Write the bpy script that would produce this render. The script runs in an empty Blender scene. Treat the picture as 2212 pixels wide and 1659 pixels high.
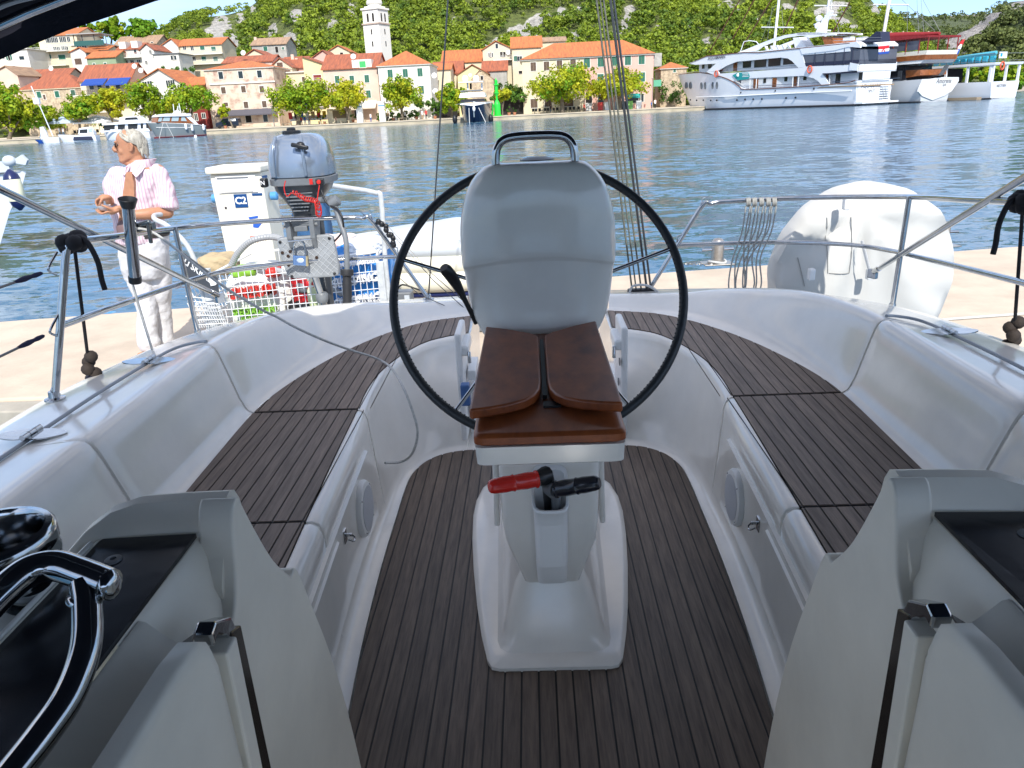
import bpy, bmesh, math, random
import numpy as np
from mathutils import Vector, Matrix, Euler
random.seed(7)
V = Vector
scene = bpy.context.scene
COL = scene.collection
R = math.radians
pi = math.pi

# ---------------------------------------------------------------- camera
# cockpit sole is z = 0, the boat's fore-and-aft axis is Y (aft = +Y), water at z = -0.7
CAM = V((-0.022, 0.0, 1.5))
PITCH, ROLL, YAW, FPX = 19.8, 2.7, 2.02, 1662.0
def cam_axes():
    p, r, y = R(PITCH), R(ROLL), R(YAW)
    f = V((0, math.cos(p), -math.sin(p))); rt = V((1, 0, 0)); up = rt.cross(f)
    rt2 = rt*math.cos(r) - up*math.sin(r); up2 = up*math.cos(r) + rt*math.sin(r)
    Y = Matrix.Rotation(y, 3, 'Z')
    return Y @ rt2, Y @ up2, Y @ f
CR, CU, CF = cam_axes()
cd = bpy.data.cameras.new('camera'); cam = bpy.data.objects.new('camera', cd); COL.objects.link(cam)
cd.sensor_width = 36; cd.lens = 36*FPX/2212; cd.clip_start = 0.05; cd.clip_end = 6000
m3 = Matrix((CR, CU, -CF)).transposed()
cam.matrix_world = Matrix.Translation(CAM) @ m3.to_4x4()
scene.camera = cam

# ---------------------------------------------------------------- world, sun, exposure
SUN_EL, SUN_AZ = 43.0, 8.0          # sun behind the camera, a little to the right
w = bpy.data.worlds.new('World'); scene.world = w; w.use_nodes = True
nt = w.node_tree; nt.nodes.clear()
wo = nt.nodes.new('ShaderNodeOutputWorld'); bg = nt.nodes.new('ShaderNodeBackground')
sky = nt.nodes.new('ShaderNodeTexSky'); sky.sky_type = 'NISHITA'; sky.sun_disc = False
sky.sun_elevation = R(SUN_EL); sky.sun_rotation = R(180-SUN_AZ); sky.altitude = 0
sky.air_density = 1.0; sky.dust_density = 0.1; sky.ozone_density = 1.5
bg.inputs['Strength'].default_value = 0.15
tc = nt.nodes.new('ShaderNodeTexCoord'); mp = nt.nodes.new('ShaderNodeMapping'); mp.inputs['Scale'].default_value = (1.2, 1.2, 7)
nz = nt.nodes.new('ShaderNodeTexNoise'); nz.inputs['Scale'].default_value = 2.4; nz.inputs['Detail'].default_value = 5
rp = nt.nodes.new('ShaderNodeValToRGB'); rp.color_ramp.elements[0].position = .42; rp.color_ramp.elements[1].position = .66
mx = nt.nodes.new('ShaderNodeMix'); mx.data_type = 'RGBA'
mul = nt.nodes.new('ShaderNodeMath'); mul.operation = 'MULTIPLY'; mul.inputs[1].default_value = .75
nt.links.new(tc.outputs['Generated'], mp.inputs['Vector']); nt.links.new(mp.outputs['Vector'], nz.inputs['Vector'])
nt.links.new(nz.outputs['Fac'], rp.inputs['Fac']); nt.links.new(rp.outputs['Color'], mul.inputs[0])
nt.links.new(mul.outputs[0], mx.inputs['Factor']); nt.links.new(sky.outputs['Color'], mx.inputs['A'])
mx.inputs['B'].default_value = (7.5, 6.6, 5.8, 1)
# clear autumn air: the lowest part of the sky is deeper blue than the model's pale horizon
sx_ = nt.nodes.new('ShaderNodeSeparateXYZ'); nt.links.new(tc.outputs['Generated'], sx_.inputs[0])
r2 = nt.nodes.new('ShaderNodeValToRGB'); r2.color_ramp.interpolation = 'EASE'; r2.color_ramp.elements[0].position = .0; r2.color_ramp.elements[1].position = .40
r2.color_ramp.elements[0].color = (.33, .43, .64, 1); r2.color_ramp.elements[1].color = (1, 1, 1, 1); nt.links.new(sx_.outputs['Z'], r2.inputs['Fac'])
m3_ = nt.nodes.new('ShaderNodeMix'); m3_.data_type = 'RGBA'; m3_.blend_type = 'MULTIPLY'; m3_.inputs['Factor'].default_value = 1
nt.links.new(mx.outputs['Result'], m3_.inputs['A']); nt.links.new(r2.outputs['Color'], m3_.inputs['B'])
nt.links.new(m3_.outputs['Result'], bg.inputs['Color']); nt.links.new(bg.outputs[0], wo.inputs[0])
sl = bpy.data.lights.new('sun', 'SUN'); sl.energy = 3.0; sl.angle = R(0.53); sl.color = (1.0, .95, .87)
so = bpy.data.objects.new('sun', sl); COL.objects.link(so)
sdir = V((math.sin(R(SUN_AZ))*math.cos(R(SUN_EL)), -math.cos(R(SUN_AZ))*math.cos(R(SUN_EL)), math.sin(R(SUN_EL))))
so.rotation_euler = sdir.to_track_quat('Z', 'Y').to_euler(); so.location = (2, -6, 30)
vs = scene.view_settings
scene.display_settings.display_device = 'sRGB'
vs.view_transform = 'Standard'; vs.look = 'None'; vs.gamma = 1.0; vs.use_curve_mapping = False
vs.exposure = 1.0

# ---------------------------------------------------------------- helpers
def ray(px, py):
    return (CR*((px-1106)/FPX) - CU*((py-829.5)/FPX) + CF)
def atY(px, py, Y):
    d = ray(px, py); return CAM + d*((Y-CAM.y)/d.y)
def atZ(px, py, Z):
    d = ray(px, py); return CAM + d*((Z-CAM.z)/d.z)
def atX(px, py, X):
    d = ray(px, py); return CAM + d*((X-CAM.x)/d.x)
ORG = {}
def tag(o, label=None, cat=None, group=None, kind=None):
    if label: o['label'] = label
    if cat: o['category'] = cat
    if group: o['group'] = group
    if kind: o['kind'] = kind
    return o
def thing(name, label, cat, loc=(0, 0, 0), group=None, rz=0):
    o = bpy.data.objects.new(name, None); COL.objects.link(o); o.empty_display_size = .1
    o.location = loc; ORG[o] = V(loc); o.rotation_euler.z = rz
    return tag(o, label, cat, group)
def copy_tree(o, parent=None):
    c = o.copy(); COL.objects.link(c)
    if parent: c.parent = parent
    ORG[c] = ORG.get(o, V())
    for ch in list(o.children): copy_tree(ch, c)
    return c

class MB:
    def __init__(s): s.v = []; s.f = []; s.m = []; s.mi = 0
    def add(s, vs_, fs):
        b = len(s.v); s.v += [tuple(p) for p in vs_]
        for f in fs: s.f.append([b+i for i in f]); s.m.append(s.mi)
        return s
    def box(s, c, d, rz=0, M=None):
        c = V(c); h = V(d)/2
        pts = [V((x*h.x, y*h.y, z*h.z)) for z in (-1, 1) for y in (-1, 1) for x in (-1, 1)]
        if rz: pts = [Matrix.Rotation(rz, 3, 'Z') @ p for p in pts]
        if M is not None: pts = [M @ p for p in pts]
        return s.add([c+p for p in pts], [(0, 2, 3, 1), (4, 5, 7, 6), (0, 1, 5, 4), (2, 6, 7, 3), (0, 4, 6, 2), (1, 3, 7, 5)])
    def hexa(s, p):   # 8 points: bottom ring 4, top ring 4
        return s.add(p, [(3, 2, 1, 0), (4, 5, 6, 7), (0, 1, 5, 4), (1, 2, 6, 5), (2, 3, 7, 6), (3, 0, 4, 7)])
    def prism(s, poly, d):
        n = len(poly); d = V(d); P = [V(p) for p in poly]
        return s.add(P+[p+d for p in P], [tuple(range(n))[::-1], tuple(range(n, 2*n))]+[(i, (i+1) % n, n+(i+1) % n, n+i) for i in range(n)])
    def rings(s, rings, cap=True, closed=False):
        n = len(rings[0]); b = len(s.v); k = len(rings)
        s.v += [tuple(p) for r in rings for p in r]
        for i in range(k-1 if not closed else k):
            for j in range(n):
                a = b+i*n; c = b+((i+1) % k)*n
                s.f.append([a+j, a+(j+1) % n, c+(j+1) % n, c+j]); s.m.append(s.mi)
        if cap and not closed:
            s.f.append([b+j for j in range(n)][::-1]); s.m.append(s.mi)
            s.f.append([b+(k-1)*n+j for j in range(n)]); s.m.append(s.mi)
        return s
    def grid(s, rows, flip=False):
        n = len(rows[0]); b = len(s.v); s.v += [tuple(p) for r in rows for p in r]
        for i in range(len(rows)-1):
            for j in range(n-1):
                q = [b+i*n+j, b+i*n+j+1, b+(i+1)*n+j+1, b+(i+1)*n+j]
                s.f.append(q[::-1] if flip else q); s.m.append(s.mi)
        return s
    def tube(s, pts, r, n=8, closed=False, sq=1.0):
        P = [V(p) for p in pts]; k = len(P); rr = r if isinstance(r, (list, tuple)) else [r]*k
        T = []
        for i in range(k):
            a = P[(i-1) % k] if (closed or i > 0) else P[i]; c = P[(i+1) % k] if (closed or i < k-1) else P[i]
            t = (c-a); T.append(t.normalized() if t.length > 1e-9 else V((0, 0, 1)))
        u = T[0].cross(V((0, 0, 1)));
        if u.length < .1: u = T[0].cross(V((0, 1, 0)))
        u.normalize(); rg = []
        for i in range(k):
            u = (u - T[i]*u.dot(T[i])); u.normalize(); w_ = T[i].cross(u)
            rg.append([P[i]+(u*math.cos(2*pi*j/n)+w_*math.sin(2*pi*j/n)*sq)*rr[i] for j in range(n)])
        return s.rings(rg, True, closed)
    def lathe(s, prof, c=(0, 0, 0), n=16, M=None, cap=True):
        c = V(c); rg = []
        for r, z in prof:
            ring = [V((r*math.cos(2*pi*j/n), r*math.sin(2*pi*j/n), z)) for j in range(n)]
            if M is not None: ring = [M @ p for p in ring]
            rg.append([c+p for p in ring])
        return s.rings(rg, cap)
    def ball(s, c, r, n=10, k=6, M=None):
        r = V(r) if isinstance(r, (tuple, list, V)) else V((r, r, r)); c = V(c); rg = []
        for i in range(k+1):
            a = -pi/2+pi*i/k; a = max(-pi/2+.02, min(pi/2-.02, a))
            ring = [V((r.x*math.cos(a)*math.cos(2*pi*j/n), r.y*math.cos(a)*math.sin(2*pi*j/n), r.z*math.sin(a))) for j in range(n)]
            if M is not None: ring = [M @ p for p in ring]
            rg.append([c+p for p in ring])
        return s.rings(rg, True)
    def build(s, name, mat_, parent=None, smooth=0, bevel=0, seg=2, sub=0, loc=None):
        me = bpy.data.meshes.new(name)
        o0 = ORG.get(parent, V()) if parent else (V(loc) if loc is not None else V())
        vv = np.array([tuple(p) for p in s.v], dtype=float) - np.array(o0)
        me.from_pydata([tuple(x) for x in vv.tolist()], [], s.f)
        ms = mat_ if isinstance(mat_, (list, tuple)) else [mat_]
        for q in ms: me.materials.append(q)
        if len(ms) > 1: me.polygons.foreach_set('material_index', s.m)
        if smooth:
            me.polygons.foreach_set('use_smooth', [True]*len(me.polygons))
            me.update(); me.set_sharp_from_angle(angle=R(smooth))
        o = bpy.data.objects.new(name, me); COL.objects.link(o)
        if parent: o.parent = parent; ORG[o] = ORG[parent]
        else: o.location = o0; ORG[o] = V(o0)
        if bevel:
            md = o.modifiers.new('bevel', 'BEVEL'); md.width = bevel; md.segments = seg; md.limit_method = 'ANGLE'; md.angle_limit = R(35); md.harden_normals = False
        if sub:
            md = o.modifiers.new('sub', 'SUBSURF'); md.levels = sub; md.render_levels = sub
        return o

def catmull(P, per=6, closed=False):
    P = [V(p) for p in P]; out = []; n = len(P)
    for i in range(n if closed else n-1):
        p0 = P[(i-1) % n] if closed or i > 0 else P[0]*2-P[1]; p1 = P[i]; p2 = P[(i+1) % n]
        p3 = P[(i+2) % n] if closed or i+2 < n else P[-1]*2-P[-2]
        for j in range(per):
            t = j/per
            out.append(.5*((2*p1)+(-p0+p2)*t+(2*p0-5*p1+4*p2-p3)*t*t+(-p0+3*p1-3*p2+p3)*t**3))
    if not closed: out.append(P[-1])
    return out

def rgb(h):   # '#rrggbb' to linear
    c = [int(h[i:i+2], 16)/255 for i in (1, 3, 5)]
    return tuple(x/12.92 if x <= .04045 else ((x+.055)/1.055)**2.4 for x in c)
MATS = {}
def mat(name, col, rough=.5, metal=0, coat=0, nz=None, bump=None, st=(1, 1, 1), isl=0, col2=None, trans=0, ior=1.45, alpha=1, sss=0, spec=None, obj_rand=0, edge=(.35, .65)):
    if name in MATS: return MATS[name]
    m = bpy.data.materials.new(name); m.use_nodes = True; t = m.node_tree; b = t.nodes['Principled BSDF']
    c = rgb(col) if isinstance(col, str) else col
    b.inputs['Base Color'].default_value = (*c, 1); b.inputs['Roughness'].default_value = rough; b.inputs['Metallic'].default_value = metal
    b.inputs['IOR'].default_value = ior
    if coat: b.inputs['Coat Weight'].default_value = coat; b.inputs['Coat Roughness'].default_value = .08
    if trans: b.inputs['Transmission Weight'].default_value = trans
    if alpha < 1: b.inputs['Alpha'].default_value = alpha
    if spec is not None: b.inputs['Specular IOR Level'].default_value = spec
    if sss: b.inputs['Subsurface Weight'].default_value = sss; b.inputs['Subsurface Radius'].default_value = (.01, .004, .002); b.inputs['Subsurface Scale'].default_value = 1
    L = t.links
    if nz or bump:
        tc = t.nodes.new('ShaderNodeTexCoord'); mp = t.nodes.new('ShaderNodeMapping'); mp.inputs['Scale'].default_value = st
        L.new(tc.outputs['Object'], mp.inputs['Vector'])
    cur = None
    if nz:
        n = t.nodes.new('ShaderNodeTexNoise'); n.inputs['Scale'].default_value = nz[0]; n.inputs['Detail'].default_value = 6; n.inputs['Roughness'].default_value = .62
        L.new(mp.outputs[0], n.inputs['Vector'])
        c2 = col2 if col2 is not None else tuple(x*(1-nz[1]) for x in c)
        if isinstance(c2, str): c2 = rgb(c2)
        rpn = t.nodes.new('ShaderNodeValToRGB'); e = rpn.color_ramp.elements
        e[0].position = edge[0]; e[1].position = edge[1]; e[0].color = (*c2, 1); e[1].color = (*c, 1)
        L.new(n.outputs['Fac'], rpn.inputs['Fac']); cur = rpn.outputs['Color']
    if isl or obj_rand:
        if isl:
            g = t.nodes.new('ShaderNodeNewGeometry'); src = g.outputs['Random Per Island']; am = isl
        else:
            g = t.nodes.new('ShaderNodeObjectInfo'); src = g.outputs['Random']; am = obj_rand
        mr = t.nodes.new('ShaderNodeMapRange'); mr.inputs['To Min'].default_value = 1-am; mr.inputs['To Max'].default_value = 1+am
        L.new(src, mr.inputs['Value'])
        mxn = t.nodes.new('ShaderNodeMix'); mxn.data_type = 'RGBA'; mxn.blend_type = 'MULTIPLY'; mxn.inputs['Factor'].default_value = 1
        if cur is not None: L.new(cur, mxn.inputs['A'])
        else: mxn.inputs['A'].default_value = (*c, 1)
        L.new(mr.outputs[0], mxn.inputs['B']); cur = mxn.outputs['Result']
    if cur is not None: L.new(cur, b.inputs['Base Color'])
    if bump:
        n2 = t.nodes.new('ShaderNodeTexNoise'); n2.inputs['Scale'].default_value = bump[0]; n2.inputs['Detail'].default_value = 5
        L.new(mp.outputs[0], n2.inputs['Vector'])
        bp = t.nodes.new('ShaderNodeBump'); bp.inputs['Strength'].default_value = bump[1]; bp.inputs['Distance'].default_value = bump[2]
        L.new(n2.outputs['Fac'], bp.inputs['Height']); L.new(bp.outputs[0], b.inputs['Normal'])
    MATS[name] = m; return m

def clip(poly, axis, lim, keep_less):
    out = []; n = len(poly)
    for i in range(n):
        a = poly[i]; b = poly[(i+1) % n]
        ia = (a[axis] <= lim) if keep_less else (a[axis] >= lim); ib = (b[axis] <= lim) if keep_less else (b[axis] >= lim)
        if ia: out.append(a)
        if ia != ib:
            t = (lim-a[axis])/(b[axis]-a[axis]); out.append((a[0]+(b[0]-a[0])*t, a[1]+(b[1]-a[1])*t))
    return out

STEEL = mat('stainless_steel', (.46, .48, .50), .11, 1, nz=(30, .18), bump=(60, .05, .002))
GEL = mat('white_gelcoat', (.82, .80, .75), .2, 0, coat=.5, nz=(3.2, .11), bump=(5, .05, .01))
GELD = mat('nonskid_gelcoat', (.60, .62, .62), .5, 0, nz=(3, .1), bump=(420, .5, .002))
CREAM = mat('cream_gelcoat', (.80, .76, .67), .42, 0, coat=.08, nz=(4, .12), bump=(7, .05, .01))
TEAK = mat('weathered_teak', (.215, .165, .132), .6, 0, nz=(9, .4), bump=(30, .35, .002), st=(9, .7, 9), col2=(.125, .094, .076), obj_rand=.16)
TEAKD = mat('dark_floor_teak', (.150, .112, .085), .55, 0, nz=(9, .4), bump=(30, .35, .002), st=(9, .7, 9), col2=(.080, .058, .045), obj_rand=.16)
CAULK = mat('black_caulking', (.012, .012, .013), .55)
MAHOG = mat('varnished_mahogany', (.36, .095, .024), .42, 0, coat=.12, nz=(7, .5), col2=(.12, .028, .010), bump=(40, .15, .001), st=(2.2, 1, 2), edge=(.3, .7))
BLACKP = mat('black_plastic', (.012, .013, .015), .38)
GREYP = mat('grey_plastic', (.16, .175, .19), .45, nz=(14, .2))
WHITEP = mat('white_plastic', (.72, .73, .73), .4)
LEATHER = mat('dark_leather', (.030, .036, .042), .45, nz=(40, .3), bump=(180, .3, .001))
ROPEW = mat('white_rope', (.52, .53, .52), .75, nz=(90, .25), bump=(160, .6, .002))
ROPEB = mat('black_rope', (.010, .010, .013), .8, bump=(160, .6, .002))
CLOTHN = mat('navy_canvas', (.012, .013, .026), .85, nz=(30, .3), bump=(300, .3, .001))
# ================================================================ THE SAILBOAT
boat = thing('sailboat', 'white sailing yacht with teak laid cockpit, steering wheel and benches filling the foreground', 'sailboat', (0, 1.6, -.7))
ST = [  # floor edge, seat inner, seat outer, coaming crest (x,y,z), deck edge (x,y,z)
 ((.52, .95), (.655, .95), (1.10, .95), (1.27, .95, .70), (1.62, .95, .66)),
 ((.545, 1.5), (.675, 1.5), (1.105, 1.5), (1.275, 1.5, .70), (1.66, 1.5, .655)),
 ((.572, 1.9), (.693, 1.9), (1.113, 1.9), (1.28, 1.9, .70), (1.68, 1.95, .65)),
 ((.588, 2.3), (.710, 2.3), (1.124, 2.3), (1.28, 2.35, .695), (1.70, 2.4, .64)),
 ((.592, 2.68), (.724, 2.76), (1.13, 2.76), (1.28, 2.8, .695), (1.71, 2.95, .60)),
 ((.593, 2.87), (.73, 3.0), (1.10, 3.02), (1.265, 3.05, .69), (1.71, 3.35, .56)),
 ((.585, 3.02), (.712, 3.23), (1.03, 3.3), (1.215, 3.36, .67), (1.70, 3.7, .515)),
 ((.55, 3.13), (.655, 3.46), (.94, 3.55), (1.12, 3.68, .62), (1.62, 3.98, .485)),
 ((.50, 3.195), (.575, 3.64), (.79, 3.83), (.95, 3.99, .555), (1.42, 4.24, .47)),
 ((.44, 3.235), (.48, 3.73), (.62, 4.02), (.76, 4.15, .505), (1.1, 4.38, .462)),
 ((.36, 3.255), (.37, 3.79), (.38, 4.12), (.40, 4.25, .484), (.42, 4.47, .46))]
def station(u):
    i = min(int(u), len(ST)-2); t = u-i; out = []
    for k in range(5):
        g = lambda q: V(ST[max(0, min(len(ST)-1, q))][k]).to_3d() if len(ST[0][k]) == 2 else V(ST[max(0, min(len(ST)-1, q))][k])
        p0, p1, p2, p3 = g(i-1), g(i), g(i+1), g(i+2)
        if i == 0: p0 = p1*2-p2
        if i+2 > len(ST)-1: p3 = p2*2-p1
        out.append(.5*((2*p1)+(-p0+p2)*t+(2*p0-5*p1+4*p2-p3)*t*t+(-p0+3*p1-3*p2+p3)*t**3))
    return out
def section(u, groove=0.):
    F, Si, So, Cr, De = station(u)
    a = (Si-F); a.z = 0; a.normalize(); b = (Cr-So); b.z = 0; b.normalize(); g = groove
    P = []
    P.append(F+V((0, 0, -.02))); P.append(F+a*.004+V((0, 0, .004)))
    fl = min(.055, (Si-F).length*.45)
    P.append(F+a*fl*.7+V((0, 0, .010))); P.append(F+a*fl+V((0, 0, .022)))
    w0 = Si-a*.052; w0.z = 0; f1 = F+a*(fl+.012); f1.z = 0
    P.append(f1+V((0, 0, .05)))
    for q in (.33, .66): P.append(f1.lerp(w0, q)+V((0, 0, .05+.32*q))+a*g)
    P.append(w0+V((0, 0, .365))+a*g); P.append(w0+a*.003+V((0, 0, .390))+a*g)
    P.append(w0+a*.014+V((0, 0, .412-g))); P.append(w0+a*.032+V((0, 0, .422-g))); P.append(Si-a*.002+V((0, 0, .421-g)))
    P.append(Si+a*.001+V((0, 0, .408-g)))
    P.append(So-b*.001+V((0, 0, .408-g))); P.append(So+b*.002+V((0, 0, .424-g)))
    c0 = Cr.copy(); c0.z = 0; h = Cr.z
    P.append(So+b*.022+V((0, 0, .430))+b*g); wd = (c0-So).length
    bs = [(.20, .06), (.33, .20), (.48, .46), (.64, .735), (.73, .88), (.80, .950), (.88, .985), (1.0, 1.0)]
    o = V((So.x, So.y, 0))
    for s_, q in bs: P.append(o.lerp(c0, s_)+V((0, 0, .425+(h-.425)*q))+b*g*(1 if s_ < .95 else 0)-V((0, 0, g if s_ > .7 else 0)))
    d = De-Cr; dl = d.length
    P.append(Cr+d*min(.3, .05/dl*1)+V((0, 0, -.002)))
    P.append(Cr+d*.35+V((0, 0, -.004))); P.append(Cr+d*.7+V((0, 0, -.002)))
    e = d.copy(); e.z = 0; e.normalize()
    P.append(De-e*.03+V((0, 0, .004))); P.append(De-e*.008+V((0, 0, -.002))); P.append(De+V((0, 0, -.016)))
    P.append(De+V((0, 0, -.06))-e*.004); P.append(V((De.x*.97, De.y-.02, .05))); P.append(V((De.x*.93, De.y-.06, -.45))); P.append(V((De.x*.85, De.y-.12, -.85)))
    return P
us = [i/6 for i in range(0, 61)]
gr = {}
for s_ in (2.0, 4.0):
    us = [u for u in us if abs(u-s_) > .03]
    for d, g in ((-.03, 0), (-.017, .001), (-.010, .0065), (.010, .0065), (.017, .001), (.03, 0)): us.append(s_+d); gr[s_+d] = g
us.sort()
mb = MB()
for sx in (1, -1):
    rows = [[V((p.x*sx, p.y, p.z)) for p in section(u, gr.get(u, 0))] for u in us]
    mb.grid(rows, flip=(sx < 0))
mb.build('cockpit_moulding', GEL, boat, smooth=50)
# aft walk-through sides, floor and transom
mb = MB()
for sx in (1, -1):
    prof = [V((.36*sx, p.y, p.z)) for p in section(10.0)][1:]
    prof = [p for p in prof if p.z > -.1]+[V((.36*sx, 4.40, -.05)), V((.36*sx, 3.25, -.05))]
    mb.prism(prof, (.02*sx, 0, 0))
mb.box((0, 3.86, -.015), (.74, 1.25, .03)); mb.box((0, 4.44, -.15), (.8, .06, .26))
mb.build('walkthrough_moulding', GEL, boat, bevel=.006)
hb = MB()   # the shell under the cockpit, so that nothing shows through
hb.box((0, 1.9, -.46), (3.0, 4.2, .5)); hb.build('hull_bottom', GEL, boat)

def clipx(poly, a, b, y0, y1):
    p = clip(clip(poly, 0, a, False), 0, b, True); p = clip(clip(p, 1, y0, False), 1, y1, True) if len(p) > 2 else []
    return p
def planks(name, outline, x0, x1, w_, y0, y1, z, parent, th=.009, side=1, gap=.0052, pmat=None):
    base = MB(); o2 = clipx(outline, -9, 9, y0-.004, y1+.004)
    base.prism([V((p[0]*side, p[1], z-th-.003)) for p in o2], (0, 0, th)); bo = base.build(name, CAULK, parent)
    x = x0
    while x < x1-1e-6:
        pl = clipx(outline, x+gap/2, x+w_-gap/2, y0, y1)
        if len(pl) > 2 and max(q[1] for q in pl)-min(q[1] for q in pl) > .02:
            dz = random.uniform(-.0004, .0004)
            pm = MB().prism([V((p[0]*side, p[1], z-th+.003)) for p in pl], (0, 0, th-.003+dz))
            pm.build('plank', pmat or TEAK, bo)
        x += w_
    return bo
# sole
fo = []
for k in range(0, 101):
    F = station(k/10)[0]; fo.append((F.x-.004, F.y-.004))
outl = fo + [(-x, y) for x, y in fo[::-1]]
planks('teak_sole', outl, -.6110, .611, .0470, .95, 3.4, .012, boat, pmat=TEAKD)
# benches
for side in (1, -1):
    inn = []; out = []
    for k in range(0, 101):
        s_ = station(k/10); inn.append((s_[1].x, s_[1].y)); out.append((s_[2].x, s_[2].y))
    ol = inn + out[::-1]
    planks('bench_slats', ol, .655, 1.14, .0440, .95, 1.893, .426, boat, side=side)
    planks('bench_slats', ol, .655, 1.14, .0440, 1.907, 2.751, .426, boat, side=side)
    planks('bench_slats', ol, .3690, 1.14, .0440, 2.769, 4.2, .426, boat, side=side)

# locker doors, loudspeakers, latches on the bench fronts
def wallpt(y, z, side, off=0):
    best = min([k/60 for k in range(0, 300)], key=lambda u: abs(station(u)[1].y-y)); F, Si = station(best)[:2]
    a = (Si-F); a.z = 0; a.normalize(); w0 = Si-a*.052; f1 = F+a*.067; t = (z-.05)/.32
    x = f1.x+(w0.x-f1.x)*t-off
    return V((x*side, y, z))
for side in (1, -1):
    d = MB(); ys = [1.50+i*.09 for i in range(0, 13)]
    lo = .055; hi = .335
    def topz(y): return hi-(.0 if y < 2.0 else min(.0, 0))
    rows = [[wallpt(y, z, side, .008 if 0 < j < 4 and 0 < i < 12 else -.002) for j, z in enumerate((lo, lo+.004, .19, topz(y)-.004, topz(y)))] for i, y in enumerate(ys)]
    rows = []
    yy = [1.50, 1.504]+[1.52+i*.1 for i in range(0, 11)]+[2.575, 2.58]
    zz = [lo, lo+.005, .12, .19, .26, hi-.005, hi]
    for i, y in enumerate(yy):
        cut = 0
        rows.append([wallpt(y, z, side, -.003 if (i in (0, len(yy)-1) or j in (0, len(zz)-1)) else .011) for j, z in enumerate(zz)])
    d.grid(rows, flip=(side > 0)); d.build('locker_front', GEL, boat, smooth=30)
    s2 = MB(); rows = []
    for i, y in enumerate([1.53, 1.536, 1.7, 1.9, 1.98, 1.986]):
        rows.append([wallpt(y, z, side, .006 if (i in (0, 5) or j in (0, 3)) else .018) for j, z in enumerate((.075, .082, .305, .312))])
    s2.grid(rows, flip=(side > 0)); s2.build('locker_door', GEL, boat, smooth=30)
    c = wallpt(2.36, .21, side, .012); nrm = (wallpt(2.36, .30, side)-wallpt(2.36, .10, side)).cross(V((0, 1, 0)))
    if nrm.x*side > 0: nrm = -nrm
    M = nrm.to_track_quat('Z', 'Y').to_matrix()
    sp = MB().lathe([(.098, -.01), (.100, .008), (.094, .018), (.080, .021)], c, 32, M); so_ = sp.build('loudspeaker', WHITEP, boat, smooth=40)
    MB().lathe([(.079, .0195), (.079, .0225), (.0, .0255)], c, 32, M).build('grille', mat('speaker_grille', (.5, .52, .56), .5, bump=(500, .8, .003)), so_, smooth=30)
    for a in (.8, 2.4, 4.0, 5.5):
        MB().ball(c+M @ V((.088*math.cos(a), .088*math.sin(a), .019)), .0035, 6, 4).build('screw', STEEL, so_, smooth=60)
    c = wallpt(2.08, .268, side, .012)
    lt = MB().box(c, (.006, .03, .045)).box(c+V((-.012*side, 0, .004)), (.022, .008, .010))
    lo_ = lt.build('latch', STEEL, boat, bevel=.002)
    MB().tube([c+V((-.014*side, -.016, -.004)), c+V((-.026*side, -.012, -.012)), c+V((-.028*side, 0, -.018)), c+V((-.026*side, .012, -.012)), c+V((-.014*side, .016, -.004))], .003, 6).build('latch_ring', STEEL, lo_, smooth=60)

# coaming locker lids: flush lid edge on the side deck and stainless hinges
for side in (1, -1):
    g = MB()
    P = [V((1.455*side, y, .682+(-.0 if y < 2.4 else -(y-2.4)*.04))) for y in (1.2, 1.6, 2.0, 2.3, 2.6, 2.80)]
    P += [V((1.42*side, 2.87, .672)), V((1.35*side, 2.88, .684)), V((1.30*side, 2.84, .697))]
    g.tube(catmull(P, 4), .006, 8); g.build('lid_seam', mat('seam_sealant', (.33, .36, .40), .5), boat, smooth=60)
    for y in ((2.68, 1.97) if side < 0 else (2.68, 1.6)):
        c = V((1.455*side, y, .689-max(0, y-2.4)*.05)); h = MB()
        h.tube([c+V((0, -.042, .007)), c+V((0, -.015, .007))], .0085, 10); h.tube([c+V((0, -.013, .007)), c+V((0, .013, .007))], .0088, 10); h.tube([c+V((0, .015, .007)), c+V((0, .042, .007))], .0085, 10)
        ho = h.build('hinge', STEEL, boat, smooth=50)
        for s2_ in (-1, 1):
            lf = MB(); pl = []
            for k in range(24):
                a = 2*pi*k/24; rx = .075; px = c.x+s2_*(.045+rx*.75*math.cos(a)); py = c.y+.036*math.sin(a)*(1-.35*math.cos(a))
                pl.append(V((px, py, c.z-.001)))
            lf.prism(pl if s2_ > 0 else pl[::-1], (0, 0, .004)); lo2 = lf.build('hinge_leaf', STEEL, ho, smooth=30)
            
# ---- pedestal
base = []
for x, y in ((.155, 1.755), (.178, 1.762), (.192, 1.79), (.215, 1.90), (.238, 2.05), (.262, 2.25), (.28, 2.45), (.288, 2.62), (.283, 2.74), (.262, 2.85), (.22, 2.93), (.15, 2.96)): base.append((x, y))
bo = base + [(-x, y) for x, y in base[::-1]]
def ringz(sc, z, dy=0, cy=2.35):
    return [V((x*sc, cy+(y-cy)*sc+dy, z)) for x, y in bo]
mb = MB(); mb.rings([ringz(1, .004), ringz(1, .022), ringz(.975, .030), ringz(.93, .034)])
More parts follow.
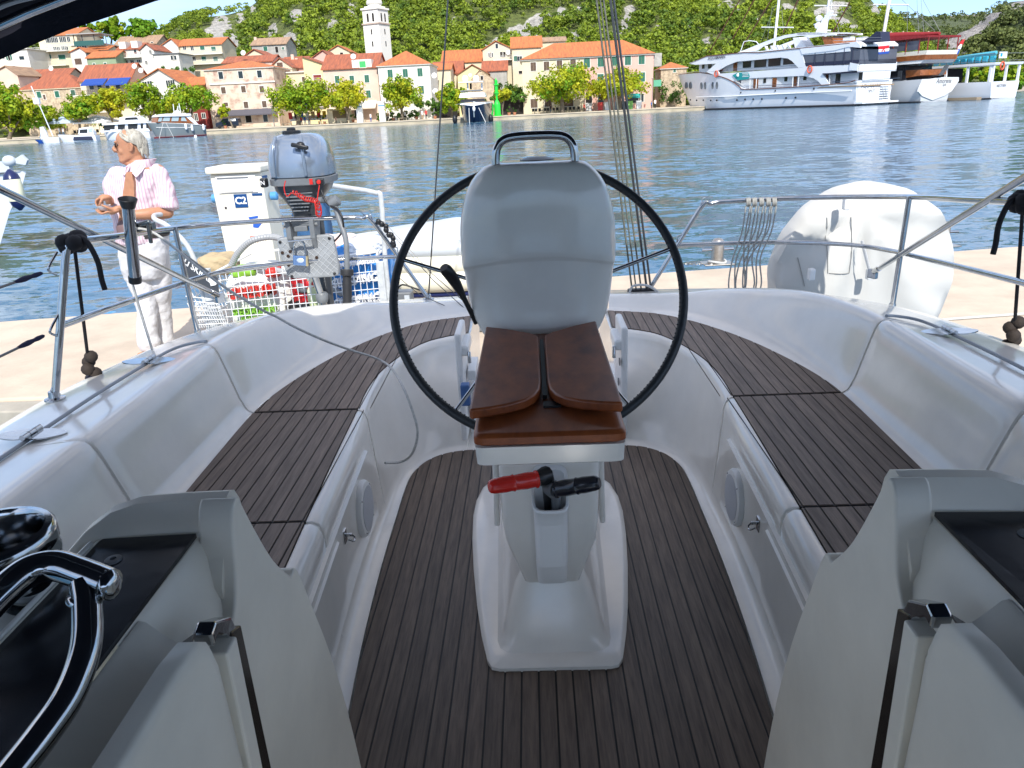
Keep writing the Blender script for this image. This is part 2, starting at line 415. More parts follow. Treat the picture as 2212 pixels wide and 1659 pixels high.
# foot: flared hollow body rising from the flange to the column
def rect(hw0, hw1, y0, y1, z0, z1=None, n=3, r=.25):
    # rounded trapezoid ring: front half width hw0 at y0 (height z0), back hw1 at y1 (z1)
    z1 = z0 if z1 is None else z1; out = []
    cs = [(-hw0, y0, z0), (hw0, y0, z0), (hw1, y1, z1), (-hw1, y1, z1)]
    for i in range(4):
        a = V(cs[i-1]); b = V(cs[i]); c = V(cs[(i+1) % 4]); l = min((a-b).length, (c-b).length)*r
        p = b+(a-b).normalized()*l; q = b+(c-b).normalized()*l
        for k in range(n+1):
            t = k/n; out.append((p*(1-t)**2+b*2*t*(1-t)+q*t*t))
    return out
mb.rings([rect(.165, .20, 1.80, 2.86, .032, r=.18), rect(.150, .185, 1.812, 2.80, .045, r=.18), rect(.145, .17, 1.835, 2.74, .075, r=.16), rect(.108, .15, 1.875, 2.7, .20, r=.16), rect(.082, .15, 1.895, 2.66, .255, r=.16), rect(.10, .15, 1.91, 2.6, .30, r=.16)])
ped = mb.build('pedestal_foot', GEL, boat, smooth=35)
mb = MB()
mb.rings([rect(.072, .12, 1.885, 2.48, .215, r=.12), rect(.078, .13, 1.872, 2.48, .222, r=.12), rect(.124, .14, 1.842, 2.48, .37, r=.10), rect(.130, .145, 1.83, 2.48, .44, r=.10), rect(.136, .15, 1.80, 2.46, .80, r=.10)])
pc = mb.build('pedestal_column', GEL, boat, smooth=35)
for sx in (1, -1):
    MB().prism([V((.136*sx, 1.95, .80)), V((.136*sx, 2.3, .80)), V((.150*sx, 2.3, .30)), V((.150*sx, 2.02, .32))][::sx], (.016*sx, 0, 0)).build('pedestal_rib', GEL, boat, bevel=.006)
# pocket for the winch handles
mb = MB(); fy = lambda z: 1.80-(z-.5)*.14
def pring(hw, z, out_, back=.02, r=.3): return rect(hw, hw, fy(z)-out_, fy(z)+back, z, r=r)
mb.rings([pring(.034, .262, .012), pring(.040, .268, .035), pring(.0425, .34, .055), pring(.043, .50, .072), rect(.044, .044, 1.722, 1.815, .520, .60, r=.3), rect(.0475, .0475, 1.716, 1.818, .530, .612, r=.3), rect(.047, .047, 1.7185, 1.816, .536, .618, r=.3), rect(.0405, .0405, 1.727, 1.80, .534, .612, r=.3), rect(.039, .039, 1.731, 1.795, .50, .52, r=.3), rect(.038, .038, 1.736, 1.79, .36, .36, r=.3)], cap=False)
po = mb.build('handle_pocket', WHITEP, boat, smooth=45)
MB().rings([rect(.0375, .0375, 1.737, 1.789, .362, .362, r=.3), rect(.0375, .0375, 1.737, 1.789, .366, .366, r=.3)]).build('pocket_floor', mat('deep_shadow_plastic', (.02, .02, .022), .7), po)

# instrument pod
ws = [(.80, .165, 2.29, .10), (.83, .182, 2.268, .14), (.86, .198, 2.256, .17), (.90, .214, 2.264, .19), (.94, .222, 2.268, .20), (1.04, .233, 2.264, .205), (1.072, .2355, 2.262, .207), (1.080, .236, 2.2535, .207), (1.092, .2365, 2.250, .207), (1.14, .237, 2.250, .205), (1.20, .230, 2.252, .20), (1.26, .214, 2.256, .19), (1.30, .193, 2.262, .18), (1.328, .166, 2.270, .17), (1.342, .146, 2.283, .155), (1.348, .128, 2.300, .13)]
mb = MB(); rg = []
for z, hw, yf, dp in ws:
    ring = []
    for k in range(40):
        a = 2*pi*k/40; c, s_ = math.cos(a), math.sin(a); n_ = 3.4
        x = hw*abs(c)**(2/n_)*(1 if c > 0 else -1); yy = abs(s_)**(2/n_)*(1 if s_ > 0 else -1)
        y = yf+dp/2+yy*dp/2+.02*(x/hw)**2*(1 if yy < 0 else 0)
        zz = z
        if s_ < 0 and 1.05 < z < 1.12: zz = z-.035*(x/.23)**2
        ring.append(V((x-.006, y, zz)))
    rg.append(ring)
mb.rings(rg); pod = mb.build('instrument_pod', GEL, boat, smooth=28, sub=1)
mb = MB()
hp = [V((-.122, 2.335, 1.30)), V((-.121, 2.335, 1.365)), V((-.112, 2.335, 1.395)), V((-.092, 2.335, 1.412)), V((-.06, 2.335, 1.418)), V((-.006, 2.335, 1.4195)), V((.048, 2.335, 1.418)), V((.080, 2.335, 1.412)), V((.100, 2.335, 1.395)), V((.109, 2.335, 1.365)), V((.110, 2.335, 1.30))]
mb.tube(catmull(hp, 5), .0125, 14); mb.build('pod_grab_rail', STEEL, pod, smooth=60)
mb = MB().lathe([(.052, 0), (.052, .006), (.03, .012), (.0, .014)], (0, 2.40, 1.343), 20); mb.build('compass_cover', BLACKP, pod, smooth=40)
# steering wheel
tilt = Matrix.Rotation(R(-33), 3, 'X'); wc = V((-.012, 2.43, .925))
rim = [wc+tilt @ V((.467*math.cos(a), 0, .467*math.sin(a))) for a in [2*pi*k/96 for k in range(96)]]
wh = MB().tube(rim, .0145, 12, closed=True).build('steering_wheel', LEATHER, boat, smooth=60)
st_ = MB()
for k in range(96):
    a = 2*pi*(k+.5)/96
    for q in range(2):
        aa = a+q*pi/96; c = wc+tilt @ V(((.467-.0137)*math.cos(aa), -.006, (.467-.0137)*math.sin(aa)))
        st_.box(c, (.004, .004, .003), M=tilt @ Matrix.Rotation(-aa, 3, 'Y'))
so2 = st_.build('rim_stitching', mat('stitch_thread', (.03, .03, .035), .8), wh); so2['kind'] = 'stuff'
for a in (90, 18, 162, -54, -126):
    a = R(a); p = wc+tilt @ V((.462*math.cos(a), 0, .462*math.sin(a))); q = wc+tilt @ V((.06*math.cos(a), .035, .06*math.sin(a)))
    MB().tube([q, p], .0065, 10).build('spoke', STEEL, wh, smooth=60)
MB().lathe([(.02, -.06), (.07, -.02), (.07, .02), (.03, .05)], wc+V((0, .02, 0)), 20, tilt @ Matrix.Rotation(R(-90), 3, 'X')).build('hub', STEEL, wh, smooth=40)
# throttle lever on the left of the pedestal
mb = MB(); lv = [V((-.21, 2.36, .86)), V((-.235, 2.32, .94)), V((-.262, 2.27, 1.02)), V((-.285, 2.24, 1.065))]
mb.tube(catmull(lv, 4), [.008]*5+[.010, .013, .016, .018, .019, .019, .019, .014], 10); mb.build('throttle_lever', BLACKP, boat, smooth=60)
# table with folded leaves
mb = MB(); mb.rings([rect(.152, .150, 1.520, 2.24, .765, r=.04), rect(.160, .158, 1.508, 2.25, .772, r=.05), rect(.162, .160, 1.503, 2.25, .815, r=.05)])
mb.build('table_tray', GEL, boat, smooth=35)
tb = MB(); ringT = lambda d, z: rect(.164-d, .162-d, 1.500+d, 2.255, z, n=5, r=.07)
tb.rings([ringT(.008, .817), ringT(.0, .823), ringT(0, .838), ringT(.006, .845), ringT(.012, .846)])
tbo = tb.build('cockpit_table', MAHOG, boat, smooth=40)
def leaf(side, tw):
    c = [(.0085, 2.13), (.0085, 1.745), (.012, 1.695), (.024, 1.655), (.045, 1.625), (.078, 1.600), (.12, 1.580), (.166, 1.566), (.168, 1.572), (.166, 2.246), (.10, 2.215), (.03, 2.165)]
    pl = [V((x*side-.006, y, .852+(x)*tw)) for x, y in c]
    return MB().prism(pl if side > 0 else pl[::-1], (0, 0, .024)).build('table_leaf', MAHOG, tbo, smooth=30, bevel=.005, seg=3)
leaf(-1, .02); leaf(1, .05)
MB().box((-.006, 1.93, .852), (.010, .46, .010)).build('hinge_strip', BLACKP, tbo)
MB().box((.010, 1.66, .848), (.04, .03, .006)).build('table_catch', BLACKP, tbo)

# gate fittings seen beside the pod
for side in (-1, 1):
    b = MB().box((.372*side, 3.42, .30), (.03, .26, .52)); b.box((.352*side, 3.40, .475), (.05, .20, .05)); b.build('gate_panel', WHITEP, boat, bevel=.012, seg=3)
    MB().tube([V((.335*side, 3.33, .46)), V((.325*side, 3.30, .47)), V((.325*side, 3.30, .42))], .008, 8).build('gate_hook', STEEL, boat, smooth=60)
for k in range(3): MB().lathe([(.018, 0), (.018, .004), (0, .006)], (.352, 3.30+.04*k, .40-.11*k), 14, Matrix.Rotation(R(-90), 3, 'Y')).build('shower_knob', GREYP, boat, smooth=40)
MB().box((-.345, 3.22, .30), (.04, .05, .10)).build('shower_box', mat('blue_plastic', (.05, .12, .30), .4), boat, bevel=.006)
for k in range(4): MB().box((-.33+.0*k, 3.52, .05+.09*k), (.04, .22, .05)).build('gate_louvre', WHITEP, boat, bevel=.006)
MB().prism([V((-.30, 3.9, .02)), V((-.10, 3.9, .02)), V((-.10, 4.2, .02)), V((-.30, 4.2, .02))], (0, 0, .03)).build('transom_step', MAHOG, boat, bevel=.006)
for k in range(5): MB().box((-.22+.1*k, 4.05, .062), (.08, .5, .012)).build('step_slat', MAHOG, boat)

# ---- companionway sides (near the lens)
for side in (-1, 1):
    mb = MB()
    ed = [(.52, .858), (.70, .860), (.775, .868), (.825, .895), (.852, .935), (.866, .985), (.877, 1.018), (.893, 1.032), (.908, 1.020), (.925, .985), (.965, .91), (.995, .865), (1.03, .825), (1.043, .812), (1.058, .816), (1.075, .800), (1.11, .715), (1.17, .56), (1.22, .38), (1.26, .16), (1.28, -.04)]
    pl = [V((.424*side, y, z)) for y, z in [(q.x, q.y) for q in catmull([V((a, b, 0)) for a, b in ed], 3)]]+[V((.424*side, .50, -.04)), ]
    MB().prism(pl[::-side], (.047*side, 0, 0)).build('companionway_cheek', CREAM, boat, smooth=30, bevel=.010, seg=4)
    # rounded cap running outboard across the aft end of the coachroof
    rg = []
    for x, dy, dz in ((.440, 0, 0), (.50, 0, -.001), (.56, -.002, -.003), (.592, -.012, -.010), (.618, -.032, -.026), (.645, -.062, -.055), (.70, -.10, -.12), (.80, -.12, -.22), (.95, -.12, -.32)):
        rg.append([V((x*side, y+dy, z+dz)) for y, z in ((.84, .93), (.872, .982), (.880, .997), (.889, 1.018), (.900, 1.029), (.915, 1.032), (.930, 1.026), (.941, 1.008), (.947, .98), (.95, .9), (.95, .4), (.84, .4))])
    mb.rings(rg if side > 0 else [r[::-1] for r in rg], cap=True)
    # cove between the black panel and the companionway, then the slide rail
    rg = []
    for y, zd in ((.700, -.004), (.66, -.004), (.5, -.006), (.0, -.01), (-.3, -.01)):
        k_ = max(0, min(1, (y-.66)/.14))
        rg.append([V((x*side, y, z+zd)) for x, z in ((.392, .80), (.392, .93-.05*k_), (.402, .952-.06*k_), (.420, .962-.05*k_), (.445, .976-.02*k_), (.462, .988), (.470, .990), (.474, .986), (.474, .80))])
    rg = rg[::-1]; mb.rings(rg if side > 0 else [r[::-1] for r in rg], cap=True)
    rg = [[V((x*side, y, z)) for x, z in ((.428, .70), (.428, .855), (.434, .880), (.446, .920), (.458, .955), (.467, .980), (.4735, .987), (.4735, .70))] for y in (.66, .80, .886)]
    mb.rings(rg if side > 0 else [r[::-1] for r in rg], cap=True)
    mb.build('companionway_side', CREAM, boat, smooth=32)
    mb = MB(); rg = []
    for x, i_ in ((.399, 0), (.381, 0), (.376, .004), (.374, .014)): rg.append([V((x*side, y-i_*(1 if y > .3 else 0), z-i_*(1 if z > .8 else 0))) for y, z in ((-.2, .3), (-.2, 1.0), (.60, 1.006), (.644, 1.000), (.664, .984), (.674, .952), (.690, .60), (.70, .3))])
    mb.rings(rg if side < 0 else [r[::-1] for r in rg]); mb.build('companionway_plate', CREAM, boat, smooth=50)
    mb = MB().box((.392*side, .716, .61), (.026, .030, .66)); mb.build('slot_face', CREAM, boat, bevel=.003)
    mb = MB(); mb.prism([V((.386*side, .688, .974)), V((.386*side, .704, .980)), V((.386*side, .742, .958)), V((.386*side, .752, .93)), V((.386*side, .738, .93)), V((.386*side, .704, .962)), V((.386*side, .690, .957))][::side], (.022*side, 0, 0)); mb.build('channel_cap', STEEL, boat, bevel=.003)
    mb = MB(); mb.prism([V((.384*side, .731, .945)), V((.384*side, .757, .935)), V((.384*side, .775, .3)), V((.384*side, .744, .3))][::side], (.02*side, 0, 0)); mb.build('washboard_channel', mat('dark_steel', (.10, .085, .07), .2, .9), boat, bevel=.002)
    MB().tube([V((.3835*side, .729, .935)), V((.3835*side, .742, .3))], .0018, 6).build('channel_lip', STEEL, boat)
    mb = MB(); mb.prism([V((.473*side, -.3, .978)), V((.473*side, .868, .990)), V((.598*side, .868, .986)), V((.612*side, .80, .984)), V((.630*side, -.3, .968))][::side], (0, 0, .006))
    pn = mb.build('cabin_window_panel', mat('smoked_acrylic', (.010, .011, .016), .22, bump=(12, .08, .01)), boat)
    MB().lathe([(.011, 0), (.010, .0025), (.004, .003), (.004, .001), (0, .001)], (.556*side, .815, .992), 16).build('panel_screw', GREYP, pn, smooth=40)
    mb = MB(); mb.prism([V((.384*side, -.2, .986)), V((.384*side, .610, .993)), V((.392*side, .668, .990)), V((.412*side, .668, .976)), V((.412*side, -.2, .968))][::side], (0, 0, .003))
    mb.build('hatch_slide_strip', mat('bronze_strip', (.045, .026, .016), .3, .4, nz=(4, .5)), boat)
    mb = MB(); mb.prism([V((.600*side, -.3, .968)), V((.600*side, .866, .984)), V((.625*side, .86, .968)), V((.80*side, .80, .80)), V((1.0*side, .80, .70)), V((1.0*side, -.3, .72)), V((.66*side, -.3, .955))][::side], (0, 0, .010)); mb.build('coachroof', CREAM, boat, smooth=30)
    MB().tube([V((.603*side, -.3, .984)), V((.603*side, .85, .996))], .0035, 8).build('panel_edge', GEL, boat, smooth=60)
    MB().prism([V((.3735*side, .30, .80)), V((.3735*side, .44, .86)), V((.3735*side, .46, .84)), V((.3735*side, .46, .70))][::side], (-.006*side, 0, 0)).build('latch_plate', mat('satin_steel', (.4, .42, .46), .3, .8), boat, bevel=.002)
# sheet winch and curved handrail on the left
wc0 = atZ(-22, 1185, 1.05); wc0 = V((wc0.x, wc0.y, .93))
wn = MB().lathe([(.066, .0), (.070, .01), (.056, .03), (.054, .07), (.060, .085), (.068, .092), (.0705, .105), (.068, .114), (.071, .118), (.0705, .134), (.067, .138), (.060, .139), (.056, .132), (.056, .05)], wc0, 40, cap=False).build('sheet_winch', STEEL, boat, smooth=40)
MB().lathe([(.056, .06), (.0, .06)], wc0, 32).build('winch_well', BLACKP, wn, smooth=40)
Pq = [atZ(-60, 1345, 1.07), atZ(0, 1283, 1.075), atZ(60, 1235, 1.08), atZ(120, 1222, 1.08), atZ(180, 1240, 1.076), atZ(236, 1262, 1.072)]
mb = MB().tube(catmull(Pq, 6), .0160, 14); e_ = Pq[-1]
mb.ball(e_, (.010, .016, .016), 12, 6)
mb.tube(catmull([atZ(182, 1262, 1.072), atZ(188, 1310, 1.06), atZ(185, 1400, 1.04), atZ(150, 1500, 1.02), atZ(90, 1590, 1.01), atZ(20, 1680, 1.0)], 6), .0140, 14)
mb.lathe([(.014, 0), (.017, .003), (.017, .008), (.014, .011)], atZ(186, 1300, 1.060), 16)
mb.build('grab_rail', STEEL, boat, smooth=60)
# ---- pushpit rails (with their feet, fittings and bimini struts)
RT = .0125
def pushpit(side):
    s_ = side
    top = [V((1.62*s_, 2.35, .66)), V((1.517*s_, 2.42, 1.10)), V((1.507*s_, 2.44, 1.135)), V((1.51*s_, 2.50, 1.148)), V((1.60*s_, 2.95, 1.10)), V((1.70*s_, 3.5, 1.045)), V((1.69*s_, 3.80, 1.015)), V((1.58*s_, 4.05, .992)), V((1.35*s_, 4.25, .972)), V((1.05*s_, 4.34, .958)), V((.97*s_, 4.35, .950)), V((.905*s_, 4.355, .915)), V((.64*s_, 4.38, .47))]
    pts = []
    for i, p in enumerate(top[:-1]):
        pts.append(p)
    c = catmull(top, 5)
    # keep the first leg straight
    c = [top[0], top[0].lerp(top[1], .5)] + c[5:-5] + [top[-2].lerp(top[-1], .5), top[-1]]
    o = MB().tube(c, RT, 12).build('pushpit_rail', STEEL, boat, smooth=60)
    mid = [V((1.567*s_, 2.385, .895)), V((1.63*s_, 2.9, .845)), V((1.70*s_, 3.5, .785)), V((1.705*s_, 3.75, .765)), V((1.62*s_, 4.03, .75)), V((1.36*s_, 4.26, .735)), V((1.1*s_, 4.34, .728)), V((.80*s_, 4.365, .725))]
    MB().tube(catmull(mid, 5), .0115, 12).build('mid_rail', STEEL, o, smooth=60)
    MB().tube([V((1.70*s_, 3.62, 1.035)), V((1.69*s_, 3.63, .50))], RT, 12).build('stanchion', STEEL, o, smooth=60)
    for (x, y, z) in ((1.62, 2.35, .655), (1.69, 3.63, .505), (.64, 4.38, .465)):
        MB().lathe([(.032, 0), (.032, .006), (.018, .010), (.016, .03)], (x*s_, y, z), 16).build('base_flange', STEEL, o, smooth=40)
    # loops for the guard wires
    for z in (1.10, .90, .70):
        MB().tube(catmull([V(((1.762-.225*z)*s_, 2.385, z+.035)), V(((1.775-.225*z)*s_, 2.345, z-.005)), V(((1.78-.225*z)*s_, 2.352, z-.02)), V(((1.774-.225*z)*s_, 2.375, z-.035))], 3), .004, 6).build('wire_loop', STEEL, o, smooth=60)
    MB().tube([V((.95*s_, 4.345, .965)), V((.975*s_, 4.345, .985)), V((.925*s_, 4.345, .985)), V((.91*s_, 4.35, .94))], .004, 6).build('wire_loop', STEEL, o, smooth=60)
    MB().tube([V((.83*s_, 4.36, .79)), V((.79*s_, 4.36, .775)), V((.79*s_, 4.36, .735)), V((.80*s_, 4.36, .73))], .004, 6).build('wire_loop', STEEL, o, smooth=60)
    return o
pushL = pushpit(-1); pushR = pushpit(1)
# bimini: canopy, hem, frame tubes and struts
def bim(x, y):   # roof height
    return 1.98-(.225*abs(x/1.45)**2.2 if x < 0 else .09*abs(x/1.8)**2.2)-.02*((y-.9)/1.6)**2
def yend(x): return 2.2+.95*max(0, 1-(abs(x)/.85)**2.5) if x < 0 else 2.8+.38*min(1, x)  # unseen right and aft extent is stretched to shade the stern and round cover
XR = 1.78
mb = MB(); nx, ny = 28, 14
def brow(yy_, dz=0, fac=1):
    row = []
    for i in range(nx+1):
        x = -1.45+(1.45+XR)*i/nx; y = -1.6+(yend(x)+1.6)*(yy_+1.6)/4.1
        row.append(V((x, y, bim(x, y)+dz+.006*math.sin(x*9+y*4)*math.sin(y*5))))
    return row
ys = [-1.6+4.1*j/ny for j in range(ny+1)]
mb.grid([brow(y) for y in ys]); mb.grid([brow(y, .008) for y in ys], flip=True)
bimo = mb.build('bimini_canopy', CLOTHN, boat, smooth=60)
for sx in (-1, 1):
    m_ = MB(); rows = []
    for j in range(0, 26):
        y = -1.6+3.81*j/25; ww = .012*math.sin(j*1.9)
        e_ = 1.45 if sx < 0 else XR; hd = 1 if sx < 0 else .4; y = y if sx < 0 else -1.6+4.78*j/25
        rows.append([V((e_*sx, y, bim(e_*sx, y)+.004)), V(((e_+.025+ww)*sx, y, bim(e_*sx, y)-.03*hd)), V(((e_+.028-ww)*sx, y, bim(e_*sx, y)-.075*hd))])
    m_.grid(rows); m_.build('side_valance', CLOTHN, bimo, smooth=60)
m_ = MB(); rows = []
for i in range(0, 41):
    x = -1.45+(1.45+XR)*i/40; y = yend(x); z = bim(x, y)
    rows.append([V((x*1.012, y, z+.008)), V((x*1.015, y+.022+.004*math.sin(i*2), z-.02)), V((x*1.02, y+.015+.006*math.sin(i*1.7), z-(.075 if x < -.6 else .035)))])
m_.grid(rows); m_.build('rear_hem', CLOTHN, bimo, smooth=60)
m_ = MB().tube([V((x, yend(x)-.14, bim(x, 2.1)-.012+.006*math.sin(x*23))) for x in [-1.43+.8*i/40 for i in range(41)]], .006, 6)
m_.build('piping', mat('grey_piping', (.42, .44, .46), .7), bimo, smooth=60)
for y in (-.4, 1.0, 2.12):
    P = [V((x, y, bim(x, y)-.022)) for x in [-1.43+(1.43+XR)*i/20 for i in range(21)]]
    MB().tube(P, .0125, 10).build('canopy_bow', STEEL, bimo, smooth=60)
for sx in (-1, 1):
    a, q_ = (atY(474, 640, 3.95), atY(0, 408, 2.35)) if sx < 0 else (atY(1886, 588, 4.0), atY(2212, 384, 2.5)); b = a+(q_-a)*1.35
    st2 = MB().tube([a+(b-a)*.03, b], .0125, 12).build('canopy_strut', STEEL, boat, smooth=60)
    MB().tube([a+(b-a)*.012, a+(b-a)*.05], .0152, 12).build('strut_socket', STEEL, st2, smooth=60)
    m_ = MB().box(a+V((0, 0, -.008)), (.026, .05, .05), rz=.5*sx); m_.build('jaw_slide', STEEL, st2, bevel=.005)
# unseen sprayhood, added behind the lens to block light from ahead
def hood(y, x0, x1, z0, n=12): return [[V((x0+(x1-x0)*i/n, y+(.05*math.sin(pi*i/n)), z0+(1.32-z0)*j/4)) for i in range(n+1)] for j in range(5)]
MB().grid(hood(-.95, -1.15, 1.15, .96)).build('added_hood_front', mat('beige_bounce_lining', (.62, .55, .44), .9), boat, smooth=60)  # pale lining chosen to bounce warm light into the cockpit
for sx in (-1, 1): MB().grid([[V((1.15*sx, -.95+.12*i, .90+.11*j)) for i in range(8)] for j in range(5)]).build('added_hood_side', MATS['beige_bounce_lining'], boat, smooth=60)
MB().box((0, -.35, .93), (1.6, 1.1, .03)).build('companion_hatch', CREAM, boat, bevel=.01)
# split backstay, tackle lines and guard wires
def wire(name, pts, r, m, parent=boat, n=6): return MB().tube(pts, r, n).build(name, m, parent, smooth=60)
WIRE = mat('dark_wire', (.10, .10, .10), .35, .8)
lb = atY(925, 652, 4.38); lt_ = atY(968, -5, 4.22); d = (lt_-lb)
wire('backstay', [lb, lb+d*1.9], .0042, WIRE)
ROPEG = mat('grey_green_rope', (.16, .165, .13), .8, nz=(70, .5), bump=(160, .5, .002))
for (x0, x1, r) in ((1366, 1288, .0052), (1375, 1296, .0042), (1386, 1303, .0050), (1398, 1318, .0070), (1407, 1325, .0060)):
    b = atY(x0, 632, 4.36); t = atY(x1, -5, 4.22); d = t-b
    wire('backstay_tackle', [b, b+d*1.9], r, ROPEG if r < .006 else WIRE)
m_ = MB().box(atY(1385, 632, 4.36), (.16, .05, .05)); m_.build('tackle_block', BLACKP, boat, bevel=.012)
m_ = MB(); c = atY(1378, 628, 4.30)
m_.tube(catmull([c+V((-.05, 0, -.02)), c+V((-.03, -.01, .03)), c+V((.04, -.02, .035)), c+V((.09, -.02, .01)), c+V((.12, -.03, -.02))], 4), .007, 8); m_.build('tackle_tail', ROPEW, boat, smooth=60)
for sx in (-1, 1):
    for z in (1.095, .895):
        a = V(((1.79-.225*z)*sx, 2.33, z-.015)); b = V((1.66*sx, -1.5, z-.02))
        wire('guard_wire', [a, a.lerp(b, .5)+V((0, 0, -.01)), b], .004, WIRE)
        u = (b-a).normalized()
        wire('wire_lashing', [a+u*.005, a+u*.03, a+u*.05, a+u*.08, a+u*.10, a+u*.13], [.006, .008, .006, .009, .008, .004], mat('navy_lashing', (.01, .012, .05), .8, bump=(90, .6, .003)), n=8)
for k, (x0, y0, x1, y1) in enumerate(((828, 478, 1035, 680), (842, 500, 1030, 690), (850, 590, 960, 660))):
    a = atY(x0, y0, 4.36); b = atY(x1, y1, 4.15)
    wire('gate_line', [a, a.lerp(b, .5)+V((0, 0, -.03)), b], .0022, WIRE)
m_ = MB()
for k in range(9):
    c = atY(822+k*4.0, 478+k*6.5, 4.35); m_.ball(c+V((random.uniform(-.012, .012), 0, random.uniform(-.01, .01))), (.016, .012, .018), 8, 5)
m_.build('gate_shackles', BLACKP, boat, smooth=60)

# ================================================================ things on the boat
# winch handles in the pocket
def winch_handle(col, lab, p0, p1, mname):
    o = thing('winch_handle', lab, 'winch handle', p0, 'winch handles in the pedestal pocket'); d = (p1-p0); L = d.length; q = d.to_track_quat('Z', 'Y').to_matrix()
    m = mat(mname, col, .25, coat=.3)
    prof = [(.012, 0), (.016, .004), (.0185, .012), (.0205, .04), (.0195, L*.45), (.0215, L*.5), (.0195, L*.53), (.021, L*.75), (.0195, L*.93), (.0225, L*.96), (.0225, L*.985), (.010, L)]
    MB().lathe(prof, p0, 20, q).build('grip', m, o, smooth=35)
    return o
hr_ = winch_handle((.55, .020, .014), 'red gripped winch handle pointing left out of the pedestal pocket', V((-.148, 1.66, .640)), V((-.030, 1.705, .635)), 'red_plastic')
MB().tube([V((-.030, 1.705, .635)), V((-.012, 1.712, .640)), V((-.004, 1.74, .61)), V((-.006, 1.768, .52)), V((-.008, 1.768, .42))], [.020, .024, .017, .010, .010], 12).build('crank_arm', BLACKP, hr_, smooth=60)
hb_ = winch_handle((.008, .010, .018), 'black gripped winch handle pointing right out of the pedestal pocket', V((.118, 1.655, .646)), V((.012, 1.690, .612)), 'black_rubber')
MB().tube([V((.012, 1.690, .612)), V((.002, 1.70, .61)), V((.014, 1.748, .56)), V((.018, 1.764, .42))], [.018, .020, .012, .010], 12).build('crank_arm', GREYP, hb_, smooth=60)

# outboard motor on its bracket
om = thing('outboard_motor', 'silver outboard motor with red kill cord clamped to the port stern rail bracket', 'outboard motor', (-1.30, 4.40, .95))
SILV = mat('silver_cowling', (.24, .29, .36), .22, .55, coat=.6, nz=(5, .15))
def om_ring(z, hw, y0, y1, n_=3.0, cx=-1.300, k=32):
    out = []
    for i in range(k):
        a = 2*pi*i/k; c, s_ = math.cos(a), math.sin(a)
        out.append(V((cx+hw*abs(c)**(2/n_)*(1 if c > 0 else -1), (y0+y1)/2+(y1-y0)/2*abs(s_)**(2/n_)*(1 if s_ > 0 else -1), z)))
    return out
mb = MB(); mb.rings([om_ring(1.182, .150, 4.28, 4.66), om_ring(1.192, .168, 4.265, 4.68), om_ring(1.24, .171, 4.265, 4.68), om_ring(1.30, .165, 4.275, 4.67), om_ring(1.35, .150, 4.29, 4.65), om_ring(1.385, .128, 4.31, 4.62), om_ring(1.405, .105, 4.33, 4.59), om_ring(1.415, .075, 4.36, 4.55)])
cow = mb.build('cowling', SILV, om, smooth=50)
for sx in (-1, 1):
    MB().tube(catmull([V((-1.315+.085*sx, 4.262, 1.20)), V((-1.315+.083*sx, 4.264, 1.28)), V((-1.315+.078*sx, 4.278, 1.35)), V((-1.315+.07*sx, 4.318, 1.402))], 4), .009, 8).build('cowling_ridge', SILV, cow, smooth=60)
MB().rings([om_ring(1.145, .160, 4.275, 4.67), om_ring(1.15, .172, 4.262, 4.685), om_ring(1.182, .174, 4.26, 4.69), om_ring(1.186, .165, 4.27, 4.68)]).build('cowling_base', GREYP, om, smooth=35)
mb = MB(); pr = []
for i in range(28): pr.append(i)
rg = []
for z, r in ((1.392, .044), (1.40, .048), (1.428, .048), (1.432, .042)):
    rg.append([V((-1.318+(r+.002*(i % 2))*math.cos(2*pi*i/28), 4.40+(r+.002*(i % 2))*math.sin(2*pi*i/28), z)) for i in range(28)])
mb.rings(rg); mb.lathe([(.024, 1.432), (.024, 1.442), (.018, 1.446)], (-1.318, 4.40, 0), 16); mb.build('filler_cap', BLACKP, om, smooth=30)
c = V((-1.240, 4.272, 1.352)); Mh = Matrix.Rotation(R(14), 3, 'Y')
mb = MB().box(c+V((0, -.02, 0)), (.092, .022, .022), M=Mh).ball(c+V((0, -.004, .004)), (.026, .02, .020), 12, 6); mb.build('starter_handle', BLACKP, om, smooth=40, bevel=.006)
rg = [om_ring(1.148, .158, 4.30, 4.62), om_ring(1.115, .150, 4.31, 4.58), om_ring(1.075, .115, 4.32, 4.53), om_ring(1.02, .075, 4.335, 4.49), om_ring(.96, .060, 4.34, 4.47), om_ring(.93, .055, 4.35, 4.46)]
MB().rings(rg).build('motor_neck', mat('dark_grey_alloy', (.07, .078, .088), .35, .3), om, smooth=35)
for k in range(6):
    hw = .142-.0135*k; MB().box((-1.30, 4.325, 1.105-.019*k), (hw*1.1, .03, .006)).build('cooling_fin', GREYP, om)
mb = MB().box((-1.475, 4.30, 1.17), (.035, .05, .05)); mb.build('gear_knob', BLACKP, om, bevel=.008)
text_N = True
mb = MB().box((-1.158, 4.262, 1.165), (.045, .03, .035)); ks = mb.build('kill_switch', BLACKP, om, bevel=.006)
RED = mat('red_plastic2', (.50, .02, .015), .4)
MB().lathe([(.012, 0), (.011, .008), (0, .009)], (-1.160, 4.246, 1.165), 14, Matrix.Rotation(R(90), 3, 'X')).build('stop_button', RED, ks, smooth=40)
MB().box((-1.205, 4.256, 1.168), (.018, .004, .030)).build('red_badge', RED, om)
